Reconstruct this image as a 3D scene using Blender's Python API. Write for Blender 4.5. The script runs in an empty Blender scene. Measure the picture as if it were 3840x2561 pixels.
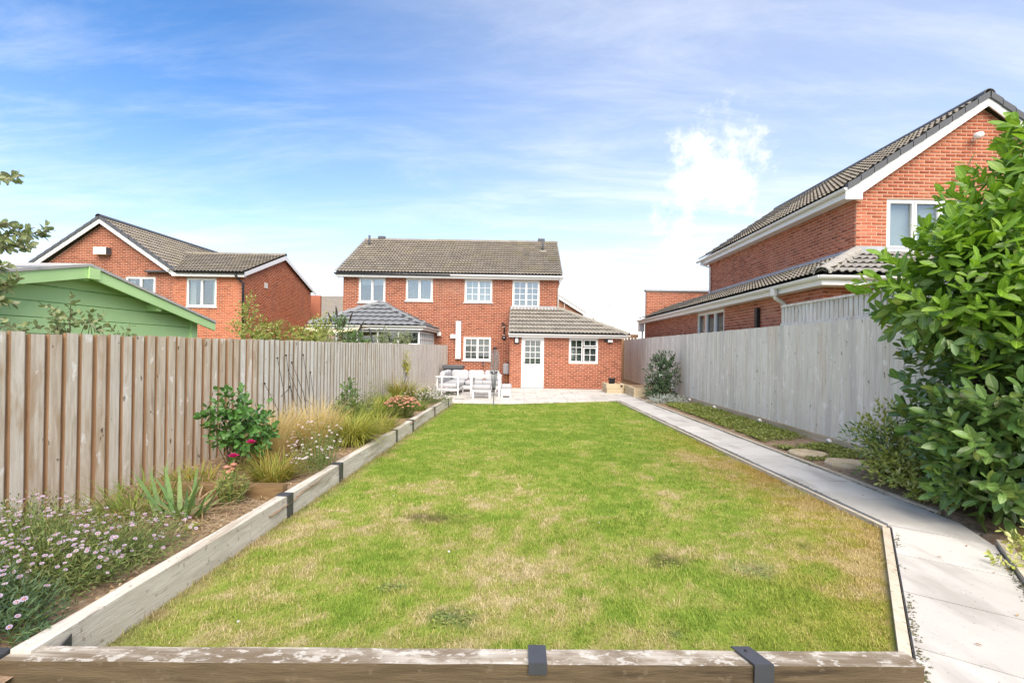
import bpy, math, random
import numpy as np
from mathutils import Matrix, Vector
R = math.radians
rng = np.random.default_rng(7)
random.seed(7)
scene = bpy.context.scene
col = scene.collection

# ---------------------------------------------------------------- camera, sky, sun, exposure
CAMH, FPX, ROLL = 1.62, 1785.0, 0.016
cd = bpy.data.cameras.new('camera'); cam = bpy.data.objects.new('camera', cd); col.objects.link(cam)
cam.matrix_world = Matrix.Translation((0, 0, CAMH)) @ Matrix.Rotation(R(90), 4, 'X') @ Matrix.Rotation(ROLL, 4, 'Z')
cd.sensor_width = 36.0; cd.lens = 36.0 * FPX / 3840.0
cd.shift_x = -35 / 3840.0; cd.shift_y = 29.5 / 3840.0
cd.clip_start = 0.05; cd.clip_end = 3000
scene.camera = cam

SUN_EL, SUN_AZ = 46.0, 166.0          # compass-like azimuth: 180 = behind the camera (-Y), 90 = +X
wd = bpy.data.worlds.new('World'); scene.world = wd; wd.use_nodes = True
wn = wd.node_tree; wn.nodes.clear()

class G:
    """small helper round a node tree"""
    def __init__(s, nt): s.nt = nt
    def n(s, t, ins=None, **props):
        nd = s.nt.nodes.new(t)
        for k, v in props.items(): setattr(nd, k, v)
        for k, v in (ins or {}).items():
            i = nd.inputs[k]
            if isinstance(v, bpy.types.NodeSocket): s.nt.links.new(v, i)
            else: i.default_value = v
        return nd
    def math(s, op, a, b=0.0, clamp=False):
        return s.n('ShaderNodeMath', {0: a, 1: b}, operation=op, use_clamp=clamp).outputs[0]
    def vmath(s, op, a, b=(0, 0, 0)):
        return s.n('ShaderNodeVectorMath', {0: a, 1: b}, operation=op).outputs[0]
    def mix(s, f, a, b, blend='MIX'):
        return s.n('ShaderNodeMix', {0: f, 6: a, 7: b}, data_type='RGBA', blend_type=blend).outputs[2]
    def ramp(s, f, pts, interp='LINEAR'):
        r = s.n('ShaderNodeValToRGB', {0: f}); e = r.color_ramp; e.interpolation = interp
        while len(e.elements) < len(pts): e.elements.new(0.5)
        for q, (p, c) in zip(e.elements, pts):
            q.position = p
            q.color = (c, c, c, 1) if isinstance(c, (int, float)) else (c[0], c[1], c[2], 1)
        return r.outputs[0]
    def mr(s, v, a, b, c=0.0, d=1.0, smooth=True):
        return s.n('ShaderNodeMapRange', {0: v, 1: a, 2: b, 3: c, 4: d}, interpolation_type='SMOOTHSTEP' if smooth else 'LINEAR').outputs[0]

g = G(wn)
sky = g.n('ShaderNodeTexSky', sky_type='NISHITA', sun_disc=False, sun_elevation=R(SUN_EL), sun_rotation=R(SUN_AZ),
          altitude=100, air_density=1.0, dust_density=0.6, ozone_density=3.0)
dirv = g.n('ShaderNodeTexCoord').outputs['Generated']
sep = g.n('ShaderNodeSeparateXYZ', {0: dirv})
zc = g.math('MAXIMUM', sep.outputs[2], 0.0)
den = g.math('ADD', zc, 0.18)
px_ = g.math('DIVIDE', sep.outputs[0], den); py_ = g.math('DIVIDE', sep.outputs[1], den)
pv = g.n('ShaderNodeCombineXYZ', {0: px_, 1: py_, 2: 0.0}).outputs[0]
# thin drawn-out cirrus
rot = g.n('ShaderNodeMapping', {0: pv, 2: (0, 0, R(28)), 3: (0.55, 1.9, 1.0)})
n1 = g.n('ShaderNodeTexNoise', {'Vector': rot.outputs[0], 'Scale': 1.9, 'Detail': 10.0, 'Roughness': 0.66, 'Distortion': 0.35}).outputs[0]
n2 = g.n('ShaderNodeTexNoise', {'Vector': pv, 'Scale': 0.42, 'Detail': 4.0, 'Roughness': 0.5}).outputs[0]
gapv = g.n('ShaderNodeVectorMath', {0: g.vmath('SUBTRACT', dirv, tuple(Vector((-0.70, 0.58, 0.46)).normalized()))}, operation='LENGTH').outputs['Value']
gap = g.mr(gapv, 1.15, 0.10)                                    # the blue gap in the thin cloud sheet, upper left
cir = g.math('ADD', g.math('SUBTRACT', 0.33, g.math('MULTIPLY', gap, 0.36)), g.math('MULTIPLY', g.math('MULTIPLY', g.mr(n1, 0.36, 0.80), g.mr(n2, 0.2, 0.8)), 0.75), True)
# milky veil towards the horizon
veil = g.math('POWER', g.math('SUBTRACT', 1.0, zc), 6.2)
veil = g.math('MULTIPLY', veil, 0.84)
# one small ragged cumulus above the neighbouring roofs
cvec = Vector((0.336, 0.868, 0.322)).normalized()
nz = g.n('ShaderNodeTexNoise', {'Vector': dirv, 'Scale': 9.0, 'Detail': 10.0, 'Roughness': 0.68}).outputs['Color']
dd = g.vmath('SUBTRACT', dirv, tuple(cvec))
dd = g.vmath('ADD', dd, g.vmath('MULTIPLY', g.vmath('SUBTRACT', nz, (0.5, 0.5, 0.5)), (0.34, 0.34, 0.34)))
dd = g.vmath('MULTIPLY', dd, (10.5, 7.0, 8.6))
cl = g.n('ShaderNodeVectorMath', {0: dd}, operation='LENGTH').outputs['Value']
cum = g.math('MULTIPLY', g.mr(cl, 1.05, 0.2), 0.80)
fac = g.math('SUBTRACT', 1.0, g.math('MULTIPLY', g.math('MULTIPLY', g.math('SUBTRACT', 1.0, veil), g.math('SUBTRACT', 1.0, g.math('MULTIPLY', cir, 0.72))), g.math('SUBTRACT', 1.0, cum)))
skyc = g.n('ShaderNodeHueSaturation', {'Hue': 0.5, 'Saturation': 1.26, 'Value': 0.345, 'Color': sky.outputs[0]}).outputs[0]
skyc = g.mix(1.0, skyc, (1.05, 0.955, 0.97, 1), 'MULTIPLY')
colr = g.mix(fac, skyc, (2.05, 1.98, 1.90, 1))
bg = g.n('ShaderNodeBackground', {0: colr, 1: 0.15})
wo = g.n('ShaderNodeOutputWorld', {0: bg.outputs[0]})

sd = bpy.data.lights.new('sun', 'SUN'); sun = bpy.data.objects.new('sun', sd); col.objects.link(sun)
sd.energy = 1.3; sd.angle = R(60); sd.color = (1.0, 0.88, 0.72)
sun_dir = Vector((math.sin(R(SUN_AZ)) * math.cos(R(SUN_EL)), math.cos(R(SUN_AZ)) * math.cos(R(SUN_EL)), math.sin(R(SUN_EL))))
sun.rotation_euler = sun_dir.to_track_quat('Z', 'Y').to_euler(); sun.location = (0, 0, 30)

scene.render.engine = 'CYCLES'
scene.view_settings.view_transform = 'Standard'; scene.view_settings.look = 'None'
scene.view_settings.gamma = 1.0; scene.view_settings.exposure = 2.38

# ---------------------------------------------------------------- helpers
def tag(o, label=None, cat=None, group=None, kind=None):
    if label: o['label'] = label
    if cat: o['category'] = cat
    if group: o['group'] = group
    if kind: o['kind'] = kind
    return o

def wloc(o):
    v = Vector((0, 0, 0))
    while o is not None: v = v + o.location; o = o.parent
    return v

def thing(name, loc, label, cat, group=None):
    o = bpy.data.objects.new(name, None); col.objects.link(o); o.location = loc; o.empty_display_size = 0.1
    return tag(o, label, cat, group)

def link(name, me, parent=None, loc=None):
    o = bpy.data.objects.new(name, me); col.objects.link(o)
    if parent is not None: o.parent = parent
    if loc is not None: o.location = loc
    return o

class MB:
    """collects world-space shapes into ONE mesh object"""
    def __init__(s): s.v = []; s.f = []; s.m = []
    def add(s, vs, fs, mi=0):
        b = len(s.v); s.v += [tuple(p) for p in vs]
        s.f += [tuple(b + i for i in q) for q in fs]; s.m += [mi] * len(fs); return s
    def box(s, a, b, mi=0, M=None):
        x0, y0, z0 = a; x1, y1, z1 = b
        vs = [(x0, y0, z0), (x1, y0, z0), (x1, y1, z0), (x0, y1, z0), (x0, y0, z1), (x1, y0, z1), (x1, y1, z1), (x0, y1, z1)]
        if M is not None: vs = [M @ Vector(p) for p in vs]
        return s.add(vs, [(0, 3, 2, 1), (4, 5, 6, 7), (0, 1, 5, 4), (1, 2, 6, 5), (2, 3, 7, 6), (3, 0, 4, 7)], mi)
    def bevbox(s, a, b, r, mi=0, M=None):
        bx = bpy.data.meshes.new('t')
        import bmesh
        bm = bmesh.new(); bmesh.ops.create_cube(bm, size=1)
        sc = [b[i] - a[i] for i in range(3)]; ce = [(a[i] + b[i]) / 2 for i in range(3)]
        for v in bm.verts: v.co = Vector([v.co[i] * sc[i] + ce[i] for i in range(3)])
        bmesh.ops.bevel(bm, geom=bm.edges[:], offset=r, segments=2, profile=0.6, affect='EDGES', clamp_overlap=True)
        bm.verts.index_update()
        vs = [v.co.copy() for v in bm.verts]
        if M is not None: vs = [M @ p for p in vs]
        fs = [tuple(v.index for v in f.verts) for f in bm.faces]
        bm.free(); bpy.data.meshes.remove(bx)
        return s.add(vs, fs, mi)
    def prism(s, poly, z0, z1, mi=0):
        n = len(poly)
        if sum(poly[i][0] * poly[(i + 1) % n][1] - poly[(i + 1) % n][0] * poly[i][1] for i in range(n)) < 0: poly = poly[::-1]
        vs = [(p[0], p[1], z0) for p in poly] + [(p[0], p[1], z1) for p in poly]
        fs = [tuple(range(n - 1, -1, -1)), tuple(range(n, 2 * n))] + [(i, (i + 1) % n, n + (i + 1) % n, n + i) for i in range(n)]
        return s.add(vs, fs, mi)
    def extrude(s, pts, vec, mi=0):
        n = len(pts); vs = [Vector(p) for p in pts]; vs += [p + Vector(vec) for p in vs]
        fs = [tuple(range(n - 1, -1, -1)), tuple(range(n, 2 * n))] + [(i, (i + 1) % n, n + (i + 1) % n, n + i) for i in range(n)]
        return s.add(vs, fs, mi)
    def tube(s, pts, rad, n=8, mi=0, cap=True):
        pts = [Vector(p) for p in pts]; k = len(pts)
        rs = rad if isinstance(rad, (list, tuple)) else [rad] * k
        vs = []
        for i, p in enumerate(pts):
            t = (pts[min(i + 1, k - 1)] - pts[max(i - 1, 0)]).normalized()
            a = Vector((0, 0, 1)) if abs(t.z) < 0.9 else Vector((1, 0, 0))
            x = t.cross(a).normalized(); y = t.cross(x)
            vs += [p + (x * math.cos(2 * math.pi * j / n) + y * math.sin(2 * math.pi * j / n)) * rs[i] for j in range(n)]
        fs = [(i * n + j, i * n + (j + 1) % n, (i + 1) * n + (j + 1) % n, (i + 1) * n + j) for i in range(k - 1) for j in range(n)]
        if cap: fs += [tuple(range(n - 1, -1, -1)), tuple((k - 1) * n + j for j in range(n))]
        return s.add(vs, fs, mi)
    def lathe(s, prof, c, n=16, mi=0, M=None):
        vs = [(c[0] + r * math.cos(2 * math.pi * j / n), c[1] + r * math.sin(2 * math.pi * j / n), c[2] + z) for r, z in prof for j in range(n)]
        if M is not None: vs = [M @ Vector(p) for p in vs]
        k = len(prof)
        fs = [(i * n + j, i * n + (j + 1) % n, (i + 1) * n + (j + 1) % n, (i + 1) * n + j) for i in range(k - 1) for j in range(n)]
        fs += [tuple(range(n - 1, -1, -1)), tuple((k - 1) * n + j for j in range(n))]
        return s.add(vs, fs, mi)
    def mesh(s, name, mats, off=Vector((0, 0, 0)), smooth=False):
        me = bpy.data.meshes.new(name)
        me.from_pydata([(p[0] - off[0], p[1] - off[1], p[2] - off[2]) for p in s.v], [], s.f)
        for m in (mats if isinstance(mats, (list, tuple)) else [mats]): me.materials.append(m)
        if any(s.m): me.polygons.foreach_set('material_index', s.m)
        if smooth: me.polygons.foreach_set('use_smooth', [True] * len(me.polygons))
        me.update(); return me
    def build(s, name, mats, parent=None, smooth=False, center=False):
        off = wloc(parent) if parent is not None else Vector((0, 0, 0))
        loc = None
        if center:
            a = np.array([tuple(p) for p in s.v]); c = Vector(a.mean(axis=0)); c.z = a[:, 2].min()
            loc = c - off; off = c
        return link(name, s.mesh(name, mats, off, smooth), parent, loc)

def mesh_np(name, V, loops, totals, mats, midx=None, attrs=None, smooth=False):
    me = bpy.data.meshes.new(name)
    me.vertices.add(len(V)); me.vertices.foreach_set('co', np.asarray(V, dtype=np.float32).ravel())
    me.loops.add(len(loops)); me.loops.foreach_set('vertex_index', np.asarray(loops, dtype=np.int32))
    st = np.concatenate([[0], np.cumsum(totals)[:-1]]).astype(np.int32)
    me.polygons.add(len(totals)); me.polygons.foreach_set('loop_start', st)
    try: me.polygons.foreach_set('loop_total', np.asarray(totals, dtype=np.int32))
    except Exception: pass
    for m in (mats if isinstance(mats, (list, tuple)) else [mats]): me.materials.append(m)
    if midx is not None: me.polygons.foreach_set('material_index', np.asarray(midx, dtype=np.int32))
    if smooth: me.polygons.foreach_set('use_smooth', np.ones(len(totals), dtype=bool))
    me.update(calc_edges=True)
    for k, a in (attrs or {}).items():
        a = np.asarray(a, dtype=np.float32)
        if a.ndim == 1:
            at = me.attributes.new(k, 'FLOAT', 'POINT'); at.data.foreach_set('value', a)
        else:
            at = me.attributes.new(k, 'FLOAT_COLOR', 'POINT')
            at.data.foreach_set('color', np.concatenate([a, np.ones((len(a), 1), np.float32)], 1).ravel())
    return me

def tmpl(mb):
    V = np.array([tuple(p) for p in mb.v], dtype=float)
    loops = np.array([i for f in mb.f for i in f]); tot = np.array([len(f) for f in mb.f])
    return V, loops, tot, np.array(mb.m)

def scatter(name, parent, T, M, mats, rnd=None, smooth=False, kind='stuff', extra=None):
    """all copies of template T at matrices M joined into one mesh"""
    V, loops, tot, mi = T; n = len(M)
    if n == 0: return None
    off = np.array(wloc(parent)) if parent is not None else np.zeros(3)
    W = np.einsum('nij,kj->nki', M[:, :3, :3], V) + M[:, None, :3, 3] - off
    L = (loops[None] + (np.arange(n) * len(V))[:, None]).ravel()
    if rnd is None: rnd = rng.random(n)
    at = {'rnd': np.repeat(rnd, len(V))}
    if extra: at.update({k: np.tile(a, n) for k, a in extra.items()})
    me = mesh_np(name, W.reshape(-1, 3), L, np.tile(tot, n), mats, np.tile(mi, n), at, smooth)
    o = link(name, me, parent)
    if kind: o['kind'] = kind
    return o

def copies(name, parent, me, M):
    off = wloc(parent) if parent is not None else Vector((0, 0, 0))
    for k in range(len(M)):
        o = link(name, me, parent)
        m = Matrix(M[k].tolist()); m.translation -= off
        o.matrix_basis = m

def frames(P, D, U, S):
    """matrices with +Y along D, +Z near U; S scale (n,) or (n,3)"""
    P = np.asarray(P, float); D = np.asarray(D, float); U = np.broadcast_to(np.asarray(U, float), D.shape)
    D = D / np.linalg.norm(D, axis=1, keepdims=True)
    X = np.cross(D, U); X /= np.maximum(np.linalg.norm(X, axis=1, keepdims=True), 1e-6)
    Z = np.cross(X, D); n = len(P)
    S = np.asarray(S, float)
    if S.ndim == 1: S = np.repeat(S[:, None], 3, 1)
    M = np.zeros((n, 4, 4)); M[:, :3, 0] = X * S[:, :1]; M[:, :3, 1] = D * S[:, 1:2]; M[:, :3, 2] = Z * S[:, 2:3]; M[:, :3, 3] = P; M[:, 3, 3] = 1
    return M

def project(P):
    P = np.asarray(P, float); u = FPX * P[:, 0] / P[:, 1]; v = FPX * (CAMH - P[:, 2]) / P[:, 1]
    return np.stack([1955 + u - ROLL * v, 1310 + v + ROLL * u], 1)

def nearest(P, k, zmin=-9):
    """indices of the k pieces that show largest in the frame"""
    P = np.asarray(P, float); q = project(P)
    d = np.linalg.norm(P - np.array([0, 0, CAMH]), axis=1)
    bad = (q[:, 0] < 0) | (q[:, 0] > 3840) | (q[:, 1] < 0) | (q[:, 1] > 2561) | (P[:, 2] < zmin) | (P[:, 1] < 0.5)
    return np.argsort(d + bad * 1000)[:k]

_ng = {}
def vnoise(x, y, scale, seed):
    """smooth value noise on arrays, 0..1"""
    if seed not in _ng: _ng[seed] = np.random.default_rng(seed).random((64, 64))
    t = _ng[seed]; x = x * scale + 100; y = y * scale + 100
    i = np.floor(x).astype(int); j = np.floor(y).astype(int); u = x - i; v = y - j
    u = u * u * (3 - 2 * u); v = v * v * (3 - 2 * v)
    gg = lambda a, b: t[a % 64, b % 64]
    return (gg(i, j) * (1 - u) + gg(i + 1, j) * u) * (1 - v) + (gg(i, j + 1) * (1 - u) + gg(i + 1, j + 1) * u) * v

# ---------------------------------------------------------------- materials
def pm(name, ramp, scale=5.0, stretch=(1, 1, 1), detail=5.0, rough=0.8, rnd=None, rmix=0.5, bump=0.0, bscale=60.0, spec=0.3,
       metal=0.0, trans=0.0, distort=0.0, bstretch=None, spots=None, attr=None, nrough=0.6, vein=0.0):
    m = bpy.data.materials.new(name); m.use_nodes = True; nt = m.node_tree; nt.nodes.clear(); g = G(nt)
    pos = g.n('ShaderNodeNewGeometry').outputs['Position']
    v = g.n('ShaderNodeMapping', {0: pos, 3: stretch}).outputs[0]
    if rnd is not None or spots == 'tile':
        oi = g.n('ShaderNodeObjectInfo').outputs['Random']
        at = g.n('ShaderNodeAttribute', attribute_name='rnd').outputs['Fac']
        rv = g.math('FRACT', g.math('ADD', oi, at))
    nz = g.n('ShaderNodeTexNoise', {'Vector': v, 'Scale': scale, 'Detail': detail, 'Roughness': nrough, 'Distortion': distort}).outputs[0]
    c = g.ramp(nz, [(0.28 + 0.44 * p, q) for p, q in ramp])
    if rnd is not None:
        c = g.mix(rmix, c, g.ramp(rv, rnd))
    if vein:
        ve = g.n('ShaderNodeAttribute', attribute_name='vein').outputs['Fac']
        c = g.mix(g.math('MULTIPLY', g.mr(ve, 0.80, 1.0), vein), c, g.mix(1.0, c, (2.1, 1.8, 2.2, 1), 'MULTIPLY'))
        bl = g.n('ShaderNodeTexNoise', {'Vector': pos, 'Scale': 38.0, 'Detail': 3.0}).outputs[0]
        c = g.mix(g.math('MULTIPLY', g.mr(bl, 0.35, 0.75), 0.45), c, g.mix(1.0, c, (0.55, 0.62, 0.5, 1), 'MULTIPLY'))
    if attr: c = g.n('ShaderNodeAttribute', attribute_name=attr).outputs['Color']
    if spots and spots != 'tile':
        for (sc, lo, hi, cc, amt, st) in spots:
            vv = g.n('ShaderNodeMapping', {0: pos, 3: st}).outputs[0]
            sn = g.n('ShaderNodeTexNoise', {'Vector': vv, 'Scale': sc, 'Detail': 4.0, 'Roughness': 0.6}).outputs[0]
            c = g.mix(g.math('MULTIPLY', g.mr(sn, lo, hi), amt), c, (*cc, 1))
    ins = {'Base Color': c, 'Roughness': rough, 'Metallic': metal, 'Specular IOR Level': spec}
    if bump:
        bv = g.n('ShaderNodeMapping', {0: pos, 3: bstretch or stretch}).outputs[0]
        bn = g.n('ShaderNodeTexNoise', {'Vector': bv, 'Scale': bscale, 'Detail': 4.0, 'Roughness': 0.65}).outputs[0]
        ins['Normal'] = g.n('ShaderNodeBump', {'Strength': bump, 'Distance': 0.01, 'Height': bn}).outputs[0]
    b = g.n('ShaderNodeBsdfPrincipled', ins).outputs[0]
    if trans:
        tr = g.n('ShaderNodeBsdfTranslucent', {0: g.mix(1.0, c, (1.0, 1.0, 0.55, 1), 'MULTIPLY')}).outputs[0]
        b = g.n('ShaderNodeMixShader', {0: trans, 1: b, 2: tr}).outputs[0]
    g.n('ShaderNodeOutputMaterial', {0: b})
    return m

def flat(name, c, rough=0.6, spec=0.3, metal=0.0, var=0.06, scale=6.0, bump=0.0):
    a = tuple(max(0, x * (1 - var)) for x in c); b = tuple(min(1, x * (1 + var)) for x in c)
    return pm(name, [(0, a), (1, b)], scale, rough=rough, spec=spec, metal=metal, bump=bump)

def glass_mat(name, refl=0.35, tint=(0.75, 0.8, 0.8)):
    m = bpy.data.materials.new(name); m.use_nodes = True; nt = m.node_tree; nt.nodes.clear(); g = G(nt)
    t = g.n('ShaderNodeBsdfTransparent', {0: (*tint, 1)}).outputs[0]
    pos = g.n('ShaderNodeNewGeometry').outputs['Position']
    bn = g.n('ShaderNodeTexNoise', {'Vector': pos, 'Scale': 2.2, 'Detail': 1.0}).outputs[0]
    gl = g.n('ShaderNodeBsdfGlossy', {0: (0.9, 0.95, 1, 1), 'Roughness': 0.02}).outputs[0]
    x = g.n('ShaderNodeMixShader', {0: refl, 1: t, 2: gl}).outputs[0]
    g.n('ShaderNodeOutputMaterial', {0: x}); return m

def brick_mat(name, cols, pale=0.35):
    return pm(name, [(0, cols[0]), (1, cols[1])], 9, rough=0.9, rnd=[(0, cols[0]), (0.25, cols[1]), (0.45, cols[2]), (0.6, tuple(q * 0.62 for q in cols[2])), (0.72, cols[0]), (0.9, cols[3]), (1, cols[0])], rmix=0.68,
              bump=0.35, bscale=90, spec=0.15, spots=[(0.55, 0.52, 0.75, (0.62, 0.42, 0.34), pale, (1, 1, 1)), (14, 0.6, 0.8, (0.2, 0.07, 0.04), 0.25, (1, 1, 1)), (1.3, 0.52, 0.70, (0.17, 0.07, 0.045), 0.38, (2.2, 2.2, 0.3)), (0.8, 0.54, 0.70, (0.45, 0.17, 0.09), 0.35, (1, 1, 1))])

MT = {}
MT['brick'] = brick_mat('red_brick', [(0.27, 0.072, 0.037), (0.34, 0.10, 0.053), (0.21, 0.054, 0.029), (0.385, 0.135, 0.076)], 0.22)
MT['brick_b'] = brick_mat('orange_brick', [(0.46, 0.125, 0.052), (0.53, 0.155, 0.068), (0.40, 0.105, 0.044), (0.54, 0.19, 0.095)], 0.12)
MT['brick_c'] = brick_mat('neighbour_brick', [(0.39, 0.115, 0.062), (0.48, 0.16, 0.09), (0.31, 0.085, 0.048), (0.52, 0.21, 0.13)], 0.35)
MT['mortar'] = pm('mortar', [(0, (0.44, 0.26, 0.18)), (1, (0.55, 0.35, 0.255))], 5, rough=0.95, bump=0.3, bscale=120, spec=0.1)
MT['core'] = flat('wall_core', (0.42, 0.16, 0.10), 0.95, 0.1)
MT['tile'] = pm('roof_tile', [(0, (0.175, 0.155, 0.13)), (1, (0.285, 0.258, 0.218))], 3.0, rough=0.95, rnd=[(0, (0.185, 0.165, 0.14)), (0.5, (0.24, 0.215, 0.18)), (0.85, (0.30, 0.27, 0.225)), (1, (0.165, 0.15, 0.13))],
                rmix=0.5, bump=0.4, bscale=80, spec=0.12, spots=[(11, 0.66, 0.72, (0.75, 0.73, 0.66), 0.8, (1, 1, 1)), (1.2, 0.5, 0.7, (0.26, 0.24, 0.12), 0.35, (1, 1, 1))])
MT['tile_g'] = pm('extension_tile', [(0, (0.22, 0.205, 0.175)), (1, (0.34, 0.315, 0.275))], 3.5, rough=0.95, rnd=[(0, (0.2, 0.185, 0.16)), (1, (0.29, 0.27, 0.23))], rmix=0.45, bump=0.4, bscale=80, spec=0.12,
                  spots=[(9, 0.66, 0.72, (0.7, 0.69, 0.64), 0.75, (1, 1, 1))])
MT['slate'] = pm('grey_sheet_tile', [(0, (0.16, 0.17, 0.18)), (1, (0.22, 0.23, 0.24))], 4, rough=0.55, bump=0.1, bscale=60, spec=0.35)
MT['verge'] = flat('dark_verge', (0.085, 0.09, 0.10), 0.55, 0.3)
MT['lichen'] = pm('lichen_tile', [(0, (0.20, 0.19, 0.17)), (1, (0.40, 0.385, 0.35))], 22, rough=0.95, bump=0.4, bscale=60)
MT['white'] = flat('white_upvc', (0.80, 0.80, 0.79), 0.35, 0.4, var=0.025, scale=1.5)
MT['offwhite'] = flat('weathered_white', (0.72, 0.71, 0.68), 0.5, 0.3, var=0.07, scale=3)
MT['black'] = flat('black_plastic', (0.02, 0.02, 0.021), 0.4, 0.4)
MT['dark'] = flat('unlit_room_dark', (0.035, 0.035, 0.036), 0.9, 0.1)  # near-black colour stands in for the darkness of unlit interiors
MT['blind'] = flat('white_blind', (0.62, 0.615, 0.60), 0.7, 0.2)
MT['lead'] = flat('lead_flashing', (0.33, 0.35, 0.38), 0.5, 0.35, var=0.15)
MT['glass'] = glass_mat('window_glass', 0.12)
MT['glass_up'] = glass_mat('upper_window_glass', 0.20)
MT['metal_black'] = flat('black_steel', (0.05, 0.053, 0.06), 0.42, 0.5, var=0.15)
MT['green_paint'] = pm('green_shed_paint', [(0, (0.46, 0.71, 0.30)), (1, (0.54, 0.78, 0.37))], 2.2, rough=0.55, bump=0.12, bscale=40, spec=0.3, spots=[(2.0, 0.55, 0.75, (0.46, 0.68, 0.34), 0.4, (1, 0.2, 6))])
MT['felt'] = pm('grey_felt', [(0, (0.38, 0.37, 0.35)), (1, (0.52, 0.51, 0.49))], 6, rough=0.95)
def wood(name, a, b, st, rnd, rmix, dark, sc=6.0, rough=0.85, extra=None):
    sp = [(3.2, 0.60, 0.74, dark, 0.55, (st[0] * 1.2, st[1] * 1.2, st[2] * 1.2))]
    return pm(name, [(0, a), (1, b)], sc, st, 6, rough, rnd, rmix, bump=0.35, bscale=14, bstretch=tuple(3 * q for q in st), spec=0.15, distort=0.5, spots=sp + (extra or []))
MT['fence_l'] = wood('weathered_board', (0.31, 0.235, 0.15), (0.82, 0.78, 0.69), (4.5, 4.5, 0.42), [(0, (0.58, 0.54, 0.47)), (0.25, (0.50, 0.37, 0.245)), (0.45, (0.64, 0.61, 0.55)), (0.7, (0.40, 0.275, 0.17)), (0.85, (0.62, 0.56, 0.47)), (1, (0.74, 0.71, 0.66))], 0.48, (0.22, 0.14, 0.08),
                     extra=[(2.2, 0.54, 0.66, (0.36, 0.225, 0.12), 0.55, (2.2, 2.2, 0.55)), (4.2, 0.60, 0.68, (0.82, 0.80, 0.76), 0.75, (1.9, 1.9, 0.9)), (6.5, 0.655, 0.69, (0.08, 0.055, 0.035), 0.9, (1.5, 1.5, 0.8)), (0.6, 0.45, 0.7, (0.66, 0.65, 0.62), 0.3, (1, 1, 1))])
MT['fence_far'] = wood('silvered_board', (0.42, 0.39, 0.335), (0.83, 0.815, 0.775), (4.5, 4.5, 0.42), [(0, (0.64, 0.63, 0.60)), (0.35, (0.55, 0.525, 0.48)), (0.6, (0.72, 0.71, 0.69)), (0.8, (0.52, 0.47, 0.40)), (1, (0.66, 0.65, 0.62))], 0.42, (0.27, 0.21, 0.15),
                       extra=[(4.2, 0.60, 0.68, (0.82, 0.80, 0.77), 0.7, (1.9, 1.9, 0.9)), (6.5, 0.655, 0.69, (0.08, 0.055, 0.035), 0.8, (1.5, 1.5, 0.8)), (2.0, 0.56, 0.68, (0.42, 0.34, 0.25), 0.5, (2, 2, 0.5))])
MT['fence_gap'] = wood('brown_rear_board', (0.24, 0.14, 0.075), (0.37, 0.23, 0.135), (4.5, 4.5, 0.4), None, 0, (0.06, 0.03, 0.015))
MT['fence_gapfar'] = wood('grey_brown_rear_board', (0.20, 0.155, 0.105), (0.33, 0.27, 0.20), (4.5, 4.5, 0.4), None, 0, (0.10, 0.075, 0.05))
MT['fence_redge'] = flat('board_edge_shadow_gap', (0.36, 0.335, 0.30), 0.9, 0.1, var=0.2)
MT['fence_r'] = wood('silver_grey_board', (0.52, 0.475, 0.40), (0.87, 0.83, 0.75), (4.2, 4.2, 0.36), [(0, (0.70, 0.665, 0.60)), (0.4, (0.60, 0.565, 0.51)), (0.75, (0.77, 0.74, 0.68)), (0.9, (0.52, 0.44, 0.36)), (1, (0.62, 0.605, 0.575))], 0.5, (0.40, 0.36, 0.30),
                     extra=[(7.0, 0.655, 0.69, (0.16, 0.13, 0.11), 0.85, (1.4, 1.4, 0.9)), (4.2, 0.60, 0.68, (0.86, 0.85, 0.82), 0.65, (1.8, 1.8, 0.9)), (1.4, 0.52, 0.68, (0.50, 0.48, 0.44), 0.6, (2, 2, 0.3)), (0.9, 0.55, 0.66, (0.52, 0.42, 0.32), 0.35, (3, 3, 0.25))])
MT['gravelboard'] = pm('stained_gravel_board', [(0, (0.34, 0.27, 0.18)), (1, (0.54, 0.46, 0.35))], 3, (1, 0.35, 2), rough=0.9, bump=0.3, bscale=40, spots=[(2, 0.5, 0.7, (0.28, 0.25, 0.12), 0.5, (1, 0.6, 1))])
def sleeper_mat(name, st, a=(0.46, 0.41, 0.32), b=(0.70, 0.66, 0.57), dk=(0.26, 0.19, 0.11), amt=0.5, th=0.54, extra=()):
    return pm(name, [(0, a), (1, b)], 4.0, st, 6, 0.88, bump=0.45, bscale=9, bstretch=tuple(3 * q for q in st), spec=0.15, distort=0.6,
              rnd=[(0, a), (1, b)], rmix=0.25, spots=[(2.6, th, th + 0.14, dk, amt, tuple(0.6 * q for q in st)), (18, 0.60, 0.68, (0.17, 0.13, 0.09), 0.5, (1, 1, 1)), (9, 0.62, 0.67, (0.14, 0.11, 0.08), 0.4, tuple(0.7 * q for q in st)), *extra])
MT['sleeper_y'] = sleeper_mat('pale_sleeper', (5, 0.5, 5), (0.42, 0.385, 0.32), (0.70, 0.67, 0.60), (0.27, 0.21, 0.14), 0.6, 0.52)
MT['sleeper_x'] = sleeper_mat('front_sleeper', (0.5, 5, 5), (0.24, 0.195, 0.14), (0.66, 0.63, 0.57), (0.15, 0.115, 0.075), 0.85, 0.47, [(7, 0.46, 0.60, (0.17, 0.13, 0.085), 0.75, (0.5, 1, 1)), (26, 0.54, 0.62, (0.60, 0.58, 0.53), 0.6, (0.6, 1, 1))])
MT['sleeper_f'] = sleeper_mat('stained_sleeper_face', (0.6, 4, 5), (0.075, 0.055, 0.032), (0.17, 0.125, 0.075), (0.04, 0.03, 0.02), 0.8, 0.48)
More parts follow.
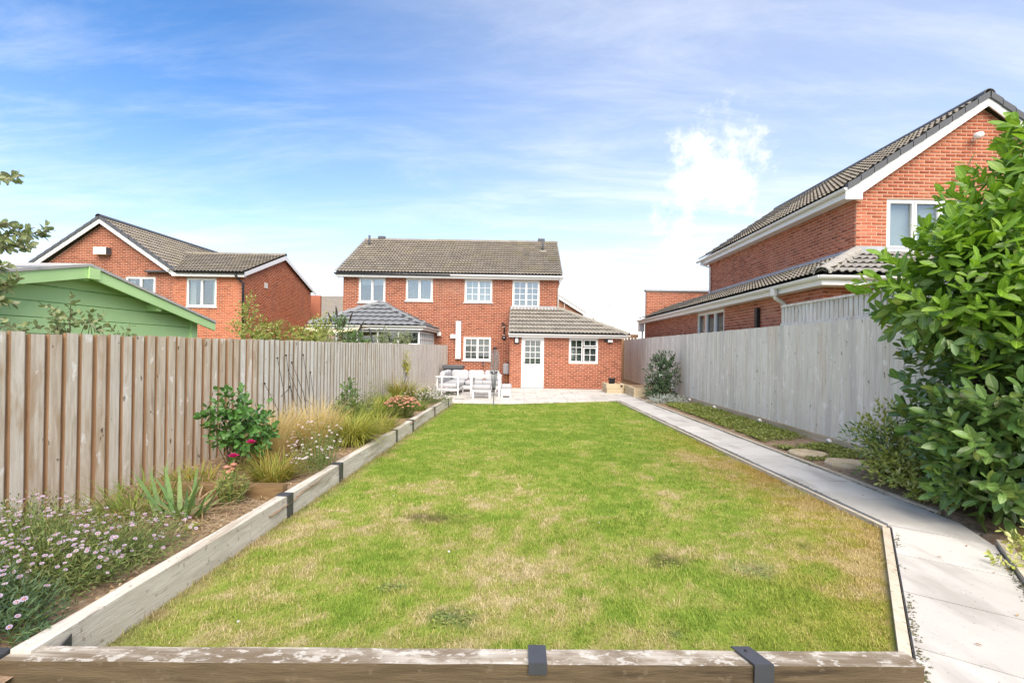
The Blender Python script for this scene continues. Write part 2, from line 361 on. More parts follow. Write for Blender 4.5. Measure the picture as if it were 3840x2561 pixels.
MT['sleeper_d'] = sleeper_mat('dark_sleeper', (0.6, 4, 5), (0.12, 0.075, 0.035), (0.24, 0.16, 0.08), (0.06, 0.035, 0.018), 0.6)
MT['planter_wood'] = sleeper_mat('planter_timber', (0.6, 0.6, 6), (0.42, 0.33, 0.2), (0.62, 0.53, 0.37), (0.30, 0.25, 0.12), 0.4)
MT['edging'] = sleeper_mat('edging_timber', (5, 0.6, 5), (0.45, 0.38, 0.28), (0.66, 0.60, 0.48), (0.26, 0.2, 0.12), 0.45)
MT['slab'] = pm('pale_porcelain_slab', [(0, (0.46, 0.44, 0.40)), (1, (0.60, 0.58, 0.535))], 1.6, (1, 1, 1), 8, 0.6, [(0, (0.45, 0.43, 0.39)), (0.5, (0.55, 0.53, 0.485)), (1, (0.61, 0.59, 0.545))], 0.45, bump=0.05, bscale=30, spec=0.3, distort=1.0,
                spots=[(3.0, 0.50, 0.70, (0.33, 0.31, 0.275), 0.6, (1, 0.35, 1)), (0.9, 0.5, 0.68, (0.40, 0.375, 0.32), 0.5, (1, 1, 1)), (45, 0.66, 0.70, (0.16, 0.13, 0.10), 0.7, (1, 1, 1)), (16, 0.66, 0.72, (0.58, 0.575, 0.56), 0.5, (1, 0.4, 1))])
MT['grout'] = flat('grey_joint', (0.20, 0.19, 0.175), 0.95, 0.1, var=0.2, scale=12)
MT['soil'] = pm('dry_soil', [(0, (0.16, 0.105, 0.065)), (1, (0.38, 0.285, 0.195))], 16, rough=0.98, bump=1.0, bscale=40, spec=0.05, spots=[(2.0, 0.5, 0.7, (0.28, 0.19, 0.10), 0.5, (1, 1, 1)), (60, 0.62, 0.68, (0.5, 0.43, 0.34), 0.7, (1, 1, 1))])
MT['ground'] = pm('rough_ground', [(0, (0.06, 0.085, 0.025)), (1, (0.12, 0.13, 0.05))], 0.6, rough=0.98, spec=0.05)
MT['stone'] = pm('sandstone', [(0, (0.42, 0.33, 0.2)), (1, (0.62, 0.52, 0.37))], 7, rough=0.95, bump=0.6, bscale=30, spec=0.1, spots=[(5, 0.58, 0.7, (0.28, 0.25, 0.13), 0.6, (1, 1, 1)), (40, 0.7, 0.74, (0.1, 0.08, 0.06), 0.8, (1, 1, 1))])
MT['cushion'] = flat('grey_cushion', (0.40, 0.405, 0.42), 0.9, 0.1, var=0.04, scale=3, bump=0.15)
MT['alu'] = flat('white_aluminium', (0.60, 0.605, 0.61), 0.4, 0.4, var=0.03)
MT['galv'] = flat('grey_airer_metal', (0.22, 0.235, 0.245), 0.4, 0.5, metal=0.4)
MT['line'] = flat('grey_line', (0.33, 0.34, 0.34), 0.7)
MT['hose'] = flat('grey_plastic', (0.42, 0.43, 0.45), 0.45, 0.4)
MT['orange'] = flat('orange_hose', (0.62, 0.28, 0.03), 0.5)
MT['terracotta'] = flat('terracotta', (0.45, 0.25, 0.15), 0.85)
MT['cream'] = flat('cream_canvas', (0.66, 0.60, 0.42), 0.9, 0.1)
MT['bark'] = pm('bark', [(0, (0.06, 0.04, 0.028)), (1, (0.15, 0.11, 0.075))], 20, rough=0.95, bump=0.6)
MT['stemgreen'] = flat('green_stem', (0.13, 0.19, 0.05), 0.7)
MT['drystem'] = pm('black_dry_stem', [(0, (0.02, 0.017, 0.014)), (1, (0.05, 0.04, 0.03))], 30, rough=0.9)
def leafm(name, cols, trans=0.3, rough=0.42, spec=0.4):
    n = len(cols)
    return pm(name, [(0, cols[0]), (1, cols[-1])], 3.0, rough=rough, spec=spec, rnd=[(i / (n - 1), c) for i, c in enumerate(cols)], rmix=0.75, trans=trans, vein=0.6)
MT['laurel_pale'] = leafm('pale_laurel_leaf', [(0.19, 0.36, 0.03), (0.26, 0.44, 0.05), (0.15, 0.30, 0.03), (0.32, 0.48, 0.08), (0.20, 0.38, 0.04)], 0.40, 0.38, 0.45)
MT['laurel'] = leafm('deep_green_laurel_leaf', [(0.085, 0.185, 0.045), (0.13, 0.255, 0.06), (0.10, 0.215, 0.065), (0.18, 0.31, 0.08), (0.07, 0.16, 0.045), (0.25, 0.32, 0.07)], 0.22, 0.30, 0.55)
MT['vari'] = leafm('variegated_leaf', [(0.52, 0.53, 0.10), (0.16, 0.28, 0.05), (0.66, 0.66, 0.34), (0.40, 0.46, 0.08), (0.10, 0.20, 0.04), (0.60, 0.58, 0.16)], 0.25, 0.4)
MT['rose'] = leafm('rose_leaf', [(0.05, 0.135, 0.03), (0.09, 0.21, 0.04), (0.06, 0.16, 0.045), (0.13, 0.27, 0.06)], 0.22)
MT['cream_leaf'] = leafm('greygreen_leaf', [(0.16, 0.21, 0.08), (0.27, 0.33, 0.14), (0.37, 0.38, 0.24), (0.11, 0.16, 0.06)], 0.25)
MT['lime'] = leafm('lime_leaf', [(0.26, 0.32, 0.06), (0.36, 0.40, 0.10), (0.17, 0.27, 0.05), (0.42, 0.40, 0.14)], 0.35)
MT['mid'] = leafm('mid_green_leaf', [(0.08, 0.16, 0.035), (0.13, 0.22, 0.05), (0.17, 0.25, 0.07), (0.06, 0.12, 0.03)], 0.25)
MT['shrubdark'] = leafm('dark_shrub_leaf', [(0.045, 0.085, 0.035), (0.075, 0.135, 0.05), (0.12, 0.17, 0.09), (0.055, 0.10, 0.045)], 0.15)
MT['silver'] = leafm('silver_leaf', [(0.38, 0.42, 0.38), (0.50, 0.54, 0.49), (0.28, 0.33, 0.27)], 0.15, 0.8, 0.1)
MT['asterleaf'] = leafm('aster_leaf', [(0.10, 0.175, 0.045), (0.17, 0.25, 0.065), (0.28, 0.30, 0.09), (0.07, 0.12, 0.035), (0.16, 0.12, 0.055)], 0.25, 0.6)
MT['asterdark'] = leafm('aster_leaf_dark', [(0.035, 0.075, 0.035), (0.06, 0.115, 0.05), (0.10, 0.16, 0.06)], 0.2, 0.6)
MT['petal'] = leafm('lilac_petal', [(0.54, 0.42, 0.66), (0.65, 0.55, 0.74), (0.47, 0.36, 0.60), (0.72, 0.66, 0.78)], 0.25, 0.7, 0.1)
MT['petal_w'] = leafm('pale_petal', [(0.72, 0.68, 0.76), (0.78, 0.75, 0.80), (0.62, 0.56, 0.68)], 0.25, 0.7, 0.1)
MT['eye'] = flat('flower_eye', (0.42, 0.17, 0.13), 0.8)
MT['pink'] = leafm('rose_petal', [(0.55, 0.02, 0.16), (0.66, 0.05, 0.24), (0.45, 0.02, 0.22)], 0.2, 0.6, 0.2)
MT['sedum'] = leafm('sedum_head', [(0.46, 0.20, 0.15), (0.54, 0.28, 0.20), (0.38, 0.17, 0.12), (0.50, 0.34, 0.18)], 0.1, 0.8, 0.1)
MT['sedumleaf'] = leafm('sedum_leaf', [(0.30, 0.33, 0.08), (0.40, 0.38, 0.12), (0.20, 0.27, 0.07), (0.46, 0.36, 0.13)], 0.25)
MT['tan'] = leafm('tan_feather_grass', [(0.70, 0.54, 0.30), (0.80, 0.65, 0.40), (0.60, 0.45, 0.20), (0.68, 0.58, 0.28)], 0.45, 0.8, 0.1)
MT['carex'] = leafm('yellow_green_sedge', [(0.33, 0.36, 0.05), (0.44, 0.44, 0.09), (0.24, 0.29, 0.045), (0.50, 0.44, 0.14)], 0.35, 0.6, 0.2)
MT['grassgreen'] = leafm('green_grass_blade', [(0.18, 0.27, 0.05), (0.26, 0.34, 0.07), (0.34, 0.36, 0.10), (0.13, 0.21, 0.04)], 0.35, 0.6, 0.2)
MT['grassmix'] = leafm('orange_green_blade', [(0.22, 0.30, 0.05), (0.40, 0.36, 0.08), (0.48, 0.27, 0.09), (0.19, 0.27, 0.05)], 0.35, 0.6, 0.2)
MT['iris'] = leafm('iris_blade', [(0.13, 0.23, 0.085), (0.19, 0.31, 0.10), (0.27, 0.36, 0.12), (0.11, 0.20, 0.09)], 0.3, 0.5, 0.3)
MT['straw'] = leafm('straw', [(0.46, 0.36, 0.22), (0.58, 0.48, 0.33), (0.30, 0.20, 0.12), (0.42, 0.28, 0.14)], 0.15, 0.9, 0.1)
MT['rust'] = leafm('rust_stem', [(0.30, 0.12, 0.05), (0.40, 0.2, 0.09), (0.48, 0.32, 0.16)], 0.1, 0.9, 0.1)
MT['grit'] = leafm('moss_grit', [(0.12, 0.09, 0.06), (0.16, 0.19, 0.05), (0.09, 0.07, 0.05), (0.24, 0.19, 0.13), (0.13, 0.16, 0.05)], 0.05, 0.9, 0.1)
MT['lawn'] = pm('lawn_blade', [(0, (0, 0, 0)), (1, (1, 1, 1))], 5, rough=0.7, spec=0.15, trans=0.28, attr='Col')
MT['lawnbase'] = pm('lawn_thatch', [(0, (0, 0, 0)), (1, (1, 1, 1))], 5, rough=0.95, spec=0.05, attr='Col', bump=1.0, bscale=60)
# ---------------------------------------------------------------- ground, lawn, path, patio, beds
SL_IN = lambda y: -2.2 + 0.0185 * (y - 2.2)            # lawn-side face of the bed sleepers
FX = lambda y: -4.03 + 0.0379 * (y - 1.5)              # garden-side face of the left fence
FZ = lambda y: 1.69 + 0.0035 * (y - 3.6)
def LR(y): return np.where(y > 4.43, 3.36 - 0.030 * (y - 4.43), 3.36 - 0.716 * (4.43 - y))
def LFAR(x): return np.where(x < -0.3, 13.92, 13.92 + 0.375 * (x + 0.3))

def slabbed(mb, poly, z): mb.add([(p[0], p[1], z) for p in poly], [tuple(range(len(poly)))])

S = bpy.data.objects
mb = MB(); slabbed(mb, [(-400, -60), (400, -60), (400, 900), (-400, 900)], -0.12)
tag(mb.build('ground', MT['ground']), kind='structure')

def lawn_color(x, y, r):
    n1 = vnoise(x, y, 1.1, 1); n2 = vnoise(x, y, 3.1, 2); n3 = vnoise(x, y, 8.5, 3); n4 = vnoise(x, y, 19.0, 4)
    n5 = vnoise(x, y, 43.0, 12); nn = 0.19 * n1 + 0.25 * n2 + 0.26 * n3 + 0.20 * n4 + 0.14 * n5
    dry = 0.66 - 0.045 * (y - 2.3); dry = np.clip(dry, 0.22, 1)
    edge = np.clip(1 - (LR(y) - x) / 1.15, 0, 1) * np.clip(1 - np.abs(y - 6.0) / 4.6, 0, 1)
    dry = dry + 0.62 * edge
    dry = dry - 0.55 * np.exp(-(((x - 1.75) / 0.65) ** 2 + ((y - 3.0) / 0.65) ** 2)) - 0.25 * np.exp(-(((x - 0.3) / 1.2) ** 2 + ((y - 7.5) / 2.2) ** 2))
    k = np.clip((dry - 0.5) * 1.0 + (nn - 0.5) * 2.35 + 0.37 + (r - 0.5) * 0.62, 0, 1)
    pts = np.array([0, 0.22, 0.45, 0.68, 0.86, 1.0])
    cols = np.array([(0.185, 0.285, 0.04), (0.25, 0.34, 0.055), (0.31, 0.365, 0.08), (0.37, 0.36, 0.115), (0.44, 0.385, 0.18), (0.52, 0.445, 0.27)])
    c = np.stack([np.interp(k, pts, cols[:, i]) for i in range(3)], -1)
    gold = np.stack([0.40 + 0 * x, 0.27 + 0 * x, 0.045 + 0 * x], -1)
    ed = edge * np.clip(0.25 + 1.3 * n2, 0, 1) * 0.85
    c = c * (1 - ed[..., None]) + gold * ed[..., None]
    for (bx, by, rx, ry, cc, a) in [(-0.82, 4.53, 0.26, 0.13, (0.10, 0.075, 0.05), 0.75), (1.15, 3.67, 0.14, 0.12, (0.10, 0.085, 0.05), 0.7), (-0.40, 2.85, 0.13, 0.11, (0.07, 0.14, 0.09), 0.7), (1.75, 3.55, 0.16, 0.12, (0.16, 0.27, 0.16), 0.5),
                                     (2.42, 4.0, 0.08, 0.06, (0.09, 0.10, 0.05), 0.6), (-0.85, 3.2, 0.07, 0.05, (0.08, 0.16, 0.10), 0.6), (0.9, 2.75, 0.05, 0.04, (0.12, 0.13, 0.12), 0.6)]:
        w = 0.9 * a * np.clip(1.35 - np.sqrt(((x - bx) / rx) ** 2 + ((y - by) / ry) ** 2) - (n4 - 0.5) * 1.3, 0, 1)
        c = c * (1 - w[..., None]) + np.array(cc) * w[..., None]
    # worn soil strip right beside the bed sleepers
    w = 0.6 * np.clip(1 - (x - SL_IN(y)) / (0.10 + 0.16 * n3), 0, 1)
    c = c * (1 - w[..., None]) + np.array((0.34, 0.26, 0.17)) * w[..., None]
    return np.clip(c * np.array((1.06, 1.05, 1.05)) * (0.80 + 0.40 * r[..., None]), 0, 0.75)

def in_lawn(x, y, e=0.0):
    return (x > SL_IN(y) - e) & (x < LR(y) - 0.02 + e) & (y < LFAR(x) + e) & (y > 2.20 - e)

st = 0.07
gx = np.arange(-2.45, 3.5, st); gy = np.arange(2.1, 15.5, st); GX, GY = np.meshgrid(gx, gy, indexing='ij')
gz = 0.02 * (vnoise(GX, GY, 2.0, 5) - 0.5) + 0.012 * (vnoise(GX, GY, 9.0, 6) - 0.5)
idx = np.arange(GX.size).reshape(GX.shape)
cx_, cy_ = GX[:-1, :-1] + st / 2, GY[:-1, :-1] + st / 2
mk = in_lawn(cx_, cy_, 0.12)
q = np.stack([idx[:-1, :-1], idx[1:, :-1], idx[1:, 1:], idx[:-1, 1:]], -1)[mk]
lc = lawn_color(GX.ravel(), GY.ravel(), rng.random(GX.size) * 0.4 + 0.15) * 0.78
me = mesh_np('lawn', np.stack([GX.ravel(), GY.ravel(), gz.ravel()], 1), q.ravel(), np.full(len(q), 4), MT['lawnbase'], None, {'Col': lc}, True)
tag(link('lawn', me), kind='structure')

def ribbons(P, az, L, lean, droop, W, segs=3):
    """grass blades: base points P, azimuth, length, lean angle at the base, extra bend, width"""
    n = len(P); t = np.linspace(0, 1, segs + 1)
    ang = lean[:, None] + droop[:, None] * t[None] ** 1.3
    ds = (L / segs)[:, None]
    h = np.concatenate([np.zeros((n, 1)), np.cumsum(np.sin(ang[:, 1:]) * ds, 1)], 1)
    z = np.concatenate([np.zeros((n, 1)), np.cumsum(np.cos(ang[:, 1:]) * ds, 1)], 1)
    ca, sa = np.cos(az)[:, None], np.sin(az)[:, None]
    C = np.stack([P[:, :1] + h * ca, P[:, 1:2] + h * sa, P[:, 2:] + z], -1)
    w = (W[:, None] * 0.5 * (1 - t ** 2.2)[None])[..., None] * np.stack([-sa, ca, np.zeros_like(sa)], -1)
    A = C + w; B = C - w
    V = np.stack([A[:, :-1], B[:, :-1]], 2).reshape(n, segs * 2, 3)
    V = np.concatenate([V, C[:, -1:]], 1); k = segs * 2 + 1
    f = []
    tot = []
    for i in range(segs - 1): f += [2 * i, 2 * i + 1, 2 * i + 3, 2 * i + 2]; tot.append(4)
    f += [2 * segs - 2, 2 * segs - 1, 2 * segs]; tot.append(3)
    loops = (np.array(f)[None] + (np.arange(n) * k)[:, None]).ravel()
    return V.reshape(-1, 3), loops, np.tile(tot, n), k

def lawn_blades(n, y0, y1, wmul, hmul):
    x = rng.uniform(-2.3, 3.4, n * 2); y = y0 + (y1 - y0) * rng.random(n * 2)
    m = in_lawn(x, y, 0.015); x, y = x[m][:n], y[m][:n]; k = len(x)
    r = rng.random(k)
    z = 0.02 * (vnoise(x, y, 2.0, 5) - 0.5) + 0.012 * (vnoise(x, y, 9.0, 6) - 0.5) - 0.004
    clump = vnoise(x, y, 14.0, 8) * 0.6 + vnoise(x, y, 5.0, 9) * 0.5
    L = (0.012 + 0.024 * rng.random(k) + 0.02 * (rng.random(k) > 0.97)) * hmul * (0.45 + clump)
    return np.stack([x, y, z], 1), rng.random(k) * 2 * math.pi, L, rng.random(k) * 0.75, rng.random(k) * 1.0, (0.0026 + 0.0024 * rng.random(k)) * wmul, r
parts = [lawn_blades(150000, 2.2, 4.6, 1.0, 1.1), lawn_blades(100000, 4.6, 7.8, 1.4, 1.1), lawn_blades(75000, 7.8, 15.3, 2.2, 1.1)]
P_, az_, L_, le_, dr_, W_, r_ = [np.concatenate([p[i] for p in parts]) for i in range(7)]
V, loops, tot, k = ribbons(P_, az_, L_, le_, dr_, W_, 2)
lc = np.repeat(lawn_color(P_[:, 0], P_[:, 1], r_), k, 0)
# unmown fringe where the mower cannot reach
fx, fy = [], []
for k_ in range(5200):
    s_ = rng.random()
    if s_ < 0.42: yy = rng.uniform(2.25, 13.8); fx.append(SL_IN(yy) + abs(rng.normal(0, 0.02)) + 0.006); fy.append(yy)
    elif s_ < 0.72: xx = rng.uniform(-2.15, 1.8); fx.append(xx); fy.append(2.245 + (xx + 2.3) * 0.0144 + abs(rng.normal(0, 0.018)))
    else: yy = rng.uniform(2.4, 15.0); fx.append(float(LR(np.array(yy))) - 0.015 - abs(rng.normal(0, 0.02))); fy.append(yy)
fx = np.array(fx); fy = np.array(fy); kf = vnoise(fx, fy, 3.0, 77) + 0.3 * rng.random(len(fx)) > 0.5; fx, fy = fx[kf], fy[kf]; nf = len(fx); rf = rng.random(nf)
V2, l2, t2, k2 = ribbons(np.stack([fx, fy, np.zeros(nf) - 0.004], 1), rng.random(nf) * 6.28, 0.03 + 0.05 * rng.random(nf), rng.random(nf) * 0.7, rng.random(nf) * 1.2, 0.003 + 0.003 * rng.random(nf), 2)
l2 = l2 + len(V); V = np.concatenate([V, V2]); loops = np.concatenate([loops, l2]); tot = np.concatenate([tot, t2]); lc = np.concatenate([lc, np.repeat(lawn_color(fx, fy, rf), k2, 0)])
o = link('grass', mesh_np('grass', V, loops, tot, MT['lawn'], None, {'Col': lc}))
tag(o, 'short mown lawn grass, patchy green and straw coloured', 'grass', kind='stuff')

# path: slabs as children of the path bed
PZ = 0.05
PLx = lambda y: 3.44 - 0.030 * (y - 4.43)
PRx = lambda y: 4.17 - 0.026 * (y - 4.43)
dv = np.array((-0.58, -0.8146)); nv = np.array((0.8146, -0.58))
c0 = np.array((3.44, 4.40)); PW = 0.69
mb = MB(); mb.prism([(PLx(4.3), 4.3), (PRx(4.3), 4.3), (PRx(15.2), 15.2), (PLx(15.2), 15.2)], -0.05, 0.030)
pb = [c0, c0 + nv * PW + dv * 0.0, c0 + nv * PW + dv * 5.0, c0 + dv * 5.0]
mb.prism([tuple(p) for p in pb], -0.052, 0.029)
path = tag(mb.build('path', MT['grout']), kind='structure')
def slab(parent, poly, z0=0.012, z1=PZ, gap=0.005, name='slab', mat='slab'):
    c = np.mean(poly, axis=0); pl = [tuple(c + (np.array(p) - c) * (1 - gap * 2 / max(np.linalg.norm(np.array(p) - c), .05))) for p in poly]
    dz = rng.uniform(-0.0015, 0.0015)
    b = MB(); b.prism(pl, z0, z1 + dz); return b.build(name, MT[mat], parent, center=True)
y = 4.50
slab(path, [(PLx(4.43), 4.42), (PRx(4.5), 4.50), tuple(c0 + nv * (PW - .01) + dv * 0.03)])
while y < 15.0:
    y2 = min(y + 0.70, 15.25)
    slab(path, [(PLx(y), y if y > 4.6 else 4.43), (PRx(y), y), (PRx(y2), y2), (PLx(y2), y2)]); y = y2
for i in range(6):
    a, b_ = 0.02 + i * 0.74, 0.02 + (i + 1) * 0.74
    slab(path, [tuple(c0 + dv * a), tuple(c0 + nv * PW + dv * a), tuple(c0 + nv * PW + dv * b_), tuple(c0 + dv * b_)])

# timber edging boards along the path, each length a board
def edging(pts, w, z1, label, grp=None, z0=-0.06):
    t = thing('path_edging', (pts[0][0], pts[0][1], 0), label, 'edging', grp)
    for a, b in zip(pts[:-1], pts[1:]):
        a = np.array(a); b = np.array(b); d = (b - a) / np.linalg.norm(b - a); n = np.array((d[1], -d[0])) * w / 2
        a2, b2 = a + d * 0.004, b - d * 0.004
        m = MB(); m.prism([tuple(a2 - n), tuple(a2 + n), tuple(b2 + n), tuple(b2 - n)], z0, z1 + rng.uniform(-.003, .003)); m.build('board', MT['edging'], t, center=True)
edging([(3.385 - 0.03 * (y - 4.43), y) for y in (4.40, 6.8, 9.2, 11.6, 14.0, 15.1)], 0.042, 0.045, 'thin pale timber edging board between lawn and straight path')
e0 = np.array((3.385, 4.385))
edging([tuple(e0 + dv * s) for s in (0, 1.25, 2.45)], 0.055, 0.042, 'weathered timber edging between lawn corner and angled slabs')
edging([(4.205 - 0.026 * (y - 4.43), y) for y in (4.75, 7.1, 9.5, 11.9, 14.3, 16.1)], 0.045, 0.075, 'timber edging board between path and planted border by the grey fence')
e1 = c0 + nv * (PW + 0.05) + dv * (-0.02)
edging([tuple(e1 + dv * s) for s in (0, 1.2, 2.6)], 0.075, 0.09, 'stout timber edging below the big glossy laurel')

# patio
PY0, PY1 = 13.9, 19.58
mb = MB(); mb.prism([(-3.6, 14.1), (-2.1, 14.0), (-0.3, 13.96), (3.0, 15.16), (4.6, 15.2), (4.9, 21.3), (-3.6, 21.3)], -0.06, 0.028)
patio = tag(mb.build('patio', MT['grout']), kind='structure')
def clip_poly(poly, a, b):
    """keep the part of poly left of the line a->b"""
    out = []; s_ = lambda p: (b[0] - a[0]) * (p[1] - a[1]) - (b[1] - a[1]) * (p[0] - a[0])
    for i in range(len(poly)):
        p, q = poly[i], poly[(i + 1) % len(poly)]; sp, sq = s_(p), s_(q)
        if sp >= 0: out.append(p)
        if (sp >= 0) != (sq >= 0):
            t = sp / (sp - sq); out.append((p[0] + t * (q[0] - p[0]), p[1] + t * (q[1] - p[1])))
    return out
row = 0; y = 13.9
while y < 21.2:
    x = -3.5 - (row % 2) * 0.45
    while x < 4.8:
        pl = [(x, y), (x + 0.9, y), (x + 0.9, y + 0.6), (x, y + 0.6)]
        pl = clip_poly(pl, (-0.3, 13.92), (3.05, 15.18)) if x > -0.9 else pl
        if len(pl) > 2 and x < 3.2: pl = clip_poly(pl, (-3.4, 13.9), (-3.4, 13.0)) if x < -3.3 else pl
        if len(pl) > 2:
            A = abs(sum(pl[i][0] * pl[(i + 1) % len(pl)][1] - pl[(i + 1) % len(pl)][0] * pl[i][1] for i in range(len(pl)))) / 2
            c = np.mean(pl, axis=0)
            if A > 0.02 and not (c[0] > -0.45 and c[1] > 19.6) and c[0] < 4.7: slab(patio, pl, gap=0.003)
        x += 0.9
    y += 0.6; row += 1
for (x, y, w) in ((-2.05, 14.75, 0.30), (3.33, 17.0, 0.16)):
    m = MB(); m.box((x, y, 0.045), (x + w, y + 0.09, 0.0565)); dr = m.build('drain_cover', MT['metal_black'])
    tag(dr, 'narrow black slot drain cover in patio near aster border' if x < 0 else 'small black drain cover in patio by timber planter', 'drain')
    for k in range(4):
        m = MB(); m.box((x + 0.02, y + 0.012 + k * 0.019, 0.0566), (x + w - 0.02, y + 0.020 + k * 0.019, 0.060)); m.build('bar', MT['hose'], dr)

# flower-bed soil, left and right
def soil(name, fn_in, x0, x1, y0, y1, z, amp, seed):
    s_ = 0.09; X, Y = np.meshgrid(np.arange(x0, x1, s_), np.arange(y0, y1, s_), indexing='ij')
    Z = z(X, Y) + amp * (vnoise(X, Y, 3.0, seed) - 0.5) + amp * 0.8 * (vnoise(X, Y, 9.0, seed + 1) - 0.5)
    id_ = np.arange(X.size).reshape(X.shape); m = fn_in(X[:-1, :-1] + s_ / 2, Y[:-1, :-1] + s_ / 2)
    q = np.stack([id_[:-1, :-1], id_[1:, :-1], id_[1:, 1:], id_[:-1, 1:]], -1)[m]
    o = link(name, mesh_np(name, np.stack([X.ravel(), Y.ravel(), Z.ravel()], 1), q.ravel(), np.full(len(q), 4), MT['soil'], None, None, True))
    return tag(o, kind='structure')
def LZ(x, y): return 0.145 + 0.035 * np.clip((y - 4.62) / 0.06, 0, 1)
soil('flower_bed', lambda x, y: (x > FX(y) - 0.12) & (x < SL_IN(y) - 0.02), -4.3, -1.9, 1.6, 14.0, LZ, 0.035, 21)
def RB(y): return np.where(y > 4.5, PRx(y) + 0.03, np.where(y > 4.0, 4.05 + (y - 4.0) * 0.29, 4.05 - 0.716 * (4.0 - y)))
def RZ(x, y): return np.minimum(0.062 + 0.05 * np.clip((x - 4.3) / 0.8, 0, 1), 0.9 * (x - RB(y)) - 0.01)
def in_rb(x, y):
    return (x > RB(y) - 0.12) & (x < 5.32)
soil('border_bed', in_rb, 2.3, 5.6, 1.8, 27.0, RZ, 0.03, 31)

# ---------------------------------------------------------------- bed sleepers and black brackets
YB = [2.16, 4.48, 5.69, 8.07, 9.20, 11.30, 13.20, 13.86]
SH = 0.215
words = ['front corner', 'straw mulch', 'feather grass', 'sedge clump', 'red sedum', 'lilac aster', 'patio edge']
for i, (a, b) in enumerate(zip(YB[:-1], YB[1:])):
    xa, xb = SL_IN(a), SL_IN(b); w = 0.105; hz = SH + (0.0 if i % 2 else 0.004)
    m = MB(); z0 = -0.03
    # slightly uneven hewn beam
    n = max(3, int((b - a) / 0.3)); pts = []
    for j in range(n + 1):
        t = j / n; y = a + 0.003 + (b - a - 0.006) * t; x = xa + (xb - xa) * t; e = rng.uniform(-0.004, 0.004, 4)
        pts.append([(x - w + e[0], y, z0), (x + e[1] * .5, y, z0), (x - 0.006 + e[1], y, hz + e[2]), (x - w + 0.006 + e[0], y, hz + e[3])])
    vs = [p for r_ in pts for p in r_]; fs = [(3, 2, 1, 0), tuple(4 * n + j for j in range(4))]
    for j in range(n):
        for k2 in range(4): fs.append((4 * j + k2, 4 * j + (k2 + 1) % 4, 4 * j + 4 + (k2 + 1) % 4, 4 * j + 4 + k2))
    m.add(vs, fs); o = m.build('timber_sleeper', MT['sleeper_y'], center=True)
    tag(o, 'pale weathered timber sleeper edging the flower bed by the ' + words[i], 'sleeper', 'sleepers along the flower bed')
for i, yb in enumerate(YB[1:-1]):
    x = SL_IN(yb); h = 0.05 if i < 2 else 0.042; w = 0.105
    m = MB(); t = 0.006
    m.box((x - w - t, yb - h, SH + 0.003), (x + t + 0.004, yb + h, SH + 0.011))
    m.box((x + 0.003, yb - h, -0.03), (x + t + 0.006, yb + h, SH + 0.003))
    m.box((x - w - t - 0.004, yb - h, 0.05), (x - w - 0.002, yb + h, SH + 0.003))
    o = m.build('sleeper_bracket', MT['metal_black'], center=True)
    tag(o, 'black steel strap bracket joining the bed sleepers, ' + ['nearest the straw mulch', 'beside the small lilac aster', 'beside the sedge clump', 'just before the red sedum', 'beyond the red sedum', 'below the lilac mound at patio'][i], 'bracket', 'black brackets on the bed sleepers')
# front sleeper
a, b = np.array((-2.30, 2.165)), np.array((1.86, 2.225)); d = (b - a) / np.linalg.norm(b - a); nn = np.array((-d[1], d[0]))
m = MB(); n = 24; pts = []
for j in range(n + 1):
    p = a + d * np.linalg.norm(b - a) * j / n; e = rng.uniform(-0.0015, 0.0015, 4)
    f0 = p - nn * 0.055; f1 = p + nn * 0.055
    pts.append([(f0[0], f0[1] + e[0], -0.1), (f1[0], f1[1], -0.1), (f1[0], f1[1] + e[1], 0.203 + e[2]), (f0[0], f0[1] + e[0], 0.203 + e[3])])
vs = [p for r_ in pts for p in r_]; fs = [(0, 1, 2, 3), tuple(4 * n + j for j in (3, 2, 1, 0))]
for j in range(n):
    for k2 in range(4): fs.append((4 * j + (k2 + 1) % 4, 4 * j + k2, 4 * j + 4 + k2, 4 * j + 4 + (k2 + 1) % 4))
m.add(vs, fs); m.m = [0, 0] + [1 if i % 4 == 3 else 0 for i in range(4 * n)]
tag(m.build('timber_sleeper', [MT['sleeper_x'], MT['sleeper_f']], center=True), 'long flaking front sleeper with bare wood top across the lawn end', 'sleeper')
for (x, w, skew, front, lab) in ((0.055, 0.083, 0.0, 0.045, 'short grey steel cap bracket on the middle of the front sleeper'), (1.075, 0.088, 0.05, 0.3, 'skewed black steel strap with a bolt on the front sleeper')):
    yc = 2.165 + (x + 2.3) * d[1] / d[0]
    m = MB(); z = 0.2105
    m.extrude([(x - skew, yc + 0.066, z), (x + w - skew, yc + 0.066, z), (x + w, yc - 0.064, z), (x, yc - 0.064, z)], (0, 0, 0.007))
    m.box((x, yc - 0.068, z - front), (x + w, yc - 0.0625, z + 0.004))
    o = m.build('sleeper_bracket', MT['metal_black'], center=True); tag(o, lab, 'bracket', 'brackets on the front sleeper')
    if front > 0.1:
        m = MB(); m.lathe([(0.007, 0), (0.007, 0.006), (0.003, 0.009)], (x + 0.03 - skew / 2, yc + 0.03, z + 0.006), 8); m.build('bolt', MT['black'], o)
m = MB(); m.box((-2.46, 2.085, -0.05), (-2.309, 2.18, 0.219)); tag(m.build('sleeper_bracket', MT['metal_black'], center=True), 'black steel corner post cap at the bed corner', 'bracket')
m = MB(); m.extrude([(-2.192, 2.26, 0.10), (-2.192, 2.34, 0.10), (-2.192, 2.34, 0.19), (-2.192, 2.26, 0.15)], (0.006, 0, 0)); tag(m.build('sleeper_bracket', MT['metal_black'], center=True), 'small black angle plate inside the sleeper corner', 'bracket')
# dark cross sleeper in the bed
m = MB(); m.bevbox((-3.62, 4.57, 0.05), (-2.27, 4.67, 0.275), 0.008); tag(m.build('timber_sleeper', MT['sleeper_d'], center=True), 'dark brown stained sleeper lying across the flower bed', 'sleeper')

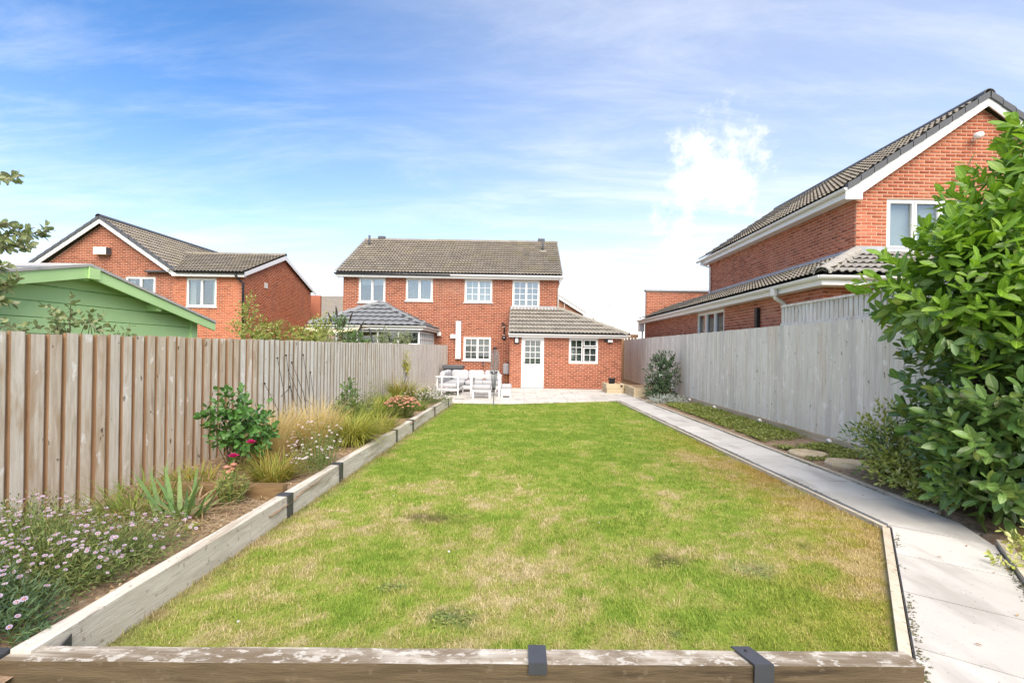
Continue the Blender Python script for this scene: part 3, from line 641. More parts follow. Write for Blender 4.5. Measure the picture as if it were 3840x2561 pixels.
# ---------------------------------------------------------------- fences
def board_fence(t, line, y0, y1, pitch, bw, zb, zt, th, mat, nrm, jit=0.004, far=None, far_y=99, edge=None, ch=0.005, wv=1.0):
    """vertical boards as children; shares a handful of meshes"""
    y = y0; meshes = {}
    off = wloc(t)
    while y < y1:
        ww = bw + rng.choice([-0.010, -0.004, 0, 0.004, 0.008]) * wv; mt = mat if y + rng.uniform(-1.5, 1.5) < far_y else far
        key = (round(ww, 3), mt)
        eg = edge if (edge and mt == mat) else ('fence_gapfar' if edge else None)
        if key not in meshes:
            m = MB(); h = 1.0
            n = nrm
            # profile across the board, arrised edges; local: x = normal, y along
            pr = [(-n * th, -ww / 2), (-n * th, ww / 2), (-n * 0.004, ww / 2), (0, ww / 2 - ch), (0, -ww / 2 + ch), (-n * 0.004, -ww / 2)]
            m.add([(p[0], p[1], 0) for p in pr] + [(p[0], p[1], h) for p in pr], [(5, 4, 3, 2, 1, 0), tuple(range(6, 12))] + [(i, (i + 1) % 6, 6 + (i + 1) % 6, 6 + i) for i in range(6)])
            if eg: m.m = [0, 0, 0, 1, 0, 0, 1, 1]      # sawn near edges stay brown
            meshes[key] = m.mesh('board', [MT[mt]] + ([MT[eg]] if eg else []))
        b = zb(y); tz = zt(y) + rng.uniform(-jit, jit)
        o = link('board', meshes[key], t, Vector((line(y) + nrm * rng.uniform(-0.002, 0.003), y, b)) - off)
        o.scale = (1, 1, tz - b); o.rotation_euler = (rng.uniform(-.0025, .0025), rng.uniform(-.002, .002), math.atan(0.0379) * (-1 if nrm > 0 else 0) + rng.uniform(-.02, .02))
        y += pitch
t = thing('board_fence', (FX(2), 2, 0.1), 'weathered grey brown vertical board fence behind the flower bed', 'fence')
board_fence(t, FX, 1.75, 21.25, 0.1418, 0.117, lambda y: 0.06, FZ, 0.022, 'fence_l', 1, 0.009, far='fence_far', far_y=7.0, edge='fence_gap', ch=0.009)
off = wloc(t); m = MB(); m.box((-0.012, -0.055, 0), (0, 0.055, 1)); me = m.mesh('rear_board', MT['fence_gap']); me2 = m.mesh('rear_board', MT['fence_gapfar'])
y = 1.75 + 0.0709
while y < 21.2:
    o = link('rear_board', me if y < 6.6 else me2, t, Vector((FX(y) - 0.022, y, 0.06)) - off); o.scale = (1, 1, FZ(y) - 0.075); o.rotation_euler = (0, 0, -math.atan(0.0379)); y += 0.1418
for z in (0.35, 0.95, 1.5):
    m = MB(); m.extrude([(FX(1.7) - 0.036, 1.7, z), (FX(1.7) - 0.086, 1.7, z), (FX(1.7) - 0.086, 1.7, z + 0.075), (FX(1.7) - 0.036, 1.7, z + 0.075)], (FX(21.2) - FX(1.7), 19.5, 0)); m.build('rail', MT['fence_gap'], t)

RFX = 5.2
t = thing('board_fence', (RFX, 4, 0.1), 'tall silver grey closeboard fence along the right border', 'fence')
board_fence(t, lambda y: RFX, 3.2, 26.6, 0.128, 0.1262, lambda y: 0.235, lambda y: 2.175, 0.022, 'fence_r', -1, 0.006, ch=0.003, wv=0.3)
m = MB(); y = 3.1
while y < 26.5:
    m = MB(); m.bevbox((RFX - 0.028, y + 0.004, 0.0), (RFX + 0.02, y + 2.396, 0.232), 0.006); m.build('gravel_board', MT['gravelboard'], t); y += 2.4
for z in (0.5, 1.2, 1.85):
    m = MB(); m.box((RFX + 0.026, 3.1, z), (RFX + 0.076, 26.6, z + 0.09)); m.build('rail', MT['fence_r'], t)
# neighbour's taller fence panel behind it
t = thing('board_fence', (5.36, 7, 0), 'taller grey fence panel with capping showing above the grey fence', 'fence')
y = 3.6
m = MB(); m.box((-0.008, -0.0465, 0), (0.008, 0.0465, 1)); me = m.mesh('board', MT['fence_far'])
while y < 9.75:
    o = link('board', me, t, Vector((5.345 + rng.uniform(-.003, .003), y, 0.1)) - wloc(t)); o.scale = (1, 1, 2.46); y += 0.118
y = 3.66
m = MB(); m.box((-0.008, -0.05, 0), (0.008, 0.05, 1)); me = m.mesh('rear_board', MT['fence_gap'])
while y < 9.75:
    o = link('rear_board', me, t, Vector((5.385, y, 0.1)) - wloc(t)); o.scale = (1, 1, 2.44); y += 0.118
m = MB(); m.bevbox((5.31, 3.5, 2.56), (5.42, 9.78, 2.60), 0.006); m.build('capping', MT['fence_far'], t)
m = MB(); m.box((5.30, 3.5, 2.175), (5.334, 9.76, 2.235)); m.build('rail', MT['fence_far'], t)
# dark side-gate panel beyond the extension
t = thing('side_gate', (4.9, 24, 0), 'dark brown slatted side gate panel beyond the extension corner', 'gate')
for k in range(10):
    m = MB(); m.box((4.25 + k * 0.16, 24.0, 0.0), (4.25 + k * 0.16 + 0.115, 24.03, 2.42)); m.build('board', MT['fence_gap'], t)
m = MB(); m.box((4.2, 24.03, 2.3), (5.9, 24.08, 2.46)); m.build('rail', MT['fence_gap'], t)
# little spotlights on the gravel board
for y, lab in ((14.45, 'beside the silver ground cover'), (12.6, 'beside the bright green ground cover'), (10.2, 'midway along the ground cover'), (7.9, 'beside the round stepping stones')):
    t = thing('garden_spotlight', (5.15, y, 0.17), 'small round white spotlight on the gravel board ' + lab, 'light', 'spotlights along the grey fence')
    M = Matrix.Translation((5.165, y, 0.185)) @ Matrix.Rotation(R(-115), 4, 'Y')
    m = MB(); m.lathe([(0.025, 0), (0.046, 0.012), (0.052, 0.045), (0.050, 0.062)], (0, 0, 0), 16, M=M); b = m.build('housing', MT['offwhite'], t, smooth=True)
    m = MB(); m.lathe([(0.040, 0.060), (0.040, 0.066)], (0, 0, 0), 16, M=M); m.build('lens', MT['hose'], b)
    m = MB(); m.box((5.15, y - 0.02, 0.15), (5.174, y + 0.02, 0.2)); m.build('bracket', MT['black'], t)
# stepping stones
for (x, y, r, h, lab) in ((4.45, 7.35, 0.26, 0.055, 'round tan sandstone stepping stone in ground cover by path edging'), (4.58, 6.62, 0.29, 0.065, 'larger mossy round stepping stone nearer the yellow variegated shrub'), (4.85, 6.2, 0.22, 0.11, 'grey stone half hidden under the yellow variegated shrub')):
    m = MB(); n = 22; z = RZ(x, y) - 0.02
    ring = [r * (1 + rng.uniform(-.05, .05)) for _ in range(n)]; vs = []
    for (k, zz) in ((1.0, 0), (1.02, h * .6), (0.97, h), (0.85, h + 0.006)): vs += [(x + ring[j] * k * math.cos(j * 2 * math.pi / n), y + ring[j] * k * math.sin(j * 2 * math.pi / n), z + zz) for j in range(n)]
    fs = [(i * n + j, i * n + (j + 1) % n, (i + 1) * n + (j + 1) % n, (i + 1) * n + j) for i in range(3) for j in range(n)] + [tuple(range(3 * n, 4 * n))]
    m.add(vs, fs); tag(m.build('stepping_stone', MT['stone'], center=True), lab, 'stone')
# ---------------------------------------------------------------- building helpers
def basis(o, ud, nd):
    M = Matrix.Identity(4)
    for i in range(3): M[i][0] = ud[i]; M[i][1] = (0, 0, 1)[i]; M[i][2] = nd[i]; M[i][3] = o[i]
    return M

class Bricks:
    def __init__(s): s.rows = []
    def wall(s, o, ud, nd, width, z0, z1, openings=(), top=None):
        """stretcher bond; openings (u0,u1,z0,z1); top(z) -> (lo,hi) limits in u"""
        k = 0; z = z0 + 0.0375
        while z + 0.03 < z1:
            lo, hi = (0.0, width) if top is None else top(z + 0.02)
            u = -0.1125 * (k % 2)
            while u < hi:
                segs = [(max(u, lo), min(u + 0.215, hi))]
                for (a, b, c, d) in openings:
                    if c - 0.03 < z < d + 0.03:
                        ns = []
                        for (p, q) in segs:
                            if q <= a or p >= b: ns.append((p, q))
                            else:
                                if p < a: ns.append((p, a - 0.004))
                                if q > b: ns.append((b + 0.004, q))
                        segs = ns
                for (p, q) in segs:
                    if q - p > 0.03: s.rows.append((o, ud, nd, (p + q) / 2, z, q - p))
                u += 0.225
            z += 0.075; k += 1
    def build(s, parent, mat, n_ind=300, zmin=0.0, zfar=None):
        A = s.rows
        P = np.array([(r[0][0] + r[1][0] * r[3], r[0][1] + r[1][1] * r[3], r[4]) for r in A])
        Wd = np.array([r[5] for r in A]); U = np.array([r[1] for r in A]); Nn = np.array([r[2] for r in A])
        n = len(A); M = np.zeros((n, 4, 4)); M[:, :3, 0] = U * np.maximum(Wd - 0.007, 0.02)[:, None]; M[:, 2, 1] = 0.060; M[:, :3, 2] = Nn; M[:, :3, 3] = P; M[:, 3, 3] = 1
        b = MB(); e = 0.004; f = 0.004
        b.add([(-.5, -.5, -.01), (.5, -.5, -.01), (.5, .5, -.01), (-.5, .5, -.01), (-.5 + .012, -.5 + .05, f), (.5 - .012, -.5 + .05, f), (.5 - .012, .5 - .05, f), (-.5 + .012, .5 - .05, f)],
              [(4, 5, 6, 7), (0, 1, 5, 4), (1, 2, 6, 5), (2, 3, 7, 6), (3, 0, 4, 7)])
        # tiny random relief
        M[:, :3, 3] += Nn * rng.uniform(-0.001, 0.0012, n)[:, None]
        full = Wd > 0.2
        Q = P.copy(); Q[~full, 1] += 500
        ind = nearest(Q, n_ind, zmin)
        me = b.mesh('brick', mat); copies('brick', parent, me, M[ind])
        rest = np.setdiff1d(np.arange(n), ind)
        scatter('brickwork', parent, tmpl(b), M[rest], mat)

def wall_core(name, parent, o, ud, nd, width, z0, z1, openings=(), thick=0.22, gable=None, mat='mortar'):
    us = sorted({0.0, width, *[q for op in openings for q in op[:2]]}); zs = sorted({z0, z1, *[q for op in openings for q in op[2:] if z0 < q < z1]})
    M = basis(o, ud, nd); m = MB()
    for a, b in zip(us[:-1], us[1:]):
        for c, d in zip(zs[:-1], zs[1:]):
            if any(op[0] - 1e-6 <= a and b <= op[1] + 1e-6 and op[2] - 1e-6 <= c and d <= op[3] + 1e-6 for op in openings): continue
            m.box((a, c, -thick), (b, d, 0), M=M)
    if gable: m.extrude([M @ Vector((0, z1, 0)), M @ Vector((width, z1, 0)), M @ Vector((gable[0], gable[1], 0))], Vector(nd) * -thick)
    return m.build(name, MT[mat], parent)

def tile_template(tw, g, waves=2, amp=0.022, over=0.055, skirt=0.014):
    m = MB(); n = 4 * waves; L = g + over
    us = [tw * i / n for i in range(n + 1)]; h = [amp * (1 + math.cos(2 * math.pi * waves * (u / tw) + 0.6)) for u in us]
    vs = [(u, 0, 0.060 + a) for u, a in zip(us, h)] + [(u, L, 0.004 + a) for u, a in zip(us, h)] + [(u, 0.002, 0.060 + a - skirt) for u, a in zip(us, h)]
    k = n + 1
    fs = [(i, i + 1, k + i + 1, k + i) for i in range(n)] + [(2 * k + i, 2 * k + i + 1, i + 1, i) for i in range(n)]
    m.add(vs, fs); return m

class Tiles:
    def __init__(s, tw, g, **kw): s.t = tile_template(tw, g, **kw); s.tw = tw; s.g = g; s.M = []; s.C = []
    def roof(s, o, ud, sd, W, L, inside=None):
        ud = np.array(ud, float); sd = np.array(sd, float); sd /= np.linalg.norm(sd); nd = np.cross(ud, sd); o = np.array(o, float)
        nu = max(1, round(W / s.tw)); ns = max(1, round(L / s.g)); su = W / (nu * s.tw); ss = L / (ns * s.g)
        for j in range(ns):
            for i in range(nu):
                u, v = i * s.tw * su, j * s.g * ss
                if inside and not inside(u + s.tw / 2, v + s.g / 2): continue
                M = np.eye(4); M[:3, 0] = ud * su; M[:3, 1] = sd * ss; M[:3, 2] = nd
                M[:3, 3] = o + ud * u + sd * v + nd * rng.uniform(-0.002, 0.004); M[:3, :3] = M[:3, :3] @ np.array(Matrix.Rotation(rng.uniform(-.006, .006), 3, 'Z'))
                s.M.append(M); s.C.append(M[:3, 3])
    def build(s, parent, mat, n_ind=300, zmin=0.0):
        M = np.array(s.M); ind = nearest(np.array(s.C), n_ind, zmin)
        copies('roof_tile', parent, s.t.mesh('roof_tile', mat), M[ind])
        rest = np.setdiff1d(np.arange(len(M)), ind)
        scatter('roof_tiling', parent, tmpl(s.t), M[rest], mat)

def ridge(parent, a, b, mat, r=0.12, seg=0.42, name='ridge_tile', drop=0.35):
    a = Vector(a); b = Vector(b); d = (b - a); n = max(1, round(d.length / seg)); L = d.length / n; d.normalize()
    m = MB(); k = 6; th = 0.02
    pr = [(math.cos(math.pi * i / k) * r, math.sin(math.pi * i / k) * r - drop * r) for i in range(k + 1)]
    vs = [(x, 0.0, z) for x, z in pr] + [(x * .96, L + 0.02, z * .96) for x, z in pr] + [(x * .85, 0.0, z * .85 - 0.002) for x, z in pr]
    q = k + 1
    m.add(vs, [(i, i + 1, q + i + 1, q + i) for i in range(k)] + [(2 * q + i, 2 * q + i + 1, i + 1, i) for i in range(k)])
    me = m.mesh(name, mat)
    P = np.array([tuple(a + d * L * i) for i in range(n)]); D = np.repeat([tuple(d)], n, 0)
    copies(name, parent, me, frames(P, D, (0, 0, 1), np.ones(n)))

def window(parent, o, ud, nd, w, h, panes, sill=True, glass='glass', blind='slat', name='window', fw=0.055, set_back=0.03, blind_to=0.0):
    """o = lower left corner on the wall face; panes = (u0,u1,v0,v1,ncol,nrow) sash rectangles"""
    M = basis(o, ud, nd); m = MB(); f0, f1 = -0.075 - set_back, -set_back
    m.box((0, 0, f0), (w, fw, f1), M=M); m.box((0, h - fw, f0), (w, h, f1), M=M); m.box((0, fw, f0), (fw, h - fw, f1), M=M); m.box((w - fw, fw, f0), (w, h - fw, f1), M=M)
    xs = sorted({p[0] for p in panes} | {p[1] for p in panes})
    fr = m
    for (u0, u1, v0, v1, nc, nr) in panes:
        s = 0.04; z0, z1 = f0 + 0.01, f1 + 0.012
        fr.box((u0, v0, z0), (u1, v0 + s, z1), M=M); fr.box((u0, v1 - s, z0), (u1, v1, z1), M=M); fr.box((u0, v0 + s, z0), (u0 + s, v1 - s, z1), M=M); fr.box((u1 - s, v0 + s, z0), (u1, v1 - s, z1), M=M)
    wo = fr.build(name, MT['white'], parent)
    for (u0, u1, v0, v1, nc, nr) in panes:
        s = 0.04; a, b, c, d = u0 + s, u1 - s, v0 + s, v1 - s
        for i in range(nc):
            for j in range(nr):
                p = MB(); p.box((a + (b - a) * i / nc, c + (d - c) * j / nr, f0 + 0.03), (a + (b - a) * (i + 1) / nc, c + (d - c) * (j + 1) / nr, f0 + 0.036), M=M); p.build('pane', MT[glass], wo)
        if nc * nr > 1:
            p = MB(); bw = 0.011
            for i in range(1, nc): x = a + (b - a) * i / nc; p.box((x - bw, c, f0 + 0.037), (x + bw, d, f0 + 0.050), M=M)
            for j in range(1, nr): y = c + (d - c) * j / nr; p.box((a, y - bw, f0 + 0.037), (b, y + bw, f0 + 0.0495), M=M)
            p.build('glazing_bars', MT['white'], wo)
    if sill:
        p = MB(); p.extrude([M @ Vector(q) for q in ((-0.06, -0.045, f0), (-0.06, -0.045, 0.05), (-0.06, -0.012, 0.055), (-0.06, 0.004, f0))], Vector(ud) * (w + 0.12)); p.build('sill', MT['white'], wo)
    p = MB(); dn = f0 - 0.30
    p.box((-0.25, -0.25, dn - 0.01), (w + 0.25, h + 0.2, dn), M=M); p.build('room_dark_panel', MT['dark'], wo)  # added dark panel in place of the unlit depth of the room
    if blind == 'slat':
        p = MB(); k = 0; z = h - fw - 0.02
        while z > fw + blind_to:
            p.add([M @ Vector(q) for q in ((fw, z, f0 - 0.05), (w - fw, z, f0 - 0.05), (w - fw, z + 0.016, f0 - 0.072), (fw, z + 0.016, f0 - 0.072))], [(0, 1, 2, 3)]); z -= 0.036; k += 1
        p.build('blind', MT['blind'], wo)
    elif blind == 'roller':
        p = MB(); p.box((fw, fw + blind_to, f0 - 0.07), (w - fw, h - fw, f0 - 0.062), M=M); p.build('blind', MT['blind'], wo)
    elif blind == 'curtain':
        p = MB()
        for (a, b) in ((fw, w * 0.24), (w * 0.8, w - fw)):
            n = 10; pts = [(a + (b - a) * i / n, -0.02 * (i % 2)) for i in range(n + 1)]
            for q, r_ in zip(pts[:-1], pts[1:]): p.add([M @ Vector(s_) for s_ in ((q[0], fw, f0 - 0.08 + q[1]), (r_[0], fw, f0 - 0.08 + r_[1]), (r_[0], h - fw, f0 - 0.08 + r_[1]), (q[0], h - fw, f0 - 0.08 + q[1]))], [(0, 1, 2, 3)])
        p.build('curtain', MT['blind'], wo)
    return wo

def gutter(parent, a, b, mat, r=0.058, name='gutter'):
    a = Vector(a); b = Vector(b); d = (b - a).normalized(); s = d.cross(Vector((0, 0, 1))).normalized(); k = 6
    m = MB(); pr = [(math.cos(math.pi + math.pi * i / k) * r, math.sin(math.pi + math.pi * i / k) * r) for i in range(k + 1)]
    pi_ = [(x * .88, z * .88) for x, z in pr[::-1]]; P = pr + pi_; n = len(P)
    vs = [a + s * x + Vector((0, 0, z)) for x, z in P] + [b + s * x + Vector((0, 0, z)) for x, z in P]
    m.add(vs, [(i, (i + 1) % n, n + (i + 1) % n, n + i) for i in range(n)] + [tuple(range(k + 1))[::-1] + (), tuple(n + i for i in range(k + 1))])
    return m.build(name, mat, parent)

X_, Y_, nX, nY = (1, 0, 0), (0, 1, 0), (-1, 0, 0), (0, -1, 0)
def quad(parent, name, pts, mat, th=0.03):
    m = MB(); pts = [Vector(p) for p in pts]; n = (pts[1] - pts[0]).cross(pts[2] - pts[0]).normalized()
    m.extrude(pts, n * -th); return m.build(name, mat, parent)

# ---------------------------------------------------------------- the semi-detached house
H1 = thing('brick_house', (-3.2, 21.4, 0), 'pair of red brick semi-detached houses with brown tiled roof facing the lawn', 'house')
HX0, HX1, HY = -8.05, 1.66, 21.4
U = lambda x: x - HX0
wins = [(-7.35, -6.16, 3.62, 4.75), (-5.23, -4.03, 3.72, 4.73), (-2.59, -1.35, 3.70, 4.72), (-0.44, 0.78, 3.51, 4.71), (-2.60, -1.37, 1.09, 2.14)]
ops = [(U(a), U(b), c, d) for a, b, c, d in wins]
wall_core('wall', H1, (HX0, HY, 0), X_, nY, HX1 - HX0, 0.0, 4.95, ops)
B = Bricks(); B.wall((HX0, HY, 0), X_, nY, HX1 - HX0, 0.0, 4.86, ops)
EX0, EX1, EY = -0.48, 4.12, 19.6
dop = (0.01 - EX0, 0.93 - EX0, 0.0, 2.14); wop = (1.96 - EX0, 3.16 - EX0, 1.08, 2.11)
wall_core('extension_wall', H1, (EX0, EY, 0), X_, nY, EX1 - EX0, 0.0, 2.24, [dop, wop])
B.wall((EX0, EY, 0), X_, nY, EX1 - EX0, 0.0, 2.2, [dop, wop])
B.build(H1, MT['brick'], 300, 0.0)
m = MB(); m.box((EX0, EY + 0.22, 0), (EX0 + 0.2, HY - 0.001, 2.6)); m.box((EX1 - 0.2, EY + 0.22, 0), (EX1, 27, 2.24)); m.build('side_wall', MT['core'], H1)
m = MB(); m.box((HX0, HY + 0.22, 0), (HX0 + 0.2, 28.8, 4.9)); m.box((HX1 - 0.2, HY + 0.22, 0), (HX1, 28.8, 4.9)); m.box((HX0, 28.8, 0), (HX1, 29.0, 4.9)); m.build('side_wall', MT['core'], H1)
for x, nd in ((HX0, -1), (HX1, 1)):
    m = MB(); m.extrude([(x, 21.42, 4.9), (x, 28.8, 4.9), (x, 25.1, 7.05)], (-nd * 0.2, 0, 0)); m.build('gable_wall', MT['core'], H1)
# windows
gw = lambda w, h: [(0.045, w / 2 + 0.012, 0.045, h - 0.045, 2, 3), (w / 2 - 0.012 + 0.024, w - 0.045, 0.045, h - 0.045, 2, 3)]
pl = lambda w, h: [(0.045, w / 2 + 0.0, 0.045, h - 0.045, 1, 1), (w / 2 + 0.012, w - 0.045, 0.045, h - 0.045, 1, 1)]
for i, (a, b, c, d) in enumerate(wins):
    w, h = b - a, d - c
    ps = pl(w, h) if i < 2 else [(p[0], p[1], p[2], p[3], 2, (3, 3, 3, 4, 3)[i]) for p in gw(w, h)]
    window(H1, (a, HY, c), X_, nY, w, h, ps, True, 'glass_up' if i < 4 else 'glass', ('roller', 'slat', 'roller', 'slat', 'slat')[i], blind_to=(0.75, 0.0, 0.0, 0.0, 0.1)[i])
w, h = 1.20, 1.03
window(H1, (1.96, EY, 1.08), X_, nY, w, h, [(0.05, 0.56, 0.05, h - 0.05, 2, 3), (0.60, w - 0.05, 0.05, 0.66, 2, 2), (0.60, w - 0.05, 0.70, h - 0.05, 2, 1)], False, 'glass', 'slat')
# back door
M = basis((0.01, EY, 0.05), X_, nY); m = MB(); w, h = 0.92, 2.085
for a, b in (((0, 0, -0.09), (0.07, h, 0.004)), ((w - 0.07, 0, -0.09), (w, h, 0.004)), ((0.07, h - 0.07, -0.09), (w - 0.07, h, 0.004)), ((0.07, 0, -0.09), (w - 0.07, 0.035, 0.004))): m.box(a, b, M=M)
m.box((0.07, 0.035, -0.075), (w - 0.07, 0.98, -0.02), M=M); m.box((0.07, 0.98, -0.075), (0.145, h - 0.07, -0.02), M=M); m.box((w - 0.145, 0.98, -0.075), (w - 0.07, h - 0.07, -0.02), M=M); m.box((0.145, h - 0.15, -0.075), (w - 0.145, h - 0.07, -0.02), M=M)
m.bevbox((0.15, 0.12, -0.022), (w - 0.15, 0.84, -0.012), 0.004, M=M)
dr = m.build('door', MT['white'], H1)
for i in range(3):
    for j in range(4):
        p = MB(); x0, x1, y0, y1 = 0.145, w - 0.145, 0.98, h - 0.15
        p.box((x0 + (x1 - x0) * i / 3, y0 + (y1 - y0) * j / 4, -0.05), (x0 + (x1 - x0) * (i + 1) / 3, y0 + (y1 - y0) * (j + 1) / 4, -0.044), M=M); p.build('pane', MT['glass'], dr)
p = MB()
for i in (1, 2): x = 0.145 + (w - 0.29) * i / 3; p.box((x - 0.011, 0.98, -0.043), (x + 0.011, h - 0.15, -0.026), M=M)
for j in (1, 2, 3): y = 0.98 + (h - 1.13) * j / 4; p.box((0.145, y - 0.011, -0.043), (w - 0.145, y + 0.011, -0.0265), M=M)
p.build('glazing_bars', MT['white'], dr)
p = MB(); p.box((0.095, 0.92, -0.02), (0.12, 1.12, -0.008), M=M); p.tube([M @ Vector((0.107, 1.05, 0.0)), M @ Vector((0.107, 1.05, 0.03)), M @ Vector((0.20, 1.05, 0.03))], 0.008, 6); p.build('handle', MT['metal_black'], dr)
p = MB(); p.box((0.70, 0.13, -0.012), (0.725, 0.155, -0.004), M=M); p.build('lock', MT['black'], dr)
p = MB(); p.box((-0.3, 0, -0.5), (w + 0.2, h, -0.49), M=M); p.build('room_dark_panel', MT['dark'], dr)  # added dark panel: painted darkness behind the door glass
p = MB(); z = h - 0.17
while z > 1.0: p.add([M @ Vector(q) for q in ((0.145, z, -0.10), (w - 0.145, z, -0.10), (w - 0.145, z + 0.016, -0.12), (0.145, z + 0.016, -0.12))], [(0, 1, 2, 3)]); z -= 0.034
p.build('blind', MT['blind'], dr)
m = MB(); m.box((0.0, EY - 0.06, 0.03), (0.94, EY + 0.02, 0.066)); m.build('threshold', MT['lead'], H1)
# main roof
T = Tiles(0.297, 0.286); RX0, RX1 = -8.32, 1.80
T.roof((RX0, 21.13, 4.915), X_, (0, 3.97, 2.33), RX1 - RX0, math.hypot(3.97, 2.33))
T.build(H1, MT['tile'], 300)
quad(H1, 'roof_deck', [(RX0 + .02, 21.15, 4.92), (RX1 - .02, 21.15, 4.92), (RX1 - .02, 25.1, 7.238), (RX0 + .02, 25.1, 7.238)], MT['verge'])
quad(H1, 'roof_deck', [(RX0, 25.1, 7.25), (RX1, 25.1, 7.25), (RX1, 29.1, 4.9), (RX0, 29.1, 4.9)], MT['tile'])
ridge(H1, (RX0, 25.1, 7.275), (RX1, 25.1, 7.275), MT['tile'])
m = MB(); m.box((RX0 + 0.02, 21.14, 4.73), (RX1 - 0.02, 21.165, 4.90)); m.box((RX0 + .02, 21.165, 4.73), (RX1 - .02, 21.39, 4.745)); m.build('fascia', MT['white'], H1)
for x in (RX0, RX1 - 0.03):
    m = MB(); m.extrude([(x, 21.15, 4.76), (x, 25.1, 7.09), (x, 25.1, 7.24), (x, 21.15, 4.91)], (0.03, 0, 0)); m.build('bargeboard', MT['white'], H1)
gutter(H1, (RX0 - 0.02, 21.075, 4.885), (-3.2, 21.075, 4.87), MT['black']); gutter(H1, (-3.2, 21.075, 4.87), (RX1 + 0.03, 21.075, 4.85), MT['white'])
m = MB(); m.tube([(1.70, 21.09, 4.80), (1.70, 21.12, 4.68), (1.62, 21.33, 4.35), (1.62, 21.345, 3.5)], 0.035, 8); m.build('downpipe', MT['white'], H1, True)
for (x, y, z0, z1) in ((-7.81, 24.2, 6.68, 7.29), (1.0, 23.9, 6.5, 7.18)):
    m = MB(); m.tube([(x, y, z0), (x, y, z1)], 0.052, 10); m.build('vent_pipe', MT['verge'], H1, True)
    m = MB(); m.box((x - 0.17, y - 0.12, z0 + 0.02), (x + 0.17, y + 0.12, z0 + 0.075), M=None); m.build('flashing', MT['lichen'], H1)
for x in (-7.62, 0.78):
    m = MB(); m.bevbox((x, 24.98, 7.28), (x + 0.36, 25.22, 7.45), 0.02); m.build('ridge_terminal', MT['verge'], H1)
# extension roof with hip
T = Tiles(0.30, 0.345); Lr = math.hypot(2.07, 1.2)
T.roof((-0.52, 19.33, 2.27), X_, (0, 2.07, 1.2), 4.85, Lr, lambda u, s: u < 4.85 - (s / Lr) * 2.7)
T.build(H1, MT['tile_g'], 120)
quad(H1, 'roof_deck', [(-0.5, 19.36, 2.265), (4.32, 19.36, 2.265), (1.62, 21.41, 3.455), (-0.5, 21.41, 3.455)], MT['verge'])
quad(H1, 'roof_deck', [(4.33, 19.34, 2.27), (4.33, 27.0, 2.27), (1.62, 27.0, 3.47), (1.62, 21.4, 3.47)], MT['tile_g'])
ridge(H1, (4.36, 19.30, 2.29), (1.60, 21.40, 3.50), MT['tile_g'], 0.115, 0.42, 'hip_tile')
m = MB(); m.box((-0.50, 21.36, 3.44), (1.66, 21.385, 3.56)); m.extrude([(-0.5, 21.20, 3.40), (1.66, 21.20, 3.40), (1.66, 21.38, 3.50), (-0.5, 21.38, 3.50)], (0, 0, 0.012)); m.build('flashing', MT['lead'], H1)
m = MB(); m.box((-0.52, 19.375, 2.12), (4.30, 19.40, 2.26)); m.box((-0.52, 19.40, 2.12), (4.30, 19.592, 2.135)); m.build('fascia', MT['white'], H1)
gutter(H1, (-0.54, 19.31, 2.255), (4.42, 19.31, 2.245), MT['white'])
m = MB(); m.extrude([(-0.53, 19.36, 2.16), (-0.53, 21.38, 3.34), (-0.53, 21.38, 3.46), (-0.53, 19.36, 2.28)], (0.025, 0, 0)); m.build('bargeboard', MT['white'], H1)

# wall fittings: things of their own
t = thing('wall_light', (-0.2, EY, 1.85), 'white oval bulkhead light in black surround beside the back door', 'light')
m = MB(); m.bevbox((-0.30, EY - 0.05, 1.84), (-0.09, EY - 0.005, 2.13), 0.045); m.build('surround', MT['black'], t)
m = MB(); m.bevbox((-0.262, EY - 0.085, 1.89), (-0.128, EY - 0.04, 2.09), 0.03); m.build('diffuser', MT['white'], t)
t = thing('floodlight', (3.6, EY, 1.95), 'white floodlight with black sensor under the extension gutter', 'light')
m = MB(); m.bevbox((3.54, EY - 0.16, 1.96), (3.73, EY - 0.03, 2.06), 0.012, M=None); m.build('lamp_head', MT['white'], t)
m = MB(); m.bevbox((3.42, EY - 0.08, 1.98), (3.545, EY - 0.005, 2.09), 0.02); m.box((3.60, EY - 0.1, 1.90), (3.66, EY - 0.04, 1.962)); m.build('sensor', MT['black'], t)
t = thing('wall_awning', (-2.83, HY, 1.15), 'tall white folded awning cassette fixed upright to the brick wall', 'awning')
m = MB(); m.bevbox((-2.945, HY - 0.16, 1.16), (-2.71, HY - 0.012, 2.83), 0.03); m.build('cassette', MT['white'], t)
m = MB(); m.bevbox((-2.955, HY - 0.165, 2.80), (-2.70, HY - 0.010, 2.845), 0.01); m.bevbox((-2.955, HY - 0.165, 1.14), (-2.70, HY - 0.010, 1.175), 0.01); m.build('end_cap', MT['hose'], t)
m = MB(); m.bevbox((-3.19, HY - 0.10, 2.06), (-2.945, HY - 0.010, 2.24), 0.02); m.build('control_box', MT['white'], t)
t = thing('wall_ornament', (-0.78, HY, 2.02), 'black iron key shaped ornament hanging on the brick wall', 'ornament')
m = MB(); m.tube([(-0.90, HY - 0.05, 2.77), (-0.84, HY - 0.05, 2.765), (-0.78, HY - 0.05, 2.72), (-0.775, HY - 0.05, 2.60), (-0.785, HY - 0.05, 2.25)], 0.032, 8); m.build('shaft', MT['black'], t, True)
m = MB(); m.lathe([(0.085, 0), (0.10, 0.015), (0.085, 0.03)], (0, 0, 0), 18, M=Matrix.Translation((-0.785, HY - 0.03, 2.12)) @ Matrix.Rotation(R(90), 4, 'X')); m.build('disc', MT['black'], t, True)
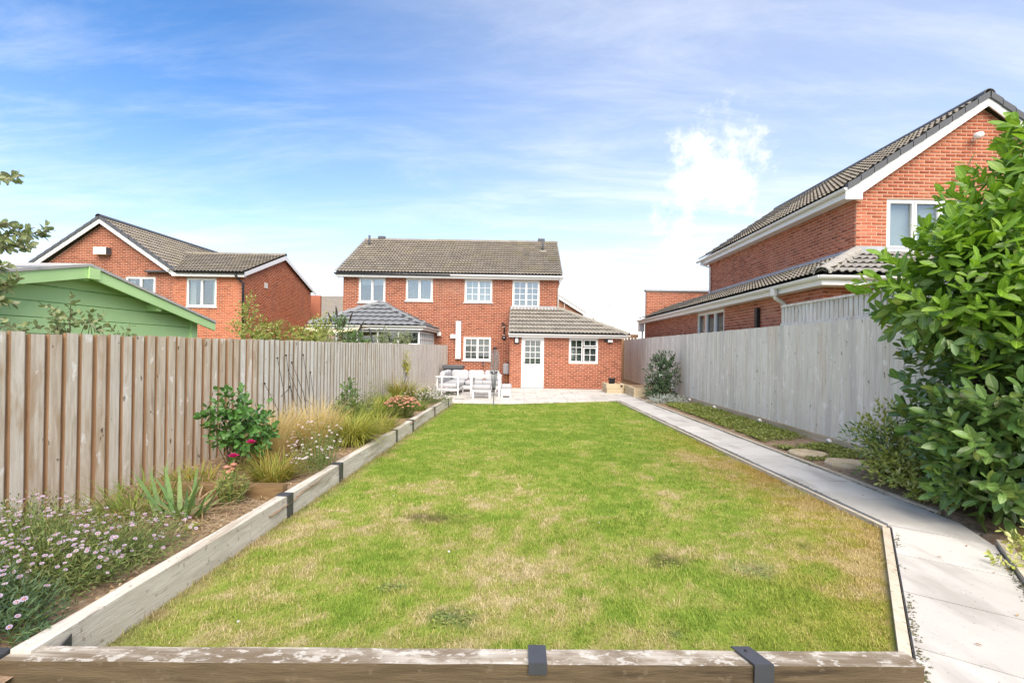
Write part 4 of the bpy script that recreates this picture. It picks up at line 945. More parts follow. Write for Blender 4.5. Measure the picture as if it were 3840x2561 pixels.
for z in (2.12, 2.24, 2.62):
    m = MB(); m.lathe([(0.02, 0), (0.022, 0.006), (0.012, 0.012)], (0, 0, 0), 10, M=Matrix.Translation((-0.785, HY - (0.06 if z < 2.2 else 0.08), z)) @ Matrix.Rotation(R(90), 4, 'X')); m.build('stud', MT['white'], t)
t = thing('hose_reel', (-0.64, HY, 0.5), 'grey wall mounted hose reel beside the extension pier', 'hose reel')
m = MB(); m.bevbox((-0.80, HY - 0.24, 0.50), (-0.54, HY - 0.05, 0.98), 0.07); m.build('housing', MT['hose'], t)
m = MB(); m.box((-0.74, HY - 0.06, 0.52), (-0.60, HY - 0.008, 0.96)); m.build('bracket', MT['black'], t)
m = MB(); m.tube([(-0.66, HY - 0.15, 0.52), (-0.65, HY - 0.17, 0.40), (-0.61, HY - 0.16, 0.28), (-0.66, HY - 0.15, 0.18), (-0.63, HY - 0.15, 0.06)], 0.011, 6); m.build('hose', MT['orange'], t, True)
t = thing('wall_pot', (-0.56, HY, 1.0), 'little terracotta wall pot with trailing plant above the hose reel', 'plant pot')
m = MB(); m.lathe([(0.04, 0), (0.065, 0.12), (0.07, 0.13)], (-0.58, HY - 0.08, 1.02), 12); m.build('pot', MT['terracotta'], t, True)
t = thing('outside_tap', (-1.95, HY, 0.85), 'black outside tap on the brick wall above the sofa back', 'tap')
m = MB(); m.tube([(-1.70, HY - 0.01, 0.93), (-1.70, HY - 0.10, 0.93), (-1.70, HY - 0.13, 0.86)], 0.022, 8); m.box((-1.75, HY - 0.09, 0.95), (-1.65, HY - 0.07, 0.985)); m.build('spout', MT['black'], t)
m = MB(); m.lathe([(0.045, 0), (0.045, 0.05), (0.02, 0.075)], (0, 0, 0), 10, M=Matrix.Translation((-1.70, HY - 0.008, 0.93)) @ Matrix.Rotation(R(90), 4, 'X')); m.build('wall_plate', MT['white'], t)

# ---------------------------------------------------------------- conservatory of the left half
C = thing('conservatory', (-5.95, 18.3, 0), 'white conservatory with grey tiled hipped roof beyond the board fence', 'conservatory')
cx0, cx1, cy0, cz = -7.95, -3.92, 18.3, 2.34
m = MB(); m.box((cx0, cy0, 0), (cx1, cy0 + 0.15, 0.75)); m.box((cx1 - 0.15, cy0 + 0.15, 0), (cx1, 21.39, 0.75)); m.box((cx0, cy0 + 0.15, 0), (cx0 + 0.15, 21.39, 0.75)); m.build('dwarf_wall', MT['core'], C)
def glazed(o, ud, nd, w, n, z0, z1, fan):
    M = basis(o, ud, nd); f = MB(); s = 0.06
    f.box((0, z0, -0.1), (w, z0 + s, -0.01), M=M); f.box((0, z1 - s, -0.1), (w, z1, -0.01), M=M)
    for i in range(n + 1): x = (w - s) * i / n; f.box((x, z0 + s, -0.1), (x + s, z1 - s, -0.01), M=M)
    f.box((s, fan, -0.095), (w - s, fan + s, -0.012), M=M)
    wf = f.build('window', MT['white'], C)
    for i in range(n):
        for (a, b) in ((z0 + s, fan), (fan + s, z1 - s)):
            p = MB(); p.box(((w - s) * i / n + s, a, -0.06), ((w - s) * (i + 1) / n, b, -0.054), M=M); p.build('pane', MT['glass'], wf)
glazed((cx0, cy0, 0), X_, nY, cx1 - cx0, 5, 0.75, cz - 0.08, 1.72); glazed((cx1, cy0 + 0.1, 0), Y_, X_, 3.0, 8, 0.75, cz - 0.08, 1.95)
m = MB(); m.box((cx0 + 0.4, 20.6, 0.7), (cx1 - 0.4, 20.65, 2.2)); m.build('room_dark_panel', MT['dark'], C)  # added dark panel painting the shaded inside of the conservatory
ap = (-5.96, 19.9, 3.46); ex0, ex1, ey = cx0 - 0.18, cx1 + 0.2, 18.12; ez = 2.44
Lf = math.hypot(ap[1] - ey, ap[2] - ez); Wf = ex1 - ex0
T = Tiles(0.27, 0.335, waves=1, amp=0.016)
T.roof((ex0, ey, ez), X_, (0, ap[1] - ey, ap[2] - ez), Wf, Lf, lambda u, s: (s / Lf) * (ap[0] - ex0) - 0.12 < u < Wf - (s / Lf) * (ex1 - ap[0]) + 0.05)
Ls = math.hypot(ex1 - ap[0], ap[2] - ez)
T.roof((ex1, ey, ez), Y_, (ap[0] - ex1, 0, ap[2] - ez), 21.39 - ey, Ls, lambda u, s: u > (s / Ls) * (ap[1] - ey) - 0.05)
T.build(C, MT['slate'], 150)
quad(C, 'roof_deck', [(ex0, ey + .02, ez), (ex1, ey + .02, ez), (ap[0], ap[1], ap[2])], MT['verge']); quad(C, 'roof_deck', [(ex1 - .01, ey, ez), (ex1 - .01, 21.39, ez), (ap[0], 21.39, ap[2]), (ap[0], ap[1], ap[2])], MT['verge'])
quad(C, 'roof_deck', [(ex0 + .01, 21.39, ez), (ex0 + .01, ey, ez), (ap[0], ap[1], ap[2]), (ap[0], 21.39, ap[2])], MT['slate'])
def hipcap(a, b, w=0.11):
    a = Vector(a); b = Vector(b); d = (b - a).normalized(); s = d.cross(Vector((0, 0, 1))).normalized(); up = s.cross(d)
    m = MB(); m.extrude([a - s * w - up * 0.035, a + up * 0.06 - s * 0.03, a + up * 0.06 + s * 0.03, a + s * w - up * 0.035], b - a); m.build('hip_cap', MT['slate'], C)
up = Vector((0, 0, 0.055)); A = Vector(ap)
hipcap(Vector((ex0, ey, ez)) + up, A + up); hipcap(Vector((ex1, ey, ez)) + up, A + up); hipcap(A + up, Vector((ap[0], 21.38, ap[2])) + up)
m = MB(); m.box((ex0 + .05, ey + 0.03, ez - 0.15), (ex1 - 0.05, ey + 0.06, ez - 0.01)); m.box((ex1 - 0.08, ey + 0.06, ez - 0.15), (ex1 - 0.05, 21.38, ez - 0.01)); m.box((ex0 + .05, ey + 0.06, ez - 0.15), (ex1 - 0.09, cy0 + 0.16, ez - 0.135)); m.build('fascia', MT['white'], C)
gutter(C, (ex0, ey - 0.03, ez), (ex1 + 0.06, ey - 0.03, ez), MT['offwhite']); gutter(C, (ex1 + 0.03, ey - 0.05, ez), (ex1 + 0.03, 21.38, ez - 0.01), MT['offwhite'])
m = MB(); m.bevbox((ex1 - 0.05, 21.2, ez - 0.28), (ex1 + 0.12, 21.385, ez - 0.10), 0.01); m.build('hopper', MT['white'], C)
# swing seat canopy standing in front of the conservatory
t = thing('swing_seat', (-6.6, 17.2, 0), 'cream canvas canopy of a garden swing seat beyond the fence', 'swing seat')
m = MB(); n = 10
for (x, sgn) in ((-7.6, 1),):
    vs = []
    for i in range(n + 1):
        u = i / n; xx = -7.55 + 1.9 * u; zz = 2.26 - 0.10 * math.sin(math.pi * u) + 0.05 * u
        vs += [(xx, 16.6, zz - 0.09), (xx, 16.62, zz), (xx, 17.7, zz + 0.03)]
    m.add(vs, [(3 * i + k, 3 * i + 3 + k, 3 * i + 4 + k, 3 * i + 1 + k) for i in range(n) for k in (0, 1)])
m.build('canopy', MT['cream'], t)
for x, dx in ((-5.66, 0.32), (-7.55, -0.32)):
    for yy, dy in ((16.65, -0.1), (17.65, 0.1)):
        m = MB(); m.tube([(x, yy, 2.3), (x + dx, yy + dy, 1.1), (x + dx * 1.6, yy + dy * 2, 0)], 0.03, 8); m.build('leg', MT['metal_black'], t)
m = MB(); m.box((-7.3, 16.9, 0.40), (-5.9, 17.4, 0.48)); m.box((-7.3, 17.4, 0.48), (-5.9, 17.46, 1.0)); m.tube([(-7.2, 17.1, 0.45), (-7.5, 17.1, 2.25)], 0.01, 5); m.tube([(-6.0, 17.1, 0.45), (-5.7, 17.1, 2.25)], 0.01, 5); m.build('seat', MT['cream'], t)

# ---------------------------------------------------------------- neighbour's house on the right
H3 = thing('brick_house', (8.5, 10.3, 0), 'red brick house with white bargeboards and lean-to rising above the right fence', 'house')
gX0, gX1, gY = 7.2, 12.56, 10.3; apx = (9.88, 7.12)
gop = [(7.86 - gX0, 9.62 - gX0, 3.90, 5.0)]
wall_core('gable_wall', H3, (gX0, gY, 0), X_, nY, gX1 - gX0, 0, 5.2, gop, gable=(apx[0] - gX0, 7.0))
B = Bricks()
def gtop(z):
    if z < 5.15: return (0.0, gX1 - gX0)
    k = (z - 5.15) / (7.0 - 5.15); return (k * (apx[0] - gX0), (gX1 - gX0) - k * (gX1 - apx[0]))
B.wall((gX0, gY, 0), X_, nY, gX1 - gX0, 3.6, 6.95, gop, gtop)
wall_core('side_wall', H3, (gX0, 18.2, 0), nY, nX, 18.2 - gY - 0.22, 0, 5.2)
B.wall((gX0, 18.2, 0), nY, nX, 18.2 - gY, 3.6, 5.15)
LX, LY0, LY1 = 5.78, 9.15, 21.9
lop = [(LY1 - 15.7, LY1 - 13.6, 2.05, 2.88)]
wall_core('lean_to_wall', H3, (LX, LY1, 0), nY, nX, LY1 - LY0 - 0.22, 0, 3.02, lop)
B.wall((LX, LY1, 0), nY, nX, LY1 - LY0, 1.8, 2.96, lop)
wall_core('lean_to_wall', H3, (LX, LY0, 0), X_, nY, 6.6, 0, 3.02); B.wall((LX, LY0, 0), X_, nY, 3.2, 1.95, 2.96)
wall_core('parapet', H3, (5.80, 22.2, 0), X_, nY, 3.4, 0, 4.42); B.wall((5.80, 22.2, 0), X_, nY, 3.4, 2.7, 4.40)
B.build(H3, MT['brick_c'], 300, 2.2)
m = MB(); m.box((gX0, 18.2, 0), (gX1, 18.4, 5.2)); m.box((gX1 - 0.2, 10.52, 0), (gX1, 18.2, 5.2)); m.box((LX, LY1 + .001, 0), (LX + 0.22, 22.19, 3.02)); m.build('rear_wall', MT['core'], H3)
m = MB(); m.bevbox((5.74, 22.12, 4.42), (9.25, 22.48, 4.50), 0.012); m.build('coping', MT['lead'], H3)
w, h = 1.76, 1.10
window(H3, (7.86, gY, 3.90), X_, nY, w, h, [(0.045, 0.60, 0.045, h - 0.045, 1, 1), (0.62, 1.16, 0.045, h - 0.045, 1, 1), (1.18, w - 0.045, 0.045, h - 0.045, 1, 1)], True, 'glass', 'roller', blind_to=0.0)
w, h = 2.1, 0.83
window(H3, (LX, 15.7, 2.05), nY, nX, w, h, [(0.045, 0.70, 0.045, h - 0.045, 1, 1), (0.72, 1.38, 0.045, h - 0.045, 1, 1), (1.40, w - 0.045, 0.045, h - 0.045, 1, 1)], True, 'glass', 'none')
ge, gr = (6.90, 5.19), (9.88, 7.2)
T = Tiles(0.297, 0.325); Lm = math.hypot(gr[0] - ge[0], gr[1] - ge[1])
T.roof((ge[0], 18.6, ge[1]), nY, (gr[0] - ge[0], 0, gr[1] - ge[1]), 18.6 - 10.16, Lm)
Ll = math.hypot(1.72, 0.72)
T.roof((5.48, 22.15, 3.08), nY, (1.72, 0, 0.72), 22.15 - 8.72, Ll, lambda u, s: 22.15 - u > 8.72 + (s / Ll) * 1.58 - 0.1)
Lfr = math.hypot(1.58, 0.72)
n_main = len(T.M); T.build(H3, MT['tile'], 300)
T2 = Tiles(0.297, 0.325); T2.roof((5.48, 8.72, 3.08), X_, (0, 1.58, 0.72), 6.9, Lfr, lambda u, s: u > (s / Lfr) * 1.72 - 0.1); T2.build(H3, MT['lichen'], 80)
quad(H3, 'roof_deck', [(ge[0] + .02, 18.6, ge[1]), (ge[0] + .02, 10.18, ge[1]), (gr[0], 10.18, gr[1] - .01), (gr[0], 18.6, gr[1] - .01)], MT['verge'])
quad(H3, 'roof_deck', [(gr[0], 10.16, gr[1] + .02), (2 * gr[0] - ge[0], 10.16, ge[1]), (2 * gr[0] - ge[0], 18.6, ge[1]), (gr[0], 18.6, gr[1] + .02)], MT['tile'])
quad(H3, 'roof_deck', [(5.5, 22.15, 3.075), (5.5, 8.74, 3.075), (7.2, 10.3, 3.795), (7.2, 22.15, 3.795)], MT['verge'])
quad(H3, 'roof_deck', [(5.5, 8.74, 3.07), (12.3, 8.74, 3.07), (12.3, 10.3, 3.79), (7.2, 10.3, 3.79)], MT['verge'])
ridge(H3, (gr[0], 10.12, gr[1] + 0.045), (gr[0], 18.6, gr[1] + 0.045), MT['verge'], 0.13)
ridge(H3, (5.46, 8.70, 3.13), (7.18, 10.28, 3.86), MT['lichen'], 0.14, 0.45, 'hip_tile')
# flashings, bargeboards, gutters
m = MB(); m.box((7.17, 10.28, 3.79), (7.188, 18.2, 3.93)); m.extrude([(7.19, 10.2, 3.86), (6.98, 10.1, 3.775), (6.98, 22.1, 3.775), (7.19, 22.1, 3.86)], (0, 0, 0.015)); m.box((7.18, 10.265, 3.80), (12.3, 10.285, 3.96)); m.build('flashing', MT['lead'], H3)
for sg in (1, -1):
    mx = lambda x: gr[0] + (x - gr[0]) * sg
    m = MB(); dz = 0.02
    pts = [(mx(6.86), 10.14, ge[1] - 0.26), (mx(7.22), 10.14, ge[1] - 0.26), (mx(7.22), 10.14, ge[1] - 0.12), (mx(gr[0]), 10.14, gr[1] - 0.23), (mx(gr[0]), 10.14, gr[1] - 0.0), (mx(6.86), 10.14, ge[1] - 0.02)]
    m.extrude(pts, (0, 0.028, 0)); m.build('bargeboard', MT['white'], H3)
    m = MB(); m.extrude([(mx(6.95), 10.168, ge[1] - 0.06), (mx(gr[0]), 10.168, gr[1] - 0.08), (mx(gr[0]), 10.168, gr[1] - 0.05), (mx(6.95), 10.168, ge[1] - 0.03)], (0, 0.12, 0)); m.build('soffit', MT['white'], H3)
    n = 11
    for i in range(n):   # dark interlocking verge caps
        a = Vector((mx(6.88), 10.10, ge[1] + 0.0)); b = Vector((mx(gr[0]), 10.10, gr[1] + 0.02)); p = a + (b - a) * (i / n); q = a + (b - a) * ((i + 1) / n + 0.004)
        m = MB(); m.extrude([p + Vector((0, 0, -0.07)), q + Vector((0, 0, -0.085)), q + Vector((0, 0, 0.05)), p + Vector((0, 0, 0.075))], (0, 0.10, 0)); m.build('verge_cap', MT['verge'], H3)
m = MB(); m.box((6.93, 10.17, ge[1] - 0.20), (6.955, 18.6, ge[1] - 0.03)); m.box((6.955, 10.17, ge[1] - 0.20), (7.19, 18.6, ge[1] - 0.185)); m.build('fascia', MT['white'], H3)
gutter(H3, (6.87, 10.12, ge[1] - 0.02), (6.87, 18.75, ge[1] - 0.03), MT['white'], 0.062)
m = MB(); m.tube([(6.87, 18.35, ge[1] - 0.06), (6.88, 18.35, ge[1] - 0.2), (7.13, 18.12, ge[1] - 0.35), (7.13, 18.12, 3.85)], 0.036, 8); m.build('downpipe', MT['white'], H3, True)
m = MB(); m.box((5.52, 8.78, 2.90), (5.545, 22.3, 3.06)); m.box((5.545, 8.78, 2.90), (12.2, 8.805, 3.06)); m.box((5.545, 8.805, 2.90), (5.77, 22.3, 2.915)); m.box((5.77, 8.805, 2.90), (12.2, 9.14, 2.915)); m.build('fascia', MT['white'], H3)
gutter(H3, (5.46, 8.70, 3.065), (5.46, 22.45, 3.055), MT['white'], 0.066); gutter(H3, (5.42, 8.72, 3.065), (12.2, 8.72, 3.065), MT['white'], 0.066)
m = MB()
for a, b in (((5.40, 10.25, 2.86), (5.50, 10.37, 3.02)),): m.bevbox(a, b, 0.008)
m.tube([(5.45, 10.31, 2.90), (5.48, 10.31, 2.82), (5.68, 10.31, 2.70), (5.72, 10.31, 2.62), (5.72, 10.31, 1.2)], 0.048, 4); m.build('downpipe', MT['offwhite'], H3)
m = MB(); m.box((5.68, 11.52, 1.4), (5.76, 11.64, 2.72)); m.build('downpipe', MT['black'], H3)
m = MB(); m.box((5.5, 22.3, 2.55), (5.75, 22.5, 3.0)); m.tube([(5.68, 22.4, 2.6), (5.68, 22.4, 1.2)], 0.045, 8); m.build('downpipe', MT['white'], H3)
t = thing('security_camera', (9.75, gY, 6.33), 'white bullet security camera high on the right hand gable', 'camera')
M = Matrix.Translation((9.66, gY - 0.16, 6.33)) @ Matrix.Rotation(R(70), 4, 'Y') @ Matrix.Rotation(R(-25), 4, 'X')
m = MB(); m.lathe([(0.04, -0.10), (0.065, -0.08), (0.07, 0.10), (0.05, 0.12)], (0, 0, 0), 14, M=M); m.build('body', MT['white'], t, True)
m = MB(); m.lathe([(0.045, 0.121), (0.045, 0.128)], (0, 0, 0), 12, M=M); m.build('lens', MT['black'], t)
m = MB(); m.tube([(9.66, gY - 0.15, 6.33), (9.68, gY - 0.06, 6.28), (9.68, gY - 0.005, 6.28)], 0.022, 6); m.build('bracket', MT['white'], t)

# ---------------------------------------------------------------- neighbour's house on the left
H2 = thing('brick_house', (-16, 21, 0), 'orange red brick house with a gable and low wing beyond the green shed', 'house')
lY = 21.0; a0, a1, wx = -21.3, -15.42, -12.3
o2 = [(a_ - a0, b_ - a0, c_, d_) for a_, b_, c_, d_ in ((-17.51, -16.19, 3.45, 4.55),)]
wall_core('gable_wall', H2, (a0, lY, 0), X_, nY, a1 - a0, 0, 4.85, o2, gable=(-18.5 - a0, 6.9))
B = Bricks(); k1 = (-18.5 - a0)
def ltop(z):
    if z < 4.8: return (0.0, a1 - a0)
    k = (z - 4.8) / (6.88 - 4.8); return (k * k1, (a1 - a0) - k * (a1 + 18.5))
B.wall((a0, lY, 0), X_, nY, a1 - a0, 1.5, 6.83, o2, ltop)
o3 = [(-14.82 - a1, -13.49 - a1, 3.27, 4.53)]
B2 = Bricks()
wall_core('wing_wall', H2, (a1, lY, 0), X_, nY, wx - a1, 0, 4.72, o3); B2.wall((a1, lY, 0), X_, nY, wx - a1, 1.5, 4.66, o3)
wD = 27.7 - lY
wall_core('wing_wall', H2, (wx, lY + .22, 0), Y_, X_, wD - 0.22, 0, 4.72, gable=(24.4 - lY - 0.22, 6.1))
def wtop(z):
    if z < 4.7: return (0.0, wD)
    k = (z - 4.7) / (6.08 - 4.7); return (k * 3.4, wD - k * (wD - 3.4))
B2.wall((wx, lY + .001, 0), Y_, X_, wD, 1.5, 6.0, (), wtop)
B.build(H2, MT['brick'], 150, 1.7); B2.build(H2, MT['brick_b'], 150, 1.7)
w, h = 1.32, 1.10; window(H2, (-17.51, lY, 3.45), X_, nY, w, h, pl(w, h), True, 'glass_up', 'curtain')
w, h = 1.33, 1.26; window(H2, (-14.82, lY, 3.27), X_, nY, w, h, pl(w, h), True, 'glass_up', 'curtain')
m = MB(); m.box((a0, lY + .22, 0), (a0 + .2, 29, 4.85)); m.box((a0, 29, 0), (wx, 29.2, 4.7)); m.build('rear_wall', MT['core'], H2)
le, lr = (-15.22, 4.80), (-18.5, 7.08)
T = Tiles(0.297, 0.32); L1 = math.hypot(lr[0] - le[0], lr[1] - le[1])
# right-hand slope of the gable roof (rises towards -X); keep what is not under the wing roof
def in_g(u, s):
    yy = 20.78 + u; zz = le[1] + (lr[1] - le[1]) * s / L1; vy = 20.8 + (zz - 4.78) / 1.45 * 3.6
    return yy < vy + 0.15 or zz > 6.2
T.roof((le[0], 20.78, le[1]), Y_, (lr[0] - le[0], 0, lr[1] - le[1]), 8.4, L1, in_g)
# wing roof front slope
Lw = math.hypot(3.67, 1.45)
def in_w(u, s):
    xx = -17.6 + u; zz = 4.76 + 1.45 * s / Lw; vx = -15.22 - (zz - 4.80) / (2.28) * 3.28
    return xx > vx - 0.1
T.roof((-17.6, 20.73, 4.76), X_, (0, 3.67, 1.45), 17.6 - 12.14, Lw, in_w)
T.build(H2, MT['tile'], 300)
quad(H2, 'roof_deck', [(le[0], 20.8, le[1]), (le[0], 29, le[1]), (lr[0], 29, lr[1] - .01), (lr[0], 20.8, lr[1] - .01)], MT['verge'])
quad(H2, 'roof_deck', [(2 * lr[0] - le[0], 29, le[1]), (2 * lr[0] - le[0], 20.78, le[1]), (lr[0], 20.78, lr[1] + .03), (lr[0], 29, lr[1] + .03)], MT['tile'])
quad(H2, 'roof_deck', [(-16.5, 20.75, 4.755), (-12.16, 20.75, 4.755), (-12.16, 24.4, 6.20), (-17.4, 24.4, 6.20)], MT['verge'])
quad(H2, 'roof_deck', [(-17.4, 24.4, 6.22), (-12.15, 24.4, 6.22), (-12.15, 28.0, 4.78), (-17.4, 28.0, 4.78)], MT['tile'])
ridge(H2, (lr[0], 20.70, lr[1] + 0.06), (lr[0], 29, lr[1] + 0.06), MT['verge'], 0.14); ridge(H2, (-12.13, 24.4, 6.26), (-17.3, 24.4, 6.26), MT['tile'], 0.12)
for sg in (1, -1):
    mx = lambda x: lr[0] + (x - lr[0]) * sg
    m = MB(); m.extrude([(mx(-15.30), 20.76, le[1] - 0.18), (mx(lr[0]), 20.76, lr[1] - 0.25), (mx(lr[0]), 20.76, lr[1] - 0.02), (mx(-15.20), 20.76, le[1] - 0.0)], (0, 0.028, 0)); m.build('bargeboard', MT['white'], H2)
    for i in range(10):
        a = Vector((mx(-15.18), 20.72, le[1] + 0.02)); b = Vector((mx(lr[0]), 20.72, lr[1] + 0.03)); p = a + (b - a) * (i / 10); q = a + (b - a) * ((i + 1) / 10 + 0.004)
        m = MB(); m.extrude([p + Vector((0, 0, -0.07)), q + Vector((0, 0, -0.085)), q + Vector((0, 0, 0.05)), p + Vector((0, 0, 0.075))], (0, 0.10, 0)); m.build('verge_cap', MT['verge'], H2)
for (ya, yb) in ((20.74, 24.4), (28.05, 24.4)):
    m = MB(); m.extrude([(-12.14, ya, 4.58), (-12.14, yb, 6.00), (-12.14, yb, 6.20), (-12.14, ya, 4.76)], (-0.028, 0, 0)); m.build('bargeboard', MT['white'], H2)
m = MB(); m.box((-15.3, 20.75, 4.58), (-12.17, 20.775, 4.74)); m.box((-15.3, 20.775, 4.58), (-12.17, 20.99, 4.595)); m.build('fascia', MT['white'], H2)
gutter(H2, (-15.12, 20.68, 4.77), (-12.1, 20.68, 4.76), MT['black'], 0.065)
m = MB(); m.tube([(-12.5, 20.68, 4.72), (-12.45, 20.75, 4.55), (-12.28, 20.92, 4.35), (-12.26, 20.94, 1.5)], 0.05, 8); m.build('downpipe', MT['black'], H2, True)
m = MB(); m.bevbox((-18.72, 20.72, 5.46), (-18.16, 20.99, 5.78), 0.02); m.build('flue', MT['offwhite'], H2)
m = MB(); m.box((-18.22, 20.73, 5.47), (-18.14, 20.98, 5.77)); m.build('flue_grille', MT['verge'], H2)
m = MB(); m.box((wx - 0.0, 22.7, 4.35), (wx + 0.03, 22.95, 4.6)); m.build('wall_vent', MT['offwhite'], H2)

# ---------------------------------------------------------------- houses farther off
def far_house(name, label, x0, x1, y0, y1, ze, zr, ridge_along, mat_wall, mat_roof, win=()):
    t = thing(name, ((x0 + x1) / 2, y0, 0), label, 'house')
    m = MB(); m.box((x0, y0, -0.1), (x1, y1, ze)); ov = 0.25
    xm, ym = (x0 + x1) / 2, (y0 + y1) / 2; k = (zr - ze) / (xm - x0) if ridge_along == 'y' else (zr - ze) / (ym - y0)
    if ridge_along == 'y': m.extrude([(x0, y0, ze), (x1, y0, ze), (xm, y0, zr)], (0, y1 - y0, 0))
    else: m.extrude([(x0, y0, ze), (x0, ym, zr), (x0, y1, ze)], (x1 - x0, 0, 0))
    m.build('wall', mat_wall, t)
    r = MB()
    if ridge_along == 'y':
        for sg in (-1, 1):
            e = xm + sg * (xm - x0 + ov); ez_ = ze - ov * k
            r.extrude([(xm, y0 - ov, zr + 0.08), (e, y0 - ov, ez_ + 0.08), (e, y0 - ov, ez_ + 0.2), (xm, y0 - ov, zr + 0.22)], (0, y1 - y0 + 2 * ov, 0))
            b = MB(); b.extrude([(xm, y0 - ov - 0.05, zr - 0.17), (e, y0 - ov - 0.05, ez_ - 0.12), (e, y0 - ov - 0.05, ez_ + 0.08), (xm, y0 - ov - 0.05, zr + 0.08)], (0, 0.04, 0)); b.build('bargeboard', MT['white'], t)
    else:
        for sg in (-1, 1):
            e = ym + sg * (ym - y0 + ov); ez_ = ze - ov * k
            r.extrude([(x0 - ov, ym, zr + 0.08), (x0 - ov, e, ez_ + 0.08), (x0 - ov, e, ez_ + 0.2), (x0 - ov, ym, zr + 0.22)], (x1 - x0 + 2 * ov, 0, 0))
        b = MB(); b.box((x0 - ov, y0 - ov - 0.04, ze - ov * k - 0.1), (x1 + ov, y0 - ov, ze - ov * k + 0.1)); b.build('fascia', MT['white'], t)
    r.build('roof', mat_roof, t)
    for (a, b_, c, d) in win:
        f = MB(); f.box((a, y0 - 0.03, c), (b_, y0 - 0.001, d)); wf = f.build('window', MT['white'], t)
        for (p, q) in ((a + 0.08, (a + b_) / 2 - 0.04), ((a + b_) / 2 + 0.04, b_ - 0.08)):
            g2 = MB(); g2.box((p, y0 - 0.036, c + 0.08), (q, y0 - 0.031, d - 0.08)); g2.build('pane', MT['lead'], wf)
    return t
def courses(name, cols, mort):
    m = bpy.data.materials.new(name); m.use_nodes = True; nt = m.node_tree; nt.nodes.clear(); g = G(nt)
    pos = g.n('ShaderNodeNewGeometry').outputs['Position']; s = g.n('ShaderNodeSeparateXYZ', {0: pos})
    v = g.n('ShaderNodeCombineXYZ', {0: g.math('ADD', s.outputs[0], s.outputs[1]), 1: s.outputs[2], 2: 0.0}).outputs[0]
    b = g.n('ShaderNodeTexBrick', {'Vector': v, 'Color1': (*cols[0], 1), 'Color2': (*cols[1], 1), 'Mortar': (*mort, 1), 'Scale': 1.0, 'Mortar Size': 0.012, 'Brick Width': 0.225, 'Row Height': 0.075})
    p = g.n('ShaderNodeBsdfPrincipled', {'Base Color': b.outputs[0], 'Roughness': 0.9}); g.n('ShaderNodeOutputMaterial', {0: p.outputs[0]}); return m
MT['farbrick'] = courses('far_brick', [(0.30, 0.105, 0.045), (0.38, 0.14, 0.065)], (0.42, 0.25, 0.16))
MT['farbuff'] = courses('far_buff_brick', [(0.50, 0.28, 0.14), (0.56, 0.33, 0.18)], (0.5, 0.36, 0.25))
fh = far_house('far_house', 'brown brick house gable showing behind the right end of the semi roof', -3.6, 5.1, 40, 50, 4.75, 7.45, 'y', MT['farbrick'], MT['tile_g'])
m = MB(); m.tube([(3.55, 39.85, 5.55), (3.55, 39.85, 4.75), (3.45, 39.85, 4.6)], 0.03, 6); m.build('aerial_pole', MT['offwhite'], fh)
far_house('far_house', 'lower brick annexe just right of the brown gable end', 4.3, 6.0, 40.4, 46, 3.55, 4.25, 'y', MT['farbrick'], MT['verge'])
far_house('far_house', 'small distant buff brick gable house beyond the extension hip tiles', 12.3, 15.3, 72, 80, 3.0, 5.15, 'y', MT['farbuff'], MT['tile_g'], [(13.0, 13.5, 2.7, 3.3), (14.1, 14.6, 2.7, 3.3)])
far_house('far_house', 'long distant brown roof beyond the extension hip tiles', 6.6, 13.0, 76, 84, 3.0, 5.35, 'x', MT['farbuff'], MT['tile_g'])
far_house('far_house', 'distant house roof between the conservatory and the orange brick wing', -21.0, -13.0, 42, 50, 4.1, 6.25, 'x', MT['farbrick'], MT['tile'])
far_house('far_house', 'distant brown ridge showing left of the dark verged gable', -55, -38, 42, 50, 4.6, 7.1, 'x', MT['farbrick'], MT['tile'])
m = MB(); m.tube([(11.75, 64, -0.1), (11.75, 64, 7.7)], [0.09, 0.06], 8); m.tube([(11.75, 64, 7.7), (11.75, 63.4, 7.8)], 0.04, 6); m.bevbox((11.66, 62.9, 7.74), (11.84, 63.5, 7.86), 0.03)
tag(m.build('street_lamp', MT['offwhite']), 'slim pale street lamp column on the skyline beyond the extension', 'street lamp')

